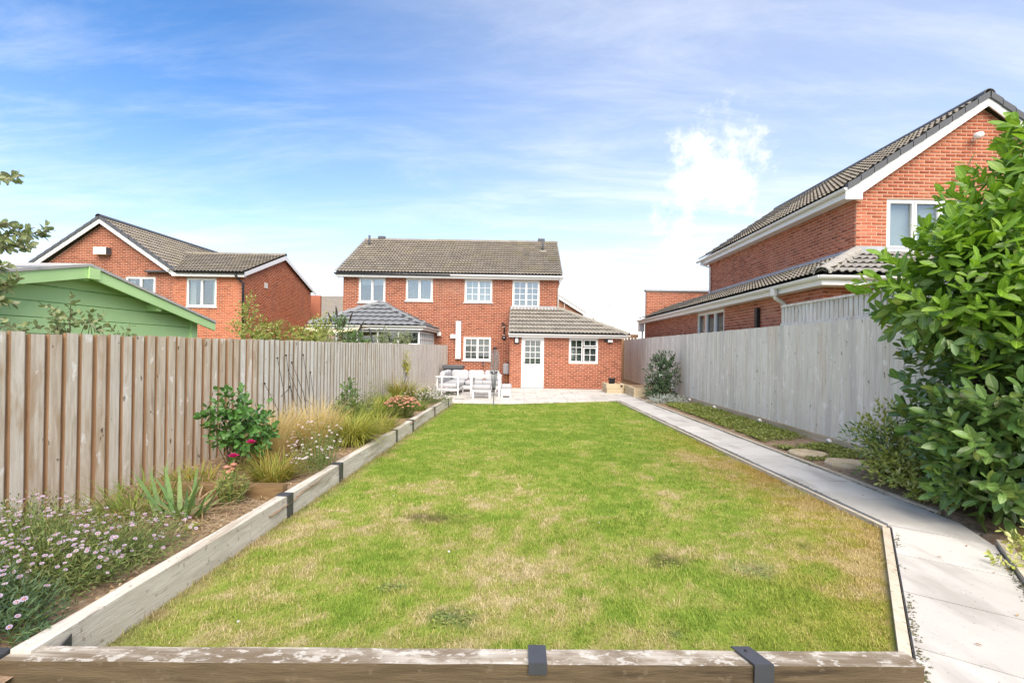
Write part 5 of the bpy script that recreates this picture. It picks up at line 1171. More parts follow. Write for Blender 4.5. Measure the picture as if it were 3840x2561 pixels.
# ---------------------------------------------------------------- green shed behind the fence
SH_ = thing('garden_shed', (-6.5, 5.2, 0), 'light green painted timber shed with overhanging gable behind the fence', 'shed')
fxs, wxs, ya, za = -4.70, -4.90, 5.17, 2.44; hs, ye0, ye1 = 2.13, 3.04, 7.30; pit = 0.235
wy0, wy1 = 3.3, 7.1
z = 0.05; bh = 0.165; k = 0
ztop = lambda y: za - 0.03 - pit * abs(y - ya)
while z < za - 0.06:
    z1 = z + bh; pts = []
    for (y) in (wy0, wy1):
        pass
    # board polygon under the roof line
    lo, hi = wy0, wy1
    def lim(zz): return max(wy0, ya - (za - 0.03 - zz) / pit), min(wy1, ya + (za - 0.03 - zz) / pit)
    l0, h0 = lim(z + 0.004); l1, h1 = lim(min(z1, za - 0.035))
    zz = min(z1, za - 0.035)
    poly = [(l0, z + 0.004), (h0, z + 0.004)]
    if ztop(h0) < zz - 1e-4 and h1 < h0: poly += [(h0, max(z + 0.005, min(zz, ztop(h0))))]
    poly += [(h1, zz), (l1, zz)]
    if ztop(l0) < zz - 1e-4 and l1 > l0: poly += [(l0, max(z + 0.005, min(zz, ztop(l0))))]
    if h0 - l0 > 0.2:
        m = MB(); n = len(poly)
        fr = [(wxs + (0.012 if q[1] > z + 0.01 else 0.0), q[0], q[1]) for q in poly]; bk = [(wxs - 0.03, q[0], q[1]) for q in poly]
        # front face with a chamfer along the top edge, so that each board throws a groove
        ins = [(wxs + 0.014, q[0], q[1] - (0.016 if abs(q[1] - zz) < 1e-6 else 0)) for q in poly]
        m.add(bk + [(wxs, q[0], q[1]) for q in poly] + ins, [tuple(range(n))[::-1]] + [(i, (i + 1) % n, n + (i + 1) % n, n + i) for i in range(n)] + [(n + i, n + (i + 1) % n, 2 * n + (i + 1) % n, 2 * n + i) for i in range(n)] + [tuple(2 * n + i for i in range(n))])
        m.build('board', MT['green_paint'], SH_)
    z += bh
m = MB(); m.box((wxs - 0.05, wy1 - 0.10, 0), (wxs + 0.05, wy1 + 0.02, ztop(wy1) - 0.0)); m.build('corner_post', MT['green_paint'], SH_)
m = MB(); m.box((-8.0, wy1 - 0.04, 0), (wxs - 0.04, wy1, 1.95)); m.box((-8.0, wy0, 0), (wxs - 0.04, wy0 + 0.04, 1.95)); m.box((-8.0, wy0 + 0.04, 0), (-7.96, wy1 - 0.04, 1.95)); m.build('side_wall', MT['green_paint'], SH_)
for (yb, zb) in ((ye0, za - pit * (ya - ye0)), (ye1, za - pit * (ye1 - ya))):
    m = MB(); m.extrude([(fxs + 0.02, ya, za + 0.005), (fxs + 0.02, yb, zb + 0.005), (fxs + 0.02, yb, zb + 0.035), (fxs + 0.02, ya, za + 0.035)], (-3.5, 0, 0)); m.build('roof', MT['felt'], SH_)
    m = MB(); m.extrude([(fxs - 0.025, ya, za), (fxs - 0.025, yb, zb), (fxs - 0.025, yb, zb - 0.11), (fxs - 0.025, ya, za - 0.12)], (0.028, 0, 0)); m.build('fascia', MT['green_paint'], SH_)
m = MB(); m.extrude([(fxs + 0.006, ya - 0.03, za - 0.005), (fxs + 0.006, ya + 0.10, za - 0.02), (fxs + 0.006, ya + 0.10, za - 0.125), (fxs + 0.006, ya - 0.03, za - 0.13)], (0.022, 0, 0)); m.build('finial', MT['green_paint'], SH_)
for y in (ya, ya + 1.05, ya - 1.05):
    zz = ztop(y) - 0.04; m = MB(); m.box((wxs + 0.01, y - 0.03, zz - 0.08), (fxs - 0.03, y + 0.03, zz)); m.build('purlin', MT['green_paint'], SH_)
# ---------------------------------------------------------------- patio furniture
def pillow(c, s, e=0.38, M=None, nu=20, nv=10, sag=0.0):
    m = MB(); vs = []; f = lambda t, p: math.copysign(abs(t) ** p, t)
    for j in range(nv + 1):
        ph = -math.pi / 2 + math.pi * j / nv
        for i in range(nu):
            th = 2 * math.pi * i / nu
            x = f(math.cos(ph), e) * f(math.cos(th), e); y = f(math.cos(ph), e) * f(math.sin(th), e); z = f(math.sin(ph), e * 1.3)
            p = Vector((x * s[0] / 2, y * s[1] / 2, z * s[2] / 2 - sag * (1 - min(1, x * x)) * (z > 0)))
            p = (M @ p) if M is not None else p
            vs.append(p + Vector(c))
    fs = [(j * nu + i, j * nu + (i + 1) % nu, (j + 1) * nu + (i + 1) % nu, (j + 1) * nu + i) for j in range(nv) for i in range(nu)]
    m.add(vs, fs); return m
PZt = 0.051
t = thing('corner_sofa', (-1.9, 17.2, PZt), 'white framed corner sofa with pale grey cushions on the patio', 'sofa')
def bar(m, a, b, w=0.045): m.box((min(a[0], b[0]) - w / 2, min(a[1], b[1]) - w / 2, min(a[2], b[2])), (max(a[0], b[0]) + w / 2, max(a[1], b[1]) + w / 2, max(a[2], b[2])))
m = MB(); m.box((-2.78, 15.8, 0.20), (-2.06, 17.12, 0.29)); m.box((-2.78, 17.12, 0.20), (-0.78, 17.92, 0.291)); m.build('base', MT['alu'], t)
m = MB(); m.box((-2.80, 15.82, 0.62), (-2.76, 17.9, 0.66)); m.box((-2.80, 17.88, 0.62), (-0.76, 17.92, 0.661)); m.build('back_rail', MT['alu'], t)
m = MB(); m.box((-2.82, 15.765, 0.655), (-2.055, 15.81, 0.695)); m.build('armrest', MT['alu'], t)
m = MB(); m.box((-0.80, 17.13, 0.655), (-0.755, 17.95, 0.695)); m.box((-0.80, 17.13, 0.06), (-0.755, 17.17, 0.655)); m.build('armrest', MT['alu'], t)
for (x, y, z) in ((-2.08, 15.788, 0.655), (-2.62, 15.788, 0.655), (-2.78, 15.84, 0.62), (-2.78, 17.9, 0.62), (-0.78, 17.9, 0.62), (-2.08, 17.10, 0.2), (-1.45, 17.15, 0.2), (-0.9, 17.15, 0.2)):
    m = MB(); bar(m, (x, y, PZt), (x, y, z)); m.build('leg', MT['alu'], t)
for (c, s) in (((-2.42, 16.47, 0.375), (0.70, 1.30, 0.17)), ((-2.40, 17.50, 0.375), (0.70, 0.76, 0.17)), ((-1.70, 17.50, 0.375), (0.66, 0.76, 0.17)), ((-1.11, 17.50, 0.375), (0.60, 0.76, 0.17))):
    pillow(c, s, 0.28).build('seat_cushion', MT['cushion'], t, True)
tl = Matrix.Rotation(R(-14), 4, 'X')
for (x, w) in ((-2.26, 0.64), (-1.66, 0.60), (-1.07, 0.56)):
    pillow((x, 17.74, 0.635), (w, 0.20, 0.42), 0.42, tl, sag=0.03).build('back_cushion', MT['cushion'], t, True)
tl = Matrix.Rotation(R(12), 4, 'Y')
for y in (16.2, 16.75, 17.3): pillow((-2.66, y, 0.63), (0.20, 0.56, 0.42), 0.42, tl, sag=0.0).build('back_cushion', MT['cushion'], t, True)
t = thing('garden_table', (-1.16, 15.98, PZt), 'white slatted top patio table in front of the sofa', 'table')
m = MB(); m.bevbox((-1.66, 15.58, 0.665), (-0.66, 16.38, 0.70), 0.006); m.build('table_frame', MT['alu'], t)
for k in range(7):
    m = MB(); m.bevbox((-1.67, 15.57 + k * 0.117, 0.703), (-0.65, 15.57 + k * 0.117 + 0.108, 0.735), 0.005); m.build('slat', MT['alu'], t)
for x in (-1.62, -0.70):
    for y in (15.62, 16.34):
        m = MB(); m.bevbox((x - 0.04, y - 0.04, PZt), (x + 0.04, y + 0.04, 0.665), 0.004); m.build('leg', MT['alu'], t)
def stool(x0, x1, y0, y1, lab, box):
    t = thing('footstool', ((x0 + x1) / 2, (y0 + y1) / 2, PZt), lab, 'stool', 'patio footstools')
    if box:
        m = MB(); m.bevbox((x0 + 0.01, y0 + 0.01, 0.10), (x1 - 0.01, y1 - 0.01, 0.33), 0.008); m.build('side_panel', MT['alu'], t)
    else:
        m = MB(); m.box((x0, y0, 0.26), (x1, y1, 0.32)); m.build('frame', MT['alu'], t)
    for x in (x0 + 0.03, x1 - 0.03):
        for y in (y0 + 0.03, y1 - 0.03): m = MB(); m.box((x - 0.028, y - 0.028, PZt), (x + 0.028, y + 0.028, 0.10 if box else 0.26)); m.build('leg', MT['alu'], t)
    pillow(((x0 + x1) / 2, (y0 + y1) / 2, 0.395), (x1 - x0 - 0.01, y1 - y0 - 0.01, 0.15), 0.26).build('cushion', MT['cushion'], t, True)
stool(-1.53, -0.95, 15.0, 15.5, 'open legged white footstool with grey cushion tucked at the table', False)
stool(-0.66 + 0.02, -0.30, 15.45, 15.98, 'boxed white footstool with grey cushion at the table end', True)
t = thing('storage_box', (-2.85, 19.6, PZt), 'dark grey storage box with padded lid behind the sofa', 'storage box')
m = MB(); m.bevbox((-3.16, 19.32, PZt), (-2.40, 19.95, 0.78), 0.01); m.build('body', MT['metal_black'], t)
for k in range(3): m = MB(); m.bevbox((-3.165, 19.305, 0.12 + k * 0.21), (-2.395, 19.318, 0.30 + k * 0.21), 0.004); m.build('panel', MT['verge'], t)
m = MB(); m.bevbox((-3.20, 19.27, 0.782), (-2.36, 20.0, 0.93), 0.03); m.build('lid', MT['verge'], t)

# rotary airer, folded
ax, ay = -0.77, 13.6
t = thing('rotary_airer', (ax, ay, 0), 'folded grey rotary clothes airer standing in the lawn by the patio', 'clothes airer')
m = MB(); m.tube([(ax, ay, 0.0), (ax + 0.005, ay, 0.46)], 0.017, 10); m.tube([(ax, ay, 0.46), (ax + 0.02, ay, 1.66)], 0.022, 10); m.build('pole', MT['galv'], t)
m = MB(); m.lathe([(0.03, 0), (0.055, 0.02), (0.055, 0.06), (0.03, 0.09)], (ax, ay, 0.45), 10); m.build('hub', MT['black'], t, True)
m = MB(); m.lathe([(0.03, 0), (0.07, 0.01), (0.07, 0.04), (0.02, 0.06)], (ax + 0.02, ay, 1.62), 10); m.build('top_cap', MT['black'], t, True)
arms = []
for k in range(4):
    a = R(35 + 90 * k); r0, r1, r2 = 0.05, 0.10, 0.105
    pts = [(ax + math.cos(a) * r0, ay + math.sin(a) * r0, 0.50), (ax + math.cos(a) * r1, ay + math.sin(a) * r1, 0.95), (ax + 0.02 + math.cos(a) * r2, ay + math.sin(a) * r2, 1.60)]
    m = MB(); m.tube(pts, 0.012, 6); m.build('arm', MT['galv'], t); arms.append(pts)
    m = MB(); m.tube([(ax + math.cos(a) * 0.03, ay + math.sin(a) * 0.03, 0.90), pts[1]], 0.009, 5); m.lathe([(0.02, -0.02), (0.024, 0.0), (0.02, 0.02)], pts[1], 8); m.build('strut', MT['black'], t)
m = MB()
for k in range(4):
    p0, p1 = arms[k], arms[(k + 1) % 4]
    for j in range(9):
        f = j / 8; A = Vector(p0[1]).lerp(Vector(p0[2]), f); Bv = Vector(p1[1]).lerp(Vector(p1[2]), f); mid = (A + Bv) / 2
        out = Vector((mid.x - ax, mid.y - ay, 0)).normalized() * (0.03 + 0.03 * random.random()); drop = 0.10 + 0.16 * random.random()
        m.tube([A, A.lerp(mid, .5) + out + Vector((0, 0, -drop * .75)), mid + out * 1.3 + Vector((0, 0, -drop)), Bv.lerp(mid, .5) + out + Vector((0, 0, -drop * .75)), Bv], 0.0022, 3, cap=False)
o = m.build('line', MT['line'], t)

# timber planters by the extension corner
def planter(name, label, rects, mat):
    t = thing(name, (rects[0][0], rects[0][1], 0.05), label, 'planter')
    for (x0, y0, z0, x1, y1, z1) in rects:
        m = MB(); m.bevbox((x0, y0, z0), (x1, y1, z1), 0.007); m.build('sleeper', MT[mat], t)
    return t
pl1 = planter('timber_planter', 'low square planter of stacked timber sleepers at the extension corner', [(3.19, 17.62, 0.03, 3.78, 17.72, 0.215), (3.19, 17.722, 0.031, 3.29, 18.6, 0.214), (3.76, 17.722, 0.031, 3.86, 18.6, 0.213),
     (3.17, 17.61, 0.218, 3.76, 17.71, 0.395), (3.17, 17.712, 0.219, 3.27, 18.6, 0.394), (3.76, 17.712, 0.2181, 3.86, 18.6, 0.393), (3.29, 18.5, 0.03, 3.75, 18.59, 0.38)], 'planter_wood')
m = MB(); m.box((3.28, 17.73, 0.05), (3.755, 18.49, 0.36)); m.build('soil', MT['soil'], pl1)
m = MB(); m.box((3.69, 17.602, 0.28), (3.765, 17.612, 0.36)); m.build('bracket', MT['black'], pl1)
pl2 = planter('timber_planter', 'long raised sleeper bed running from the corner planter beside the path', [(3.87, 16.95, 0.03, 3.97, 17.95, 0.205), (3.865, 16.951, 0.207, 3.965, 17.94, 0.37), (3.86, 16.2, 0.03, 3.96, 16.948, 0.205), (3.855, 16.201, 0.207, 3.955, 16.946, 0.36),
     (3.96, 16.2, 0.031, 5.17, 16.3, 0.204), (3.958, 16.202, 0.206, 5.16, 16.3, 0.355)], 'planter_wood')
m = MB(); m.box((3.97, 16.305, 0.06), (5.165, 18.6, 0.31)); m.build('soil', MT['soil'], pl2)
m = MB(); m.lathe([(0.10, 0), (0.135, 0.20), (0.145, 0.205), (0.145, 0.225), (0.125, 0.225), (0.11, 0.19)], (3.44, 18.0, 0.36), 18); tag(m.build('flower_pot', MT['black'], center=True, smooth=False), 'black plastic flower pot standing in the corner planter', 'pot')
m = MB(); m.lathe([(0.05, 0), (0.068, 0.10), (0.072, 0.105), (0.072, 0.12), (0.06, 0.12)], (3.66, 17.86, 0.36), 14); tag(m.build('flower_pot', MT['terracotta'], center=True), 'small terracotta flower pot beside the black pot', 'pot')

# ---------------------------------------------------------------- plants
def leaf_t(w, fold=0.18, curl=0.12, n=3):
    """leaf along +Y, length 1, midrib fold; 12 triangles"""
    m = MB(); prof = {3: [(0.22, 0.72), (0.55, 1.0), (0.83, 0.66)], 2: [(0.3, 0.9), (0.7, 0.85)], 1: [(0.5, 1.0)]}[n]
    vs = [(0, 0, 0)]
    for t, k in prof:
        z = -curl * t * t
        vs += [(-w / 2 * k, t, z + fold * w * k * .5), (0, t, z), (w / 2 * k, t, z + fold * w * k * .5)]
    vs.append((0, 1, -curl)); e = len(vs) - 1
    fs = [(0, 2, 1), (0, 3, 2)]
    for i in range(len(prof) - 1): b = 1 + 3 * i; fs += [(b, b + 1, b + 4, b + 3), (b + 1, b + 2, b + 5, b + 4)]
    b = 1 + 3 * (len(prof) - 1); fs += [(b, b + 1, e), (b + 1, b + 2, e)]
    m.add(vs, fs); return m

def rdir(n):
    v = rng.normal(size=(n, 3)); return v / np.linalg.norm(v, axis=1, keepdims=True)

def shoots(blobs, n, up=0.55, shell=0.4, rand=0.45, zmin=None):
    """points and outward directions spread through a union of ellipsoids"""
    w = np.array([b[3] * b[4] + b[4] * b[5] + b[3] * b[5] for b in blobs]); pick = rng.choice(len(blobs), n, p=w / w.sum())
    Bq = np.array(blobs)[pick]; d = rdir(n); r = rng.random(n) ** shell
    P = Bq[:, :3] + d * Bq[:, 3:] * r[:, None]
    D = d * 0.9 + np.array((0, 0, up)) + rdir(n) * rand
    if zmin is not None:
        k = P[:, 2] > zmin; P, D = P[k], D[k]
    return P, D / np.linalg.norm(D, axis=1, keepdims=True)

def leaves_on(P, D, per, slen, llen, spread=0.9, tilt=0.5, lv=0.3):
    """leaf frames spiralling up each shoot"""
    n = len(P); R_ = []
    a = np.cross(D, rdir(n)); a /= np.linalg.norm(a, axis=1, keepdims=True); b = np.cross(D, a)
    for k in range(per):
        t = k / max(1, per - 1); th = k * 2.4 + rng.random(n) * 0.6
        rad = a * np.cos(th)[:, None] + b * np.sin(th)[:, None]
        ld = rad * spread * (1 - 0.55 * t) + D * (0.35 + 0.65 * t) + np.array((0, 0, -0.05)) + rdir(n) * 0.2
        pos = P + D * (slen * (t - 0.3))[..., None] if np.ndim(slen) else P + D * slen * (t - 0.3)
        R_.append(frames(pos, ld, D * (1 - t * .4) + rad * -0.2 + rdir(n) * tilt * 0.4 + np.array((0, 0, 0.25)), llen * (1 - lv / 2 + lv * rng.random(n)) * (0.75 + 0.25 * math.sin(math.pi * (0.25 + 0.6 * t)))))
    return np.concatenate(R_)

def put_leaves(t, M, w, mat, n_ind=0, n=3, name='leaf', smooth=True, fold=0.18, curl=0.12):
    T = leaf_t(w, fold, curl, n); k = 0; vn = np.array([1.0 if abs(p[0]) < 1e-6 else 0.0 for p in T.v])
    if n_ind:
        ind = nearest(M[:, :3, 3], n_ind); me = T.mesh(name, MT[mat]); me.attributes.new('vein', 'FLOAT', 'POINT').data.foreach_set('value', vn.astype(np.float32)); copies(name, t, me, M[ind]); M = np.delete(M, ind, 0)
    if len(M): scatter('foliage', t, tmpl(T), M, MT[mat], extra={'vein': vn})

def stems(t, base, tips, r0, mat='bark', name='stem', bend=0.15, rt=0.25, n=5):
    m = MB()
    for q in tips:
        b = Vector(base) + Vector((random.uniform(-.05, .05), random.uniform(-.05, .05), 0)); q = Vector(q); mid = b.lerp(q, .5) + Vector((random.uniform(-bend, bend), random.uniform(-bend, bend), 0.05)) * (q - b).length * .6
        m.tube([b, b.lerp(mid, .6), mid, mid.lerp(q, .6), q], [r0, r0 * .85, r0 * .65, r0 * .45, r0 * rt], n)
    return m.build(name, MT[mat], t)

# -- big glossy laurel on the right
L = thing('laurel_bush', (5.0, 4.85, 0.08), 'tall glossy green laurel bush overhanging the path in front of the grey fence', 'bush')
lb = [(4.72, 4.55, 1.30, 0.80, 0.80, 1.10), (4.80, 4.45, 2.25, 0.98, 0.80, 0.80), (5.0, 4.5, 3.0, 0.75, 0.7, 0.60), (4.5, 4.5, 2.75, 0.42, 0.45, 0.40), (4.04, 4.5, 2.26, 0.55, 0.5, 0.52), (4.50, 4.3, 0.90, 0.58, 0.5, 0.66), (4.42, 4.45, 0.42, 0.42, 0.5, 0.30), (5.3, 4.2, 1.7, 0.8, 0.7, 1.5), (5.1, 4.45, 3.55, 0.45, 0.45, 0.34)]
P, D = shoots(lb, 1350, 0.55, 0.22, 0.4, 0.24)
stems(L, (5.0, 4.85, 0.0), P[rng.choice(len(P), 26, False)] * np.array((0.9, 0.98, 0.9)) + np.array((0.5, 0.1, 0.05)), 0.03)
Mx = leaves_on(P, D, 9, 0.28, 0.143, 1.0, lv=0.8)
# paler leaf colour on the higher, more upright shoots
zz = np.tile(P[:, 2] + 0.35 * D[:, 2] - 0.25 * np.abs(P[:, 0] - 4.4) + rng.normal(0, 0.18, len(P)), 9)
pale_lv = zz > 1.85
put_leaves(L, Mx[pale_lv], 0.46, 'laurel_pale', 130, fold=0.22); put_leaves(L, Mx[~pale_lv], 0.44, 'laurel', 170, fold=0.22)
P2, D2 = shoots([(b[0] + .05, b[1] + .05, b[2], b[3] * .8, b[4] * .8, b[5] * .85) for b in lb], 320, 0.3, 0.5, 0.8, 0.28)
put_leaves(L, leaves_on(P2, D2, 8, 0.30, 0.16, 1.0), 0.44, 'laurel', 0, 2)

# -- variegated euonymus at the laurel's foot
E_ = thing('variegated_shrub', (4.75, 5.75, 0.1), 'yellow and cream variegated shrub at the foot of the laurel', 'shrub')
P, D = shoots([(4.62, 5.85, 0.58, 0.40, 0.36, 0.44), (4.48, 5.35, 0.30, 0.36, 0.34, 0.24), (4.36, 4.95, 0.18, 0.20, 0.25, 0.14), (4.45, 5.65, 0.35, 0.3, 0.25, 0.28)], 360, 0.5, 0.4, 0.5, 0.1)
stems(E_, (4.75, 5.75, 0.05), P[:14], 0.010)
put_leaves(E_, leaves_on(P, D, 9, 0.14, 0.062, 1.0), 0.5, 'vari', 120, 2)
E3 = thing('willowy_shrub', (4.62, 6.0, 0.1), 'dark green narrow leaved shoots leaning out beside the variegated shrub', 'shrub')
P, D = shoots([(4.50, 6.05, 0.55, 0.22, 0.25, 0.30), (4.55, 5.7, 0.40, 0.25, 0.22, 0.22)], 46, 0.7, 0.4, 0.4, 0.15); D[:, 0] -= 0.5
stems(E3, (4.66, 6.05, 0.05), P[:10], 0.008)
put_leaves(E3, leaves_on(P, D, 11, 0.24, 0.085, 0.9), 0.24, 'laurel', 60, 2)
E2 = thing('variegated_plant', (3.85, 3.6, 0.08), 'small cream edged trailing plant spilling over the stout timber edging', 'plant')
P, D = shoots([(3.95, 3.62, 0.15, 0.20, 0.16, 0.10), (3.68, 3.52, 0.12, 0.22, 0.10, 0.05), (3.68, 3.12, 0.11, 0.14, 0.16, 0.08), (4.15, 3.75, 0.16, 0.2, 0.2, 0.12)], 64, 0.4, 0.5, 0.6, 0.05)
stems(E2, (4.0, 3.65, 0.05), P[:10], 0.004, 'stemgreen'); put_leaves(E2, leaves_on(P, D, 6, 0.08, 0.05, 1.1), 0.55, 'vari', 90, 2)

# -- dark shrub and silver mat against the right fence
def simple_shrub(name, label, cat, base, blobs, n, per, slen, llen, w, mat, n_ind=0, r0=0.012, ns=10, up=0.5, shell=0.35, lod=2, smat='bark', group=None):
    t = thing(name, base, label, cat, group); P, D = shoots(blobs, n, up, shell, 0.45, base[2] + 0.02)
    stems(t, base, P[:ns], r0, smat); put_leaves(t, leaves_on(P, D, per, slen, llen, 1.0), w, mat, n_ind, lod); return t, P, D
s1, P, D = simple_shrub('evergreen_shrub', 'rounded dark evergreen shrub against the far end of the grey fence', 'shrub', (4.62, 15.55, 0.08), [(4.60, 15.5, 0.85, 0.52, 0.45, 0.72), (4.68, 15.55, 1.28, 0.33, 0.3, 0.32), (4.52, 15.4, 0.45, 0.50, 0.4, 0.38)], 420, 8, 0.16, 0.085, 0.42, 'shrubdark', 60)
put_leaves(s1, leaves_on(P[:26] + np.array((-.1, -.12, 0)), D[:26], 5, 0.08, 0.075, 1.0), 0.5, 'silver', 0, 2)
s2, _, _ = simple_shrub('silver_plant', 'silver leaved mat spilling over the path edging below the dark shrub', 'plant', (4.35, 14.5, 0.06), [(4.28, 14.45, 0.14, 0.42, 0.42, 0.15), (4.75, 14.5, 0.15, 0.36, 0.35, 0.14)], 330, 7, 0.08, 0.05, 0.4, 'silver', 0, 0.004, 8)
# bright ground cover between path and fence
def ground_cover():
    n = 22000; x = rng.uniform(4.25, 5.16, n); y = 6.9 + 7.3 * rng.random(n)
    d = vnoise(x, y, 2.2, 41); k = (rng.random(n) < np.clip((d - 0.12) * 2.4, 0, 1)) & ((x - 4.45) ** 2 + (y - 7.35) ** 2 > 0.09) & ((x - 4.58) ** 2 + (y - 6.62) ** 2 > 0.1); x, y, d = x[k], y[k], d[k]
    P = np.stack([x, y, RZ(x, y) + 0.01 + 0.05 * d * rng.random(len(x))], 1); D = rdir(len(x)) * np.array((1, 1, .4)) + np.array((0, 0, .35))
    M = frames(P, D, (0, 0, 1), 0.028 + 0.02 * rng.random(len(x)))
    o = scatter('ground_cover', None, tmpl(leaf_t(0.7, 0.2, 0.1, 2)), M, MT['lime'])
    tag(o, 'bright yellow green creeping ground cover between path and grey fence', 'ground cover', kind='stuff')
ground_cover()

# -- bed plants on the left
def flower_t(r=0.013, petals=11):
    m = MB(); n = petals
    for i in range(n):
        a = 2 * math.pi * i / n; da = math.pi / n * 0.85
        c, s = math.cos(a), math.sin(a)
        m.add([(0.3 * r * math.cos(a), 0.3 * r * math.sin(a), 0), (r * .8 * math.cos(a - da), r * .8 * math.sin(a - da), .12 * r), (r * c, r * s, 0.08 * r), (r * .8 * math.cos(a + da), r * .8 * math.sin(a + da), .12 * r)], [(0, 1, 2, 3)], 0)
    k = 7; b = [(0.34 * r * math.cos(2 * math.pi * j / k), 0.34 * r * math.sin(2 * math.pi * j / k), 0.07 * r) for j in range(k)]
    m.add(b + [(0, 0, 0.25 * r)], [(j, (j + 1) % k, k) for j in range(k)], 1); return m

def aster(label, base, blobs, nsh, nfl, r, mat, petal, n_ind, per=7, llen=0.035, zmin=None, slen=0.13):
    t = thing('aster', base, label, 'flower'); P, D = shoots(blobs, nsh, 0.9, 0.5, 0.4, base[2] + 0.02)
    m = MB()
    for p, d in zip(P[::2], D[::2]):
        q = Vector(p); f = Vector((base[0] + (q.x - base[0]) * .75, base[1] + (q.y - base[1]) * .75, base[2])); m.tube([f, f.lerp(q, .6) + Vector((0, 0, .03)), q + Vector(d) * .05], [0.003, 0.0025, 0.0015], 4, cap=False)
    m.build('stem', MT['stemgreen'], t)
    put_leaves(t, leaves_on(P, D, per, slen, llen, 0.9), 0.22, mat, 0, 1, curl=0.2)
    F, FD = shoots(blobs, nfl * 3, 0.9, 0.12, 0.3, base[2] + 0.10)
    k = FD[:, 2] > 0.15; F = F[k][:nfl]; FD = FD[k][:nfl]; n = len(F)
    FD = FD * 0.7 + np.array((0.12, -0.35, 0.75)) + rdir(n) * 0.25
    F = F + FD * 0.045
    # petal disc faces FD: use +Y frame with Z as normal
    FD /= np.linalg.norm(FD, axis=1, keepdims=True)
    tmp = np.cross(FD, rdir(n)); M = frames(F, tmp, FD, 0.8 + 0.45 * rng.random(n))
    T = flower_t(r); ind = nearest(F, min(n_ind, n)); me = T.mesh('flower', [MT[petal], MT['eye']]); copies('flower', t, me, M[ind])
    rest = np.setdiff1d(np.arange(n), ind)
    if len(rest): scatter('flowers', t, tmpl(T), M[rest], [MT[petal], MT['eye']])
    return t
aster('lilac flowered aster clump in the bed corner beside the front sleeper', (-3.0, 3.05, 0.14), [(-3.05, 3.05, 0.27, 0.68, 0.46, 0.19), (-2.66, 3.25, 0.22, 0.36, 0.44, 0.14), (-3.5, 3.3, 0.27, 0.40, 0.42, 0.20), (-2.80, 2.75, 0.23, 0.44, 0.35, 0.16), (-3.45, 2.8, 0.26, 0.4, 0.4, 0.2)], 2600, 520, 0.0120, 'asterleaf', 'petal', 290, per=8)
aster('dark leaved aster with fewer lilac flowers in the very corner of the bed', (-2.72, 2.36, 0.14), [(-2.66, 2.36, 0.22, 0.34, 0.24, 0.17), (-3.05, 2.45, 0.24, 0.35, 0.25, 0.2)], 900, 60, 0.0135, 'asterdark', 'petal', 40, per=8, llen=0.045)
aster('small lilac aster leaning on the bed sleeper between the grasses', (-2.42, 5.75, 0.185), [(-2.45, 5.75, 0.45, 0.30, 0.30, 0.22), (-2.38, 5.4, 0.30, 0.22, 0.26, 0.12)], 260, 95, 0.014, 'asterleaf', 'petal_w', 80)
aster('pale lilac aster mound spilling over the sleepers at the patio corner', (-2.42, 12.4, 0.185), [(-2.35, 12.3, 0.40, 0.42, 0.55, 0.24), (-2.10, 12.75, 0.34, 0.36, 0.5, 0.20), (-2.65, 12.0, 0.34, 0.3, 0.4, 0.18)], 420, 340, 0.019, 'asterdark', 'petal_w', 200)

def grass_clump(name, label, base, n, r, L, W, mat, lean=(0.05, 0.7), droop=(0.4, 1.6), segs=5, n_ind=0, cat='grass', spread=1.0):
    t = thing(name, base, label, cat)
    n = int(n * 1.25) if not n_ind else n; L = (L[0] * 1.1, L[1] * 1.1); W = (W[0] * 1.25, W[1] * 1.25)
    a = rng.random(n) * 2 * math.pi; rr = r * np.sqrt(rng.random(n))
    P = np.stack([base[0] + rr * np.cos(a), base[1] + rr * np.sin(a), np.full(n, base[2] - 0.01)], 1)
    az = a + rng.normal(0, 0.5, n)
    le = lean[0] + (lean[1] - lean[0]) * rng.random(n); dr = droop[0] + (droop[1] - droop[0]) * rng.random(n)
    LL = L[0] + (L[1] - L[0]) * rng.random(n); WW = W[0] + (W[1] - W[0]) * rng.random(n)
    V, loops, tot, k = ribbons(P, az, LL, le, dr, WW, segs)
    V = V - np.array(base)
    if n_ind:
        nl = len(loops) // n; nt_ = len(tot) // n
        for i in range(min(n, n_ind)):
            me = mesh_np('blade', V[i * k:(i + 1) * k], loops[:nl], tot[:nt_], MT[mat]); link('blade', me, t)
        V, loops, tot = V[n_ind * k:], loops[:(n - n_ind) * nl], tot[:(n - n_ind) * nt_]; n -= n_ind
    if n > 0:
        o = link('blades', mesh_np('blades', V, loops, tot, MT[mat], None, {'rnd': np.repeat(rng.random(n), k)}), t); o['kind'] = 'stuff'
    return t
zs = 0.145; zb = 0.185
ir = grass_clump('iris', 'clump of broad sword shaped iris leaves with dry tips in the straw mulch', (-2.92, 4.05, zs), 34, 0.22, (0.22, 0.48), (0.022, 0.036), 'iris', (0.05, 0.9), (0.0, 0.7), 5, 34, 'plant')
grass_clump('dead_leaves', 'bleached dead iris leaves fallen round the living iris clump', (-2.85, 4.1, zs), 95, 0.28, (0.16, 0.42), (0.008, 0.02), 'straw', (0.5, 1.3), (0.5, 1.6), 5, 0, 'leaves')
grass_clump('grass_tuft', 'thin green grass blades standing against the fence foot behind the lilac asters', (-3.72, 3.35, zs), 34, 0.30, (0.2, 0.44), (0.006, 0.011), 'grassmix', (0.0, 0.4), (0.2, 1.2), 5, 0, 'grass')
grass_clump('grass_tuft', 'wispy green grass below the rose against the fence foot', (-3.55, 4.6, zs), 60, 0.30, (0.16, 0.42), (0.005, 0.010), 'grassgreen', (0.1, 0.8), (0.4, 1.6), 5)
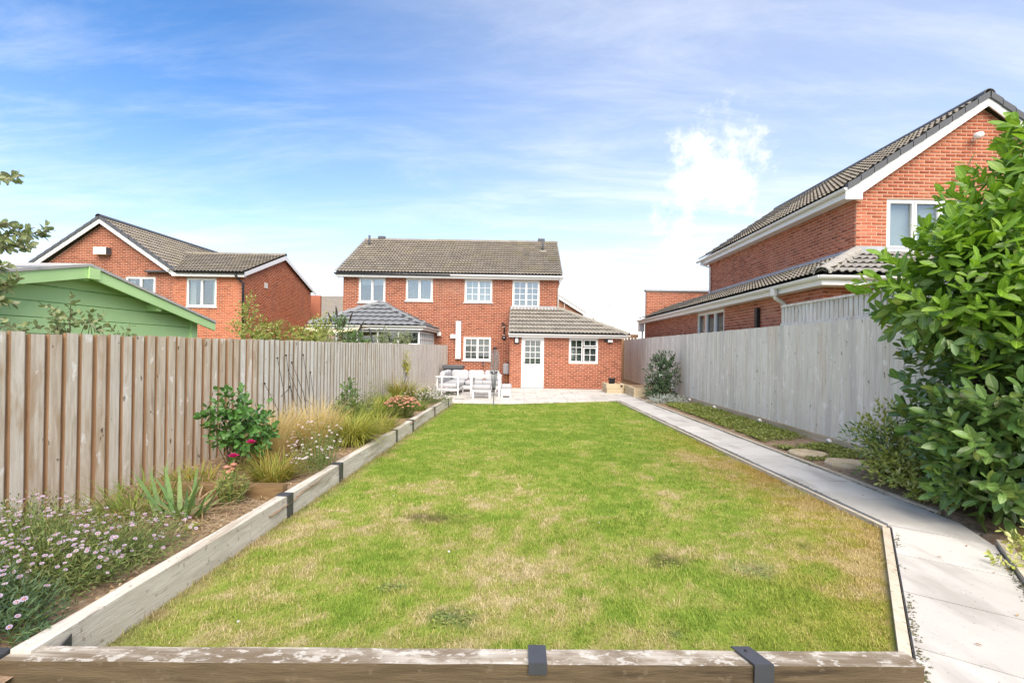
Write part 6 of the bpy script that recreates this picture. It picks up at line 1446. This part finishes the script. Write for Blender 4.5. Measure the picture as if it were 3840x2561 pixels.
grass_clump('feather_grass', 'tall tan feather grass tuft beside the rose bush', (-3.10, 5.95, zb), 620, 0.20, (0.35, 0.80), (0.004, 0.008), 'tan', (0.0, 0.34), (0.05, 1.0), 5)
grass_clump('feather_grass', 'second tan feather grass tuft arching behind the small aster', (-2.90, 6.75, zb), 680, 0.22, (0.35, 0.82), (0.004, 0.008), 'tan', (0.0, 0.42), (0.05, 1.3), 5)
grass_clump('grass_tussock', 'orange tinged green grass tussock above the dark cross sleeper', (-2.62, 5.08, zb), 330, 0.17, (0.2, 0.44), (0.005, 0.009), 'grassmix', (0.1, 0.9), (0.3, 1.4), 5)
grass_clump('dry_stems', 'rust coloured dry stems hanging over the dark cross sleeper', (-2.85, 4.54, 0.20), 40, 0.14, (0.08, 0.16), (0.003, 0.006), 'rust', (0.6, 1.6), (0.5, 1.6), 4, 0, 'stems')
grass_clump('sedge_clump', 'large arching yellow green sedge clump beside the bed sleepers', (-2.52, 7.1, zb), 780, 0.22, (0.35, 0.70), (0.005, 0.010), 'carex', (0.1, 0.8), (0.7, 2.0), 6)
grass_clump('grass_tussock', 'fresh green grasses between the sedge and the fence', (-3.0, 9.0, zb), 420, 0.35, (0.3, 0.62), (0.006, 0.012), 'grassgreen', (0.05, 0.8), (0.3, 1.5), 5)
grass_clump('grass_tussock', 'pale green grass patch in front of the red sedum', (-2.55, 8.5, zb), 300, 0.28, (0.2, 0.45), (0.006, 0.011), 'carex', (0.1, 0.9), (0.5, 1.6), 5)
grass_clump('grass_tussock', 'green grasses behind the red sedum near the fence', (-2.95, 10.7, zb), 360, 0.36, (0.3, 0.55), (0.007, 0.013), 'grassgreen', (0.05, 0.8), (0.3, 1.4), 5)
grass_clump('fountain_grass', 'tall fountain grass against the fence with orange tips', (-3.05, 12.1, zb), 420, 0.16, (0.5, 0.95), (0.006, 0.011), 'grassmix', (0.02, 0.45), (0.5, 1.9), 6)
grass_clump('grass_tussock', 'low yellow green tuft left of the pale aster mound', (-2.8, 13.2, zb), 240, 0.2, (0.25, 0.5), (0.008, 0.013), 'carex', (0.1, 0.8), (0.3, 1.2), 5)
for (nm, lab, b, n, r, L_, mt) in (('grass_tussock', 'arching green tuft between the young shrub and the sedge', (-2.78, 7.95, zb), 300, 0.22, (0.25, 0.5), 'grassgreen'), ('grass_tussock', 'straw tinted tuft between red sedum and fence', (-3.1, 9.9, zb), 260, 0.25, (0.3, 0.55), 'carex'),
        ('grass_tussock', 'low green tuft between the red sedum and the pale aster mound', (-2.45, 11.0, zb), 300, 0.26, (0.18, 0.36), 'grassgreen'), ('grass_tussock', 'lime tuft at the fence foot before the fountain grass', (-3.2, 11.4, zb), 260, 0.25, (0.3, 0.5), 'carex'),
        ('grass_tussock', 'thin pale tuft beside the bed sleepers near the sedge', (-2.35, 8.0, zb), 160, 0.16, (0.14, 0.3), 'grassmix'), ('grass_tussock', 'green weeds between the iris clump and the fence', (-3.35, 4.15, zs), 170, 0.28, (0.14, 0.36), 'grassgreen'), ('grass_tussock', 'green shoots at the fence foot behind the feather grass', (-3.5, 6.5, zb), 200, 0.25, (0.2, 0.45), 'grassgreen'), ('grass_tussock', 'yellowing weeds under the rose bush', (-3.35, 5.0, zb), 150, 0.3, (0.1, 0.3), 'grassmix')):
    grass_clump(nm, lab, b, n, r, L_, (0.006, 0.011), mt, (0.1, 0.9), (0.4, 1.6), 5)
n = 5200; x = rng.uniform(-4.0, -2.1, n); y = rng.uniform(1.9, 13.8, n); k = (x < SL_IN(y) - 0.13) & (x > FX(y) + 0.03); x, y = x[k], y[k]; n = len(x)
Ml = frames(np.stack([x, y, LZ(x, y) + 0.012 + 0.015 * rng.random(n)], 1), rdir(n) * np.array((1, 1, .25)), (0, 0, 1), 0.02 + 0.03 * rng.random(n))
tag(scatter('leaf_litter', None, tmpl(leaf_t(0.5, 0.4, 0.2, 1)), Ml, MT['straw']), 'dry brown leaf litter strewn over the flower bed soil', 'leaf litter', kind='stuff')
# straw mulch
n = 2600; x = rng.uniform(-3.8, -2.35, n); y = rng.uniform(3.45, 4.6, n); k = x < SL_IN(y) - 0.11; x, y = x[k], y[k]; n = len(x)
V, loops, tot, k = ribbons(np.stack([x, y, 0.145 + 0.035 * (rng.random(n)) ], 1), rng.random(n) * 6.28, 0.05 + 0.12 * rng.random(n), np.full(n, 1.35) + rng.random(n) * .3, np.zeros(n), 0.003 + 0.003 * rng.random(n), 2)
o = link('straw_mulch', mesh_np('straw_mulch', V, loops, tot, MT['straw'], None, {'rnd': np.repeat(rng.random(n), k)})); tag(o, 'loose dry straw and twigs on the soil beside the bed sleepers', 'mulch', kind='stuff')
# seedling
t = thing('seedling', (-2.58, 3.75, zs), 'tiny broad leaved green seedling in the straw mulch', 'plant')
P = np.repeat([(-2.58, 3.75, 0.165)], 6, 0); D = np.array([(.8, .1, .6), (-.7, .2, .4), (.2, -.8, .3), (-.3, .7, .5), (.6, .6, .8), (-.5, -.5, .3)]); put_leaves(t, frames(P, D, (0, 0, 1), 0.06 + 0.05 * rng.random(6)), 0.62, 'lime', 6)
# rose bush
Rb = thing('rose_bush', (-3.25, 5.42, zb), 'leafy rose bush with pink blooms against the board fence', 'rose bush')
P, D = shoots([(-3.22, 5.40, 0.86, 0.30, 0.24, 0.22), (-3.12, 5.38, 0.68, 0.28, 0.22, 0.20), (-3.35, 5.45, 0.62, 0.20, 0.18, 0.16), (-3.02, 5.35, 0.48, 0.18, 0.16, 0.14)], 150, 0.4, 0.45, 0.6, 0.38)
stems(Rb, (-3.25, 5.42, zs), P[:22], 0.007, 'bark'); put_leaves(Rb, leaves_on(P, D, 6, 0.13, 0.075, 1.0), 0.66, 'rose', 290)
for (x, y, z, r) in ((-2.90, 5.14, 0.56, 0.052), (-3.05, 5.08, 0.42, 0.056)):
    m = MB()
    for ring, (k, rr, zz, op) in enumerate(((5, 0.35, 0.9, 0.2), (6, 0.65, 0.75, 0.45), (8, 1.0, 0.45, 0.85))):
        for i in range(k):
            a = 2 * math.pi * (i + 0.5 * ring) / k; da = math.pi / k * 1.25
            q = lambda ang, rad, h: (x + r * rad * math.cos(ang), y + r * rad * math.sin(ang) - 0.2 * r * h, z + r * h)
            m.add([q(a - da * .5, rr * .25, 0), q(a + da * .5, rr * .25, 0), q(a + da, rr * .85, zz * .7), q(a, rr * 1.05, zz), q(a - da, rr * .85, zz * .7)], [(0, 1, 2, 3, 4)])
    m.build('rose_bloom', MT['pink'], Rb, True)
# sedums
def sedum(label, base, n, h, r, heads, grp=None):
    t = thing('sedum', base, label, 'plant', grp); a = rng.random(n) * 6.283; rr = r * np.sqrt(rng.random(n))
    top = np.stack([base[0] + rr * np.cos(a), base[1] + rr * np.sin(a), base[2] + h * (0.75 + 0.25 * rng.random(n)) * (1 - 0.35 * (rr / r) ** 2)], 1)
    m = MB(); Ms = []
    for q in top:
        f = Vector((base[0] + (q[0] - base[0]) * .45, base[1] + (q[1] - base[1]) * .45, base[2])); m.tube([f, Vector(q)], 0.004, 4, cap=False)
        d = (Vector(q) - f).normalized(); ks = 12; pp = np.array([tuple(f.lerp(Vector(q), 0.15 + 0.85 * j / ks)) for j in range(ks)])
        aa = rng.random(ks) * 6.283; dd = np.stack([np.cos(aa), np.sin(aa), 0.35 + 0 * aa], 1); Ms.append(frames(pp, dd, (0, 0, 1), 0.035 + 0.025 * rng.random(ks)))
    m.build('stem', MT['stemgreen'], t); put_leaves(t, np.concatenate(Ms), 0.42, 'sedumleaf', 0, 2)
    for q in top[:heads]:
        hd = MB(); hs = rng.uniform(0.45, 0.8); hd.lathe([(0.006, -0.012), (0.034 * hs, 0.0), (0.040 * hs, 0.008), (0.026 * hs, 0.018), (0.004, 0.021)], tuple(q), 9)
        hd.v = [(p[0] + rng.normal(0, .004), p[1] + rng.normal(0, .004), p[2] + rng.normal(0, .003)) for p in hd.v]; hd.build('flower_head', MT['sedum'], t)
sedum('yellowing sedum with a few salmon heads beside the iris', (-2.66, 4.38, zs), 26, 0.34, 0.17, 0)
sedum('salmon headed sedum in front of the rose bush', (-2.86, 4.75, zb), 14, 0.26, 0.13, 6)
sedum('red headed sedum mound beside the sleepers before the pale asters', (-2.42, 9.75, zb), 150, 0.46, 0.36, 120)
# shrub by fence, climber, black stems
simple_shrub('young_shrub', 'young leafy green shrub against the fence behind the sedge', 'shrub', (-3.22, 8.85, zb), [(-3.22, 8.8, 0.55, 0.24, 0.2, 0.24), (-3.15, 8.75, 0.82, 0.12, 0.12, 0.16)], 95, 6, 0.11, 0.06, 0.55, 'mid', 60, 0.008, 9)
simple_shrub('young_shrub', 'thin airy pale leaved shrub right of the young green shrub', 'shrub', (-2.98, 9.25, zb), [(-2.95, 9.2, 0.55, 0.20, 0.2, 0.24), (-2.85, 9.2, 0.8, 0.08, 0.1, 0.1)], 60, 5, 0.10, 0.04, 0.5, 'cream_leaf', 0, 0.006, 9)
t, _, _ = simple_shrub('climber', 'narrow climbing plant trained up the fence near the patio', 'climber', (-3.50, 14.3, 0.05), [(-3.44, 14.3, 1.15, 0.07, 0.12, 0.36)], 42, 6, 0.10, 0.06, 0.5, 'carex', 0, 0.008, 6)
t = thing('dead_stems', (-3.7, 7.8, zb), 'blackened dead flower stems with seed heads leaning on the fence', 'stems')
for (y0, y1, z0, z1, x0) in ((7.15, 7.02, 0.3, 1.05, -3.60), (7.3, 7.35, 0.3, 1.42, -3.62), (7.45, 7.6, 0.32, 1.46, -3.62), (7.6, 7.72, 0.3, 0.95, -3.58), (7.95, 7.68, 0.3, 1.22, -3.62), (8.1, 7.78, 0.3, 1.34, -3.64), (8.2, 8.15, 0.3, 1.46, -3.66), (8.35, 8.42, 0.3, 1.15, -3.66)):
    m = MB(); m.tube([(x0 + 0.06, y0, z0 - 0.1), (x0, (y0 + y1) / 2 + random.uniform(-.05, .05), (z0 + z1) / 2), (FX(y1) + 0.045, y1, z1)], [0.006, 0.005, 0.0035], 5); m.lathe([(0.006, -0.012), (0.014, 0.0), (0.012, 0.016), (0.003, 0.022)], (FX(y1) + 0.045, y1, z1), 7); m.build('stem', MT['drystem'], t)
m = MB()
for (ya, za_, yb, zb_) in ((7.2, 0.62, 7.5, 0.48), (7.98, 0.72, 8.25, 0.6), (7.15, 0.85, 7.45, 0.97)): m.tube([(-3.60, ya, za_), (-3.60, yb, zb_)], 0.005, 5)
m.build('side_stem', MT['drystem'], t)

# -- plants beyond the left fence
def beyond(name, label, base, blobs, n, per, slen, llen, w, mat, n_ind, ns=12, cat='shrub', r0=0.014, lod=2):
    return simple_shrub(name, label, cat, base, blobs, n, per, slen, llen, w, mat, n_ind, r0, ns, 0.6, 0.4, lod)
beyond('yellow_shrub', 'yellow green shrub rising above the fence before the orange brick wing', (-5.6, 9.8, 0), [(-5.55, 9.8, 1.90, 0.42, 0.3, 0.32), (-5.7, 9.9, 2.35, 0.16, 0.14, 0.34), (-5.2, 10.1, 1.85, 0.36, 0.3, 0.24)], 190, 7, 0.16, 0.075, 0.42, 'lime', 100)
beyond('yellow_shrub', 'lower yellow green shrub along the fence top between the taller two', (-5.2, 11.6, 0), [(-5.1, 11.6, 1.82, 0.48, 0.4, 0.26), (-5.0, 11.9, 2.1, 0.18, 0.2, 0.30)], 180, 7, 0.16, 0.08, 0.40, 'lime', 40)
beyond('purple_tipped_shrub', 'bushy green shrub with purple tips in front of the conservatory roof', (-5.1, 13.6, 0), [(-5.15, 13.6, 1.95, 0.42, 0.4, 0.36), (-4.85, 13.9, 1.75, 0.4, 0.4, 0.28), (-5.2, 13.5, 2.3, 0.16, 0.2, 0.2)], 190, 7, 0.17, 0.09, 0.34, 'mid', 40)
t = bpy.data.objects['purple_tipped_shrub']
for (x, y, z, dx) in ((-5.45, 13.5, 2.45, -.05), (-5.22, 13.4, 2.62, -.02), (-4.88, 13.6, 2.48, .05), (-4.62, 13.7, 2.22, .08), (-5.0, 13.4, 2.3, .03)):
    m = MB(); m.tube([(x - dx, y, z - 0.16), (x, y, z), (x + dx, y, z + 0.14)], [0.018, 0.028, 0.008], 6); m.build('flower_spike', MT['drystem'], t)
beyond('pale_shrub', 'pale speckled shrub on the fence top below the conservatory gutter', (-4.25, 15.6, 0), [(-4.2, 15.6, 1.78, 0.55, 0.45, 0.24), (-4.5, 15.5, 2.0, 0.2, 0.2, 0.22), (-3.95, 15.9, 1.9, 0.3, 0.3, 0.2)], 190, 7, 0.14, 0.07, 0.45, 'cream_leaf', 0)
# shrub growing over the fence top in front of the shed
beyond('fence_top_shrub', 'grey green sprays of shrub spilling over the fence in front of the shed', (-4.3, 4.45, 0), [(-4.16, 4.25, 1.75, 0.10, 0.16, 0.08), (-4.16, 4.32, 1.90, 0.07, 0.09, 0.12), (-4.14, 4.55, 1.80, 0.08, 0.16, 0.08), (-4.13, 4.9, 1.74, 0.07, 0.16, 0.06)], 34, 6, 0.09, 0.058, 0.58, 'cream_leaf', 204, 12, 'shrub', 0.010, 3)
beyond('fence_top_shrub', 'sprays of shrub at the fence top beside the leaning tree branches', (-4.3, 3.7, 0), [(-4.15, 3.62, 1.72, 0.10, 0.14, 0.06), (-4.15, 3.85, 1.74, 0.08, 0.12, 0.05)], 16, 6, 0.09, 0.055, 0.58, 'cream_leaf', 96, 8, 'shrub', 0.010, 3)
# tree whose branches reach into the left of the view
t = thing('apple_tree', (-5.6, 4.3, 0), 'small tree reaching leafy branches over the left end of the fence', 'tree')
m = MB(); m.tube([(-5.65, 4.2, -0.05), (-5.62, 4.2, 0.9), (-5.6, 4.3, 1.7), (-5.62, 4.3, 2.6), (-5.6, 4.35, 3.6)], [0.07, 0.06, 0.05, 0.035, 0.012], 8); m.build('trunk', MT['bark'], t, True)
sprays = [((-5.6, 4.3, 2.3), (-4.50, 4.5, 2.66), 11), ((-5.6, 4.3, 2.2), (-4.60, 4.45, 2.52), 9), ((-5.6, 4.3, 2.25), (-4.72, 4.35, 2.70), 6), ((-5.6, 4.3, 1.8), (-4.58, 4.28, 2.14), 13), ((-5.6, 4.3, 1.8), (-4.64, 4.25, 2.28), 9), ((-5.6, 4.3, 2.9), (-4.62, 4.35, 3.12), 7), ((-5.6, 4.3, 2.5), (-5.2, 4.0, 3.1), 12), ((-5.6, 4.3, 2.2), (-5.9, 3.8, 2.9), 12), ((-5.6, 4.3, 3.2), (-5.7, 4.5, 3.9), 10), ((-5.6, 4.3, 1.7), (-4.66, 4.25, 1.98), 9)]
Ps, Ds = [], []
for a, b, k in sprays:
    a = Vector(a); b = Vector(b); mid = a.lerp(b, .55) + Vector((0, 0, 0.06)); m = MB(); m.tube([a, mid, b], [0.016, 0.010, 0.004], 6); m.build('branch', MT['bark'], t, True)
    for j in range(k):
        f = 0.6 + 0.4 * (j + random.random()) / k; p = a.lerp(mid, f / .55) if f < .55 else mid.lerp(b, (f - .55) / .45)
        Ps.append(tuple(p)); Ds.append(tuple((b - a).normalized() * .7 + Vector((random.uniform(-.6, .6), random.uniform(-.6, .6), random.uniform(-.5, .7)))))
Ds = np.array(Ds); Ds /= np.linalg.norm(Ds, axis=1, keepdims=True)
put_leaves(t, leaves_on(np.array(Ps), Ds, 8, 0.11, 0.075, 1.0), 0.55, 'cream_leaf', 290)
P = np.array(Ps)[rng.choice(len(Ps), 40)] + rng.normal(0, 0.04, (40, 3))
# moss and grit gathered along the path edges
n = 5200; k_ = rng.random(n); yy = rng.uniform(4.5, 15.0, n); dd_ = np.abs(rng.normal(0, 0.018, n)); s_ = rng.uniform(0, 3.2, n)
ex = np.where(k_ < 0.3, PLx(yy) - 0.005 + dd_ * 0.6, PRx(yy) + 0.01 - dd_); ey_ = yy.copy(); dg = k_ > 0.68
sd_ = np.where(k_ > 0.84, 0.012, PW - 0.01); qx = c0[0] + dv[0] * s_ + nv[0] * (sd_ + np.where(k_ > 0.84, dd_, -dd_)); qy = c0[1] + dv[1] * s_ + nv[1] * (sd_ + np.where(k_ > 0.84, dd_, -dd_))
ex = np.where(dg, qx, ex); ey_ = np.where(dg, qy, ey_); kk = vnoise(ex, ey_, 2.5, 91) + 0.35 * rng.random(n) > np.where(dg, 0.86, 0.66); ex, ey_ = ex[kk], ey_[kk]; n = len(ex)
Mm = frames(np.stack([ex, ey_, np.full(n, 0.0535)], 1), rdir(n) * np.array((1, 1, .25)) + np.array((0, 0, .05)), (0, 0, 1), 0.008 + 0.012 * rng.random(n))
tag(scatter('moss_and_grit', None, tmpl(leaf_t(0.8, 0.5, 0.2, 1)), Mm, MT['grit']), 'moss, soil crumbs and grit gathered along the path edges', 'moss', kind='stuff')
# weeds and petals in the lawn
for (x, y, r, n, lab) in ((-0.40, 2.85, 0.12, 90, 'dark blue green clover patch in the lawn near the front sleeper'), (1.75, 3.55, 0.14, 70, 'pale green broadleaf weed patch in the right of the lawn'), (-0.85, 3.2, 0.07, 60, 'small clover tuft left of the dark clover patch'), (1.15, 3.62, 0.10, 36, 'small dark weed on the bare patch in the lawn')):
    t = thing('lawn_weed', (x, y, 0), lab, 'weed'); a = rng.random(n) * 6.28; rr = r * np.sqrt(rng.random(n)) * (0.7 + 0.6 * rng.random(n))
    put_leaves(t, frames(np.stack([x + rr * np.cos(a), y + rr * np.sin(a), 0.006 + 0.014 * rng.random(n)], 1), rdir(n) * np.array((1, 1, .3)) + np.array((0, 0, .25)), (0, 0, 1), 0.014 + 0.012 * rng.random(n)), 0.8, 'lime', 0, 2)
for (x, y) in ((-0.55, 3.75), (-1.35, 5.1), (0.1, 5.6), (0.55, 2.5), (-1.6, 2.75), (0.75, 4.4)):
    Mf = frames(np.array([(x, y, 0.03)]), rdir(1) * np.array((1, 1, 0.1)), (0, 0, 1), np.array([0.02])); o = link('fallen_petal', leaf_t(0.9, 0.4, 0.1, 2).mesh('fallen_petal', MT['petal_w'])); o.matrix_world = Matrix(Mf[0].tolist())
    tag(o, 'tiny white petal fallen on the lawn', 'petal', 'white petals on the lawn')
# fallen leaves on path, pale flecks on lawn
flecks = [(3.72, 3.95, 0.058), (3.45, 3.45, 0.058), (2.75, 3.45, 0.058), (3.85, 5.3, 0.058), (3.05, 2.9, 0.058), (3.3, 3.7, 0.058), (2.5, 2.6, 0.058), (3.6, 3.5, 0.058)]
for i, (x, y, z) in enumerate(flecks):
    M_ = frames(np.array([(x, y, z)]), rdir(1) * np.array((1, 1, 0.02)), (0, 0, 1), np.array([0.035]))
    me = leaf_t(0.35, 0.5, 0.05, 2).mesh('fallen_leaf', MT['rust']); o = link('fallen_leaf', me); o.matrix_world = Matrix(M_[0].tolist())
    tag(o, 'shrivelled brown fallen leaf lying on the pale path slabs', 'leaf', 'fallen leaves on the path')
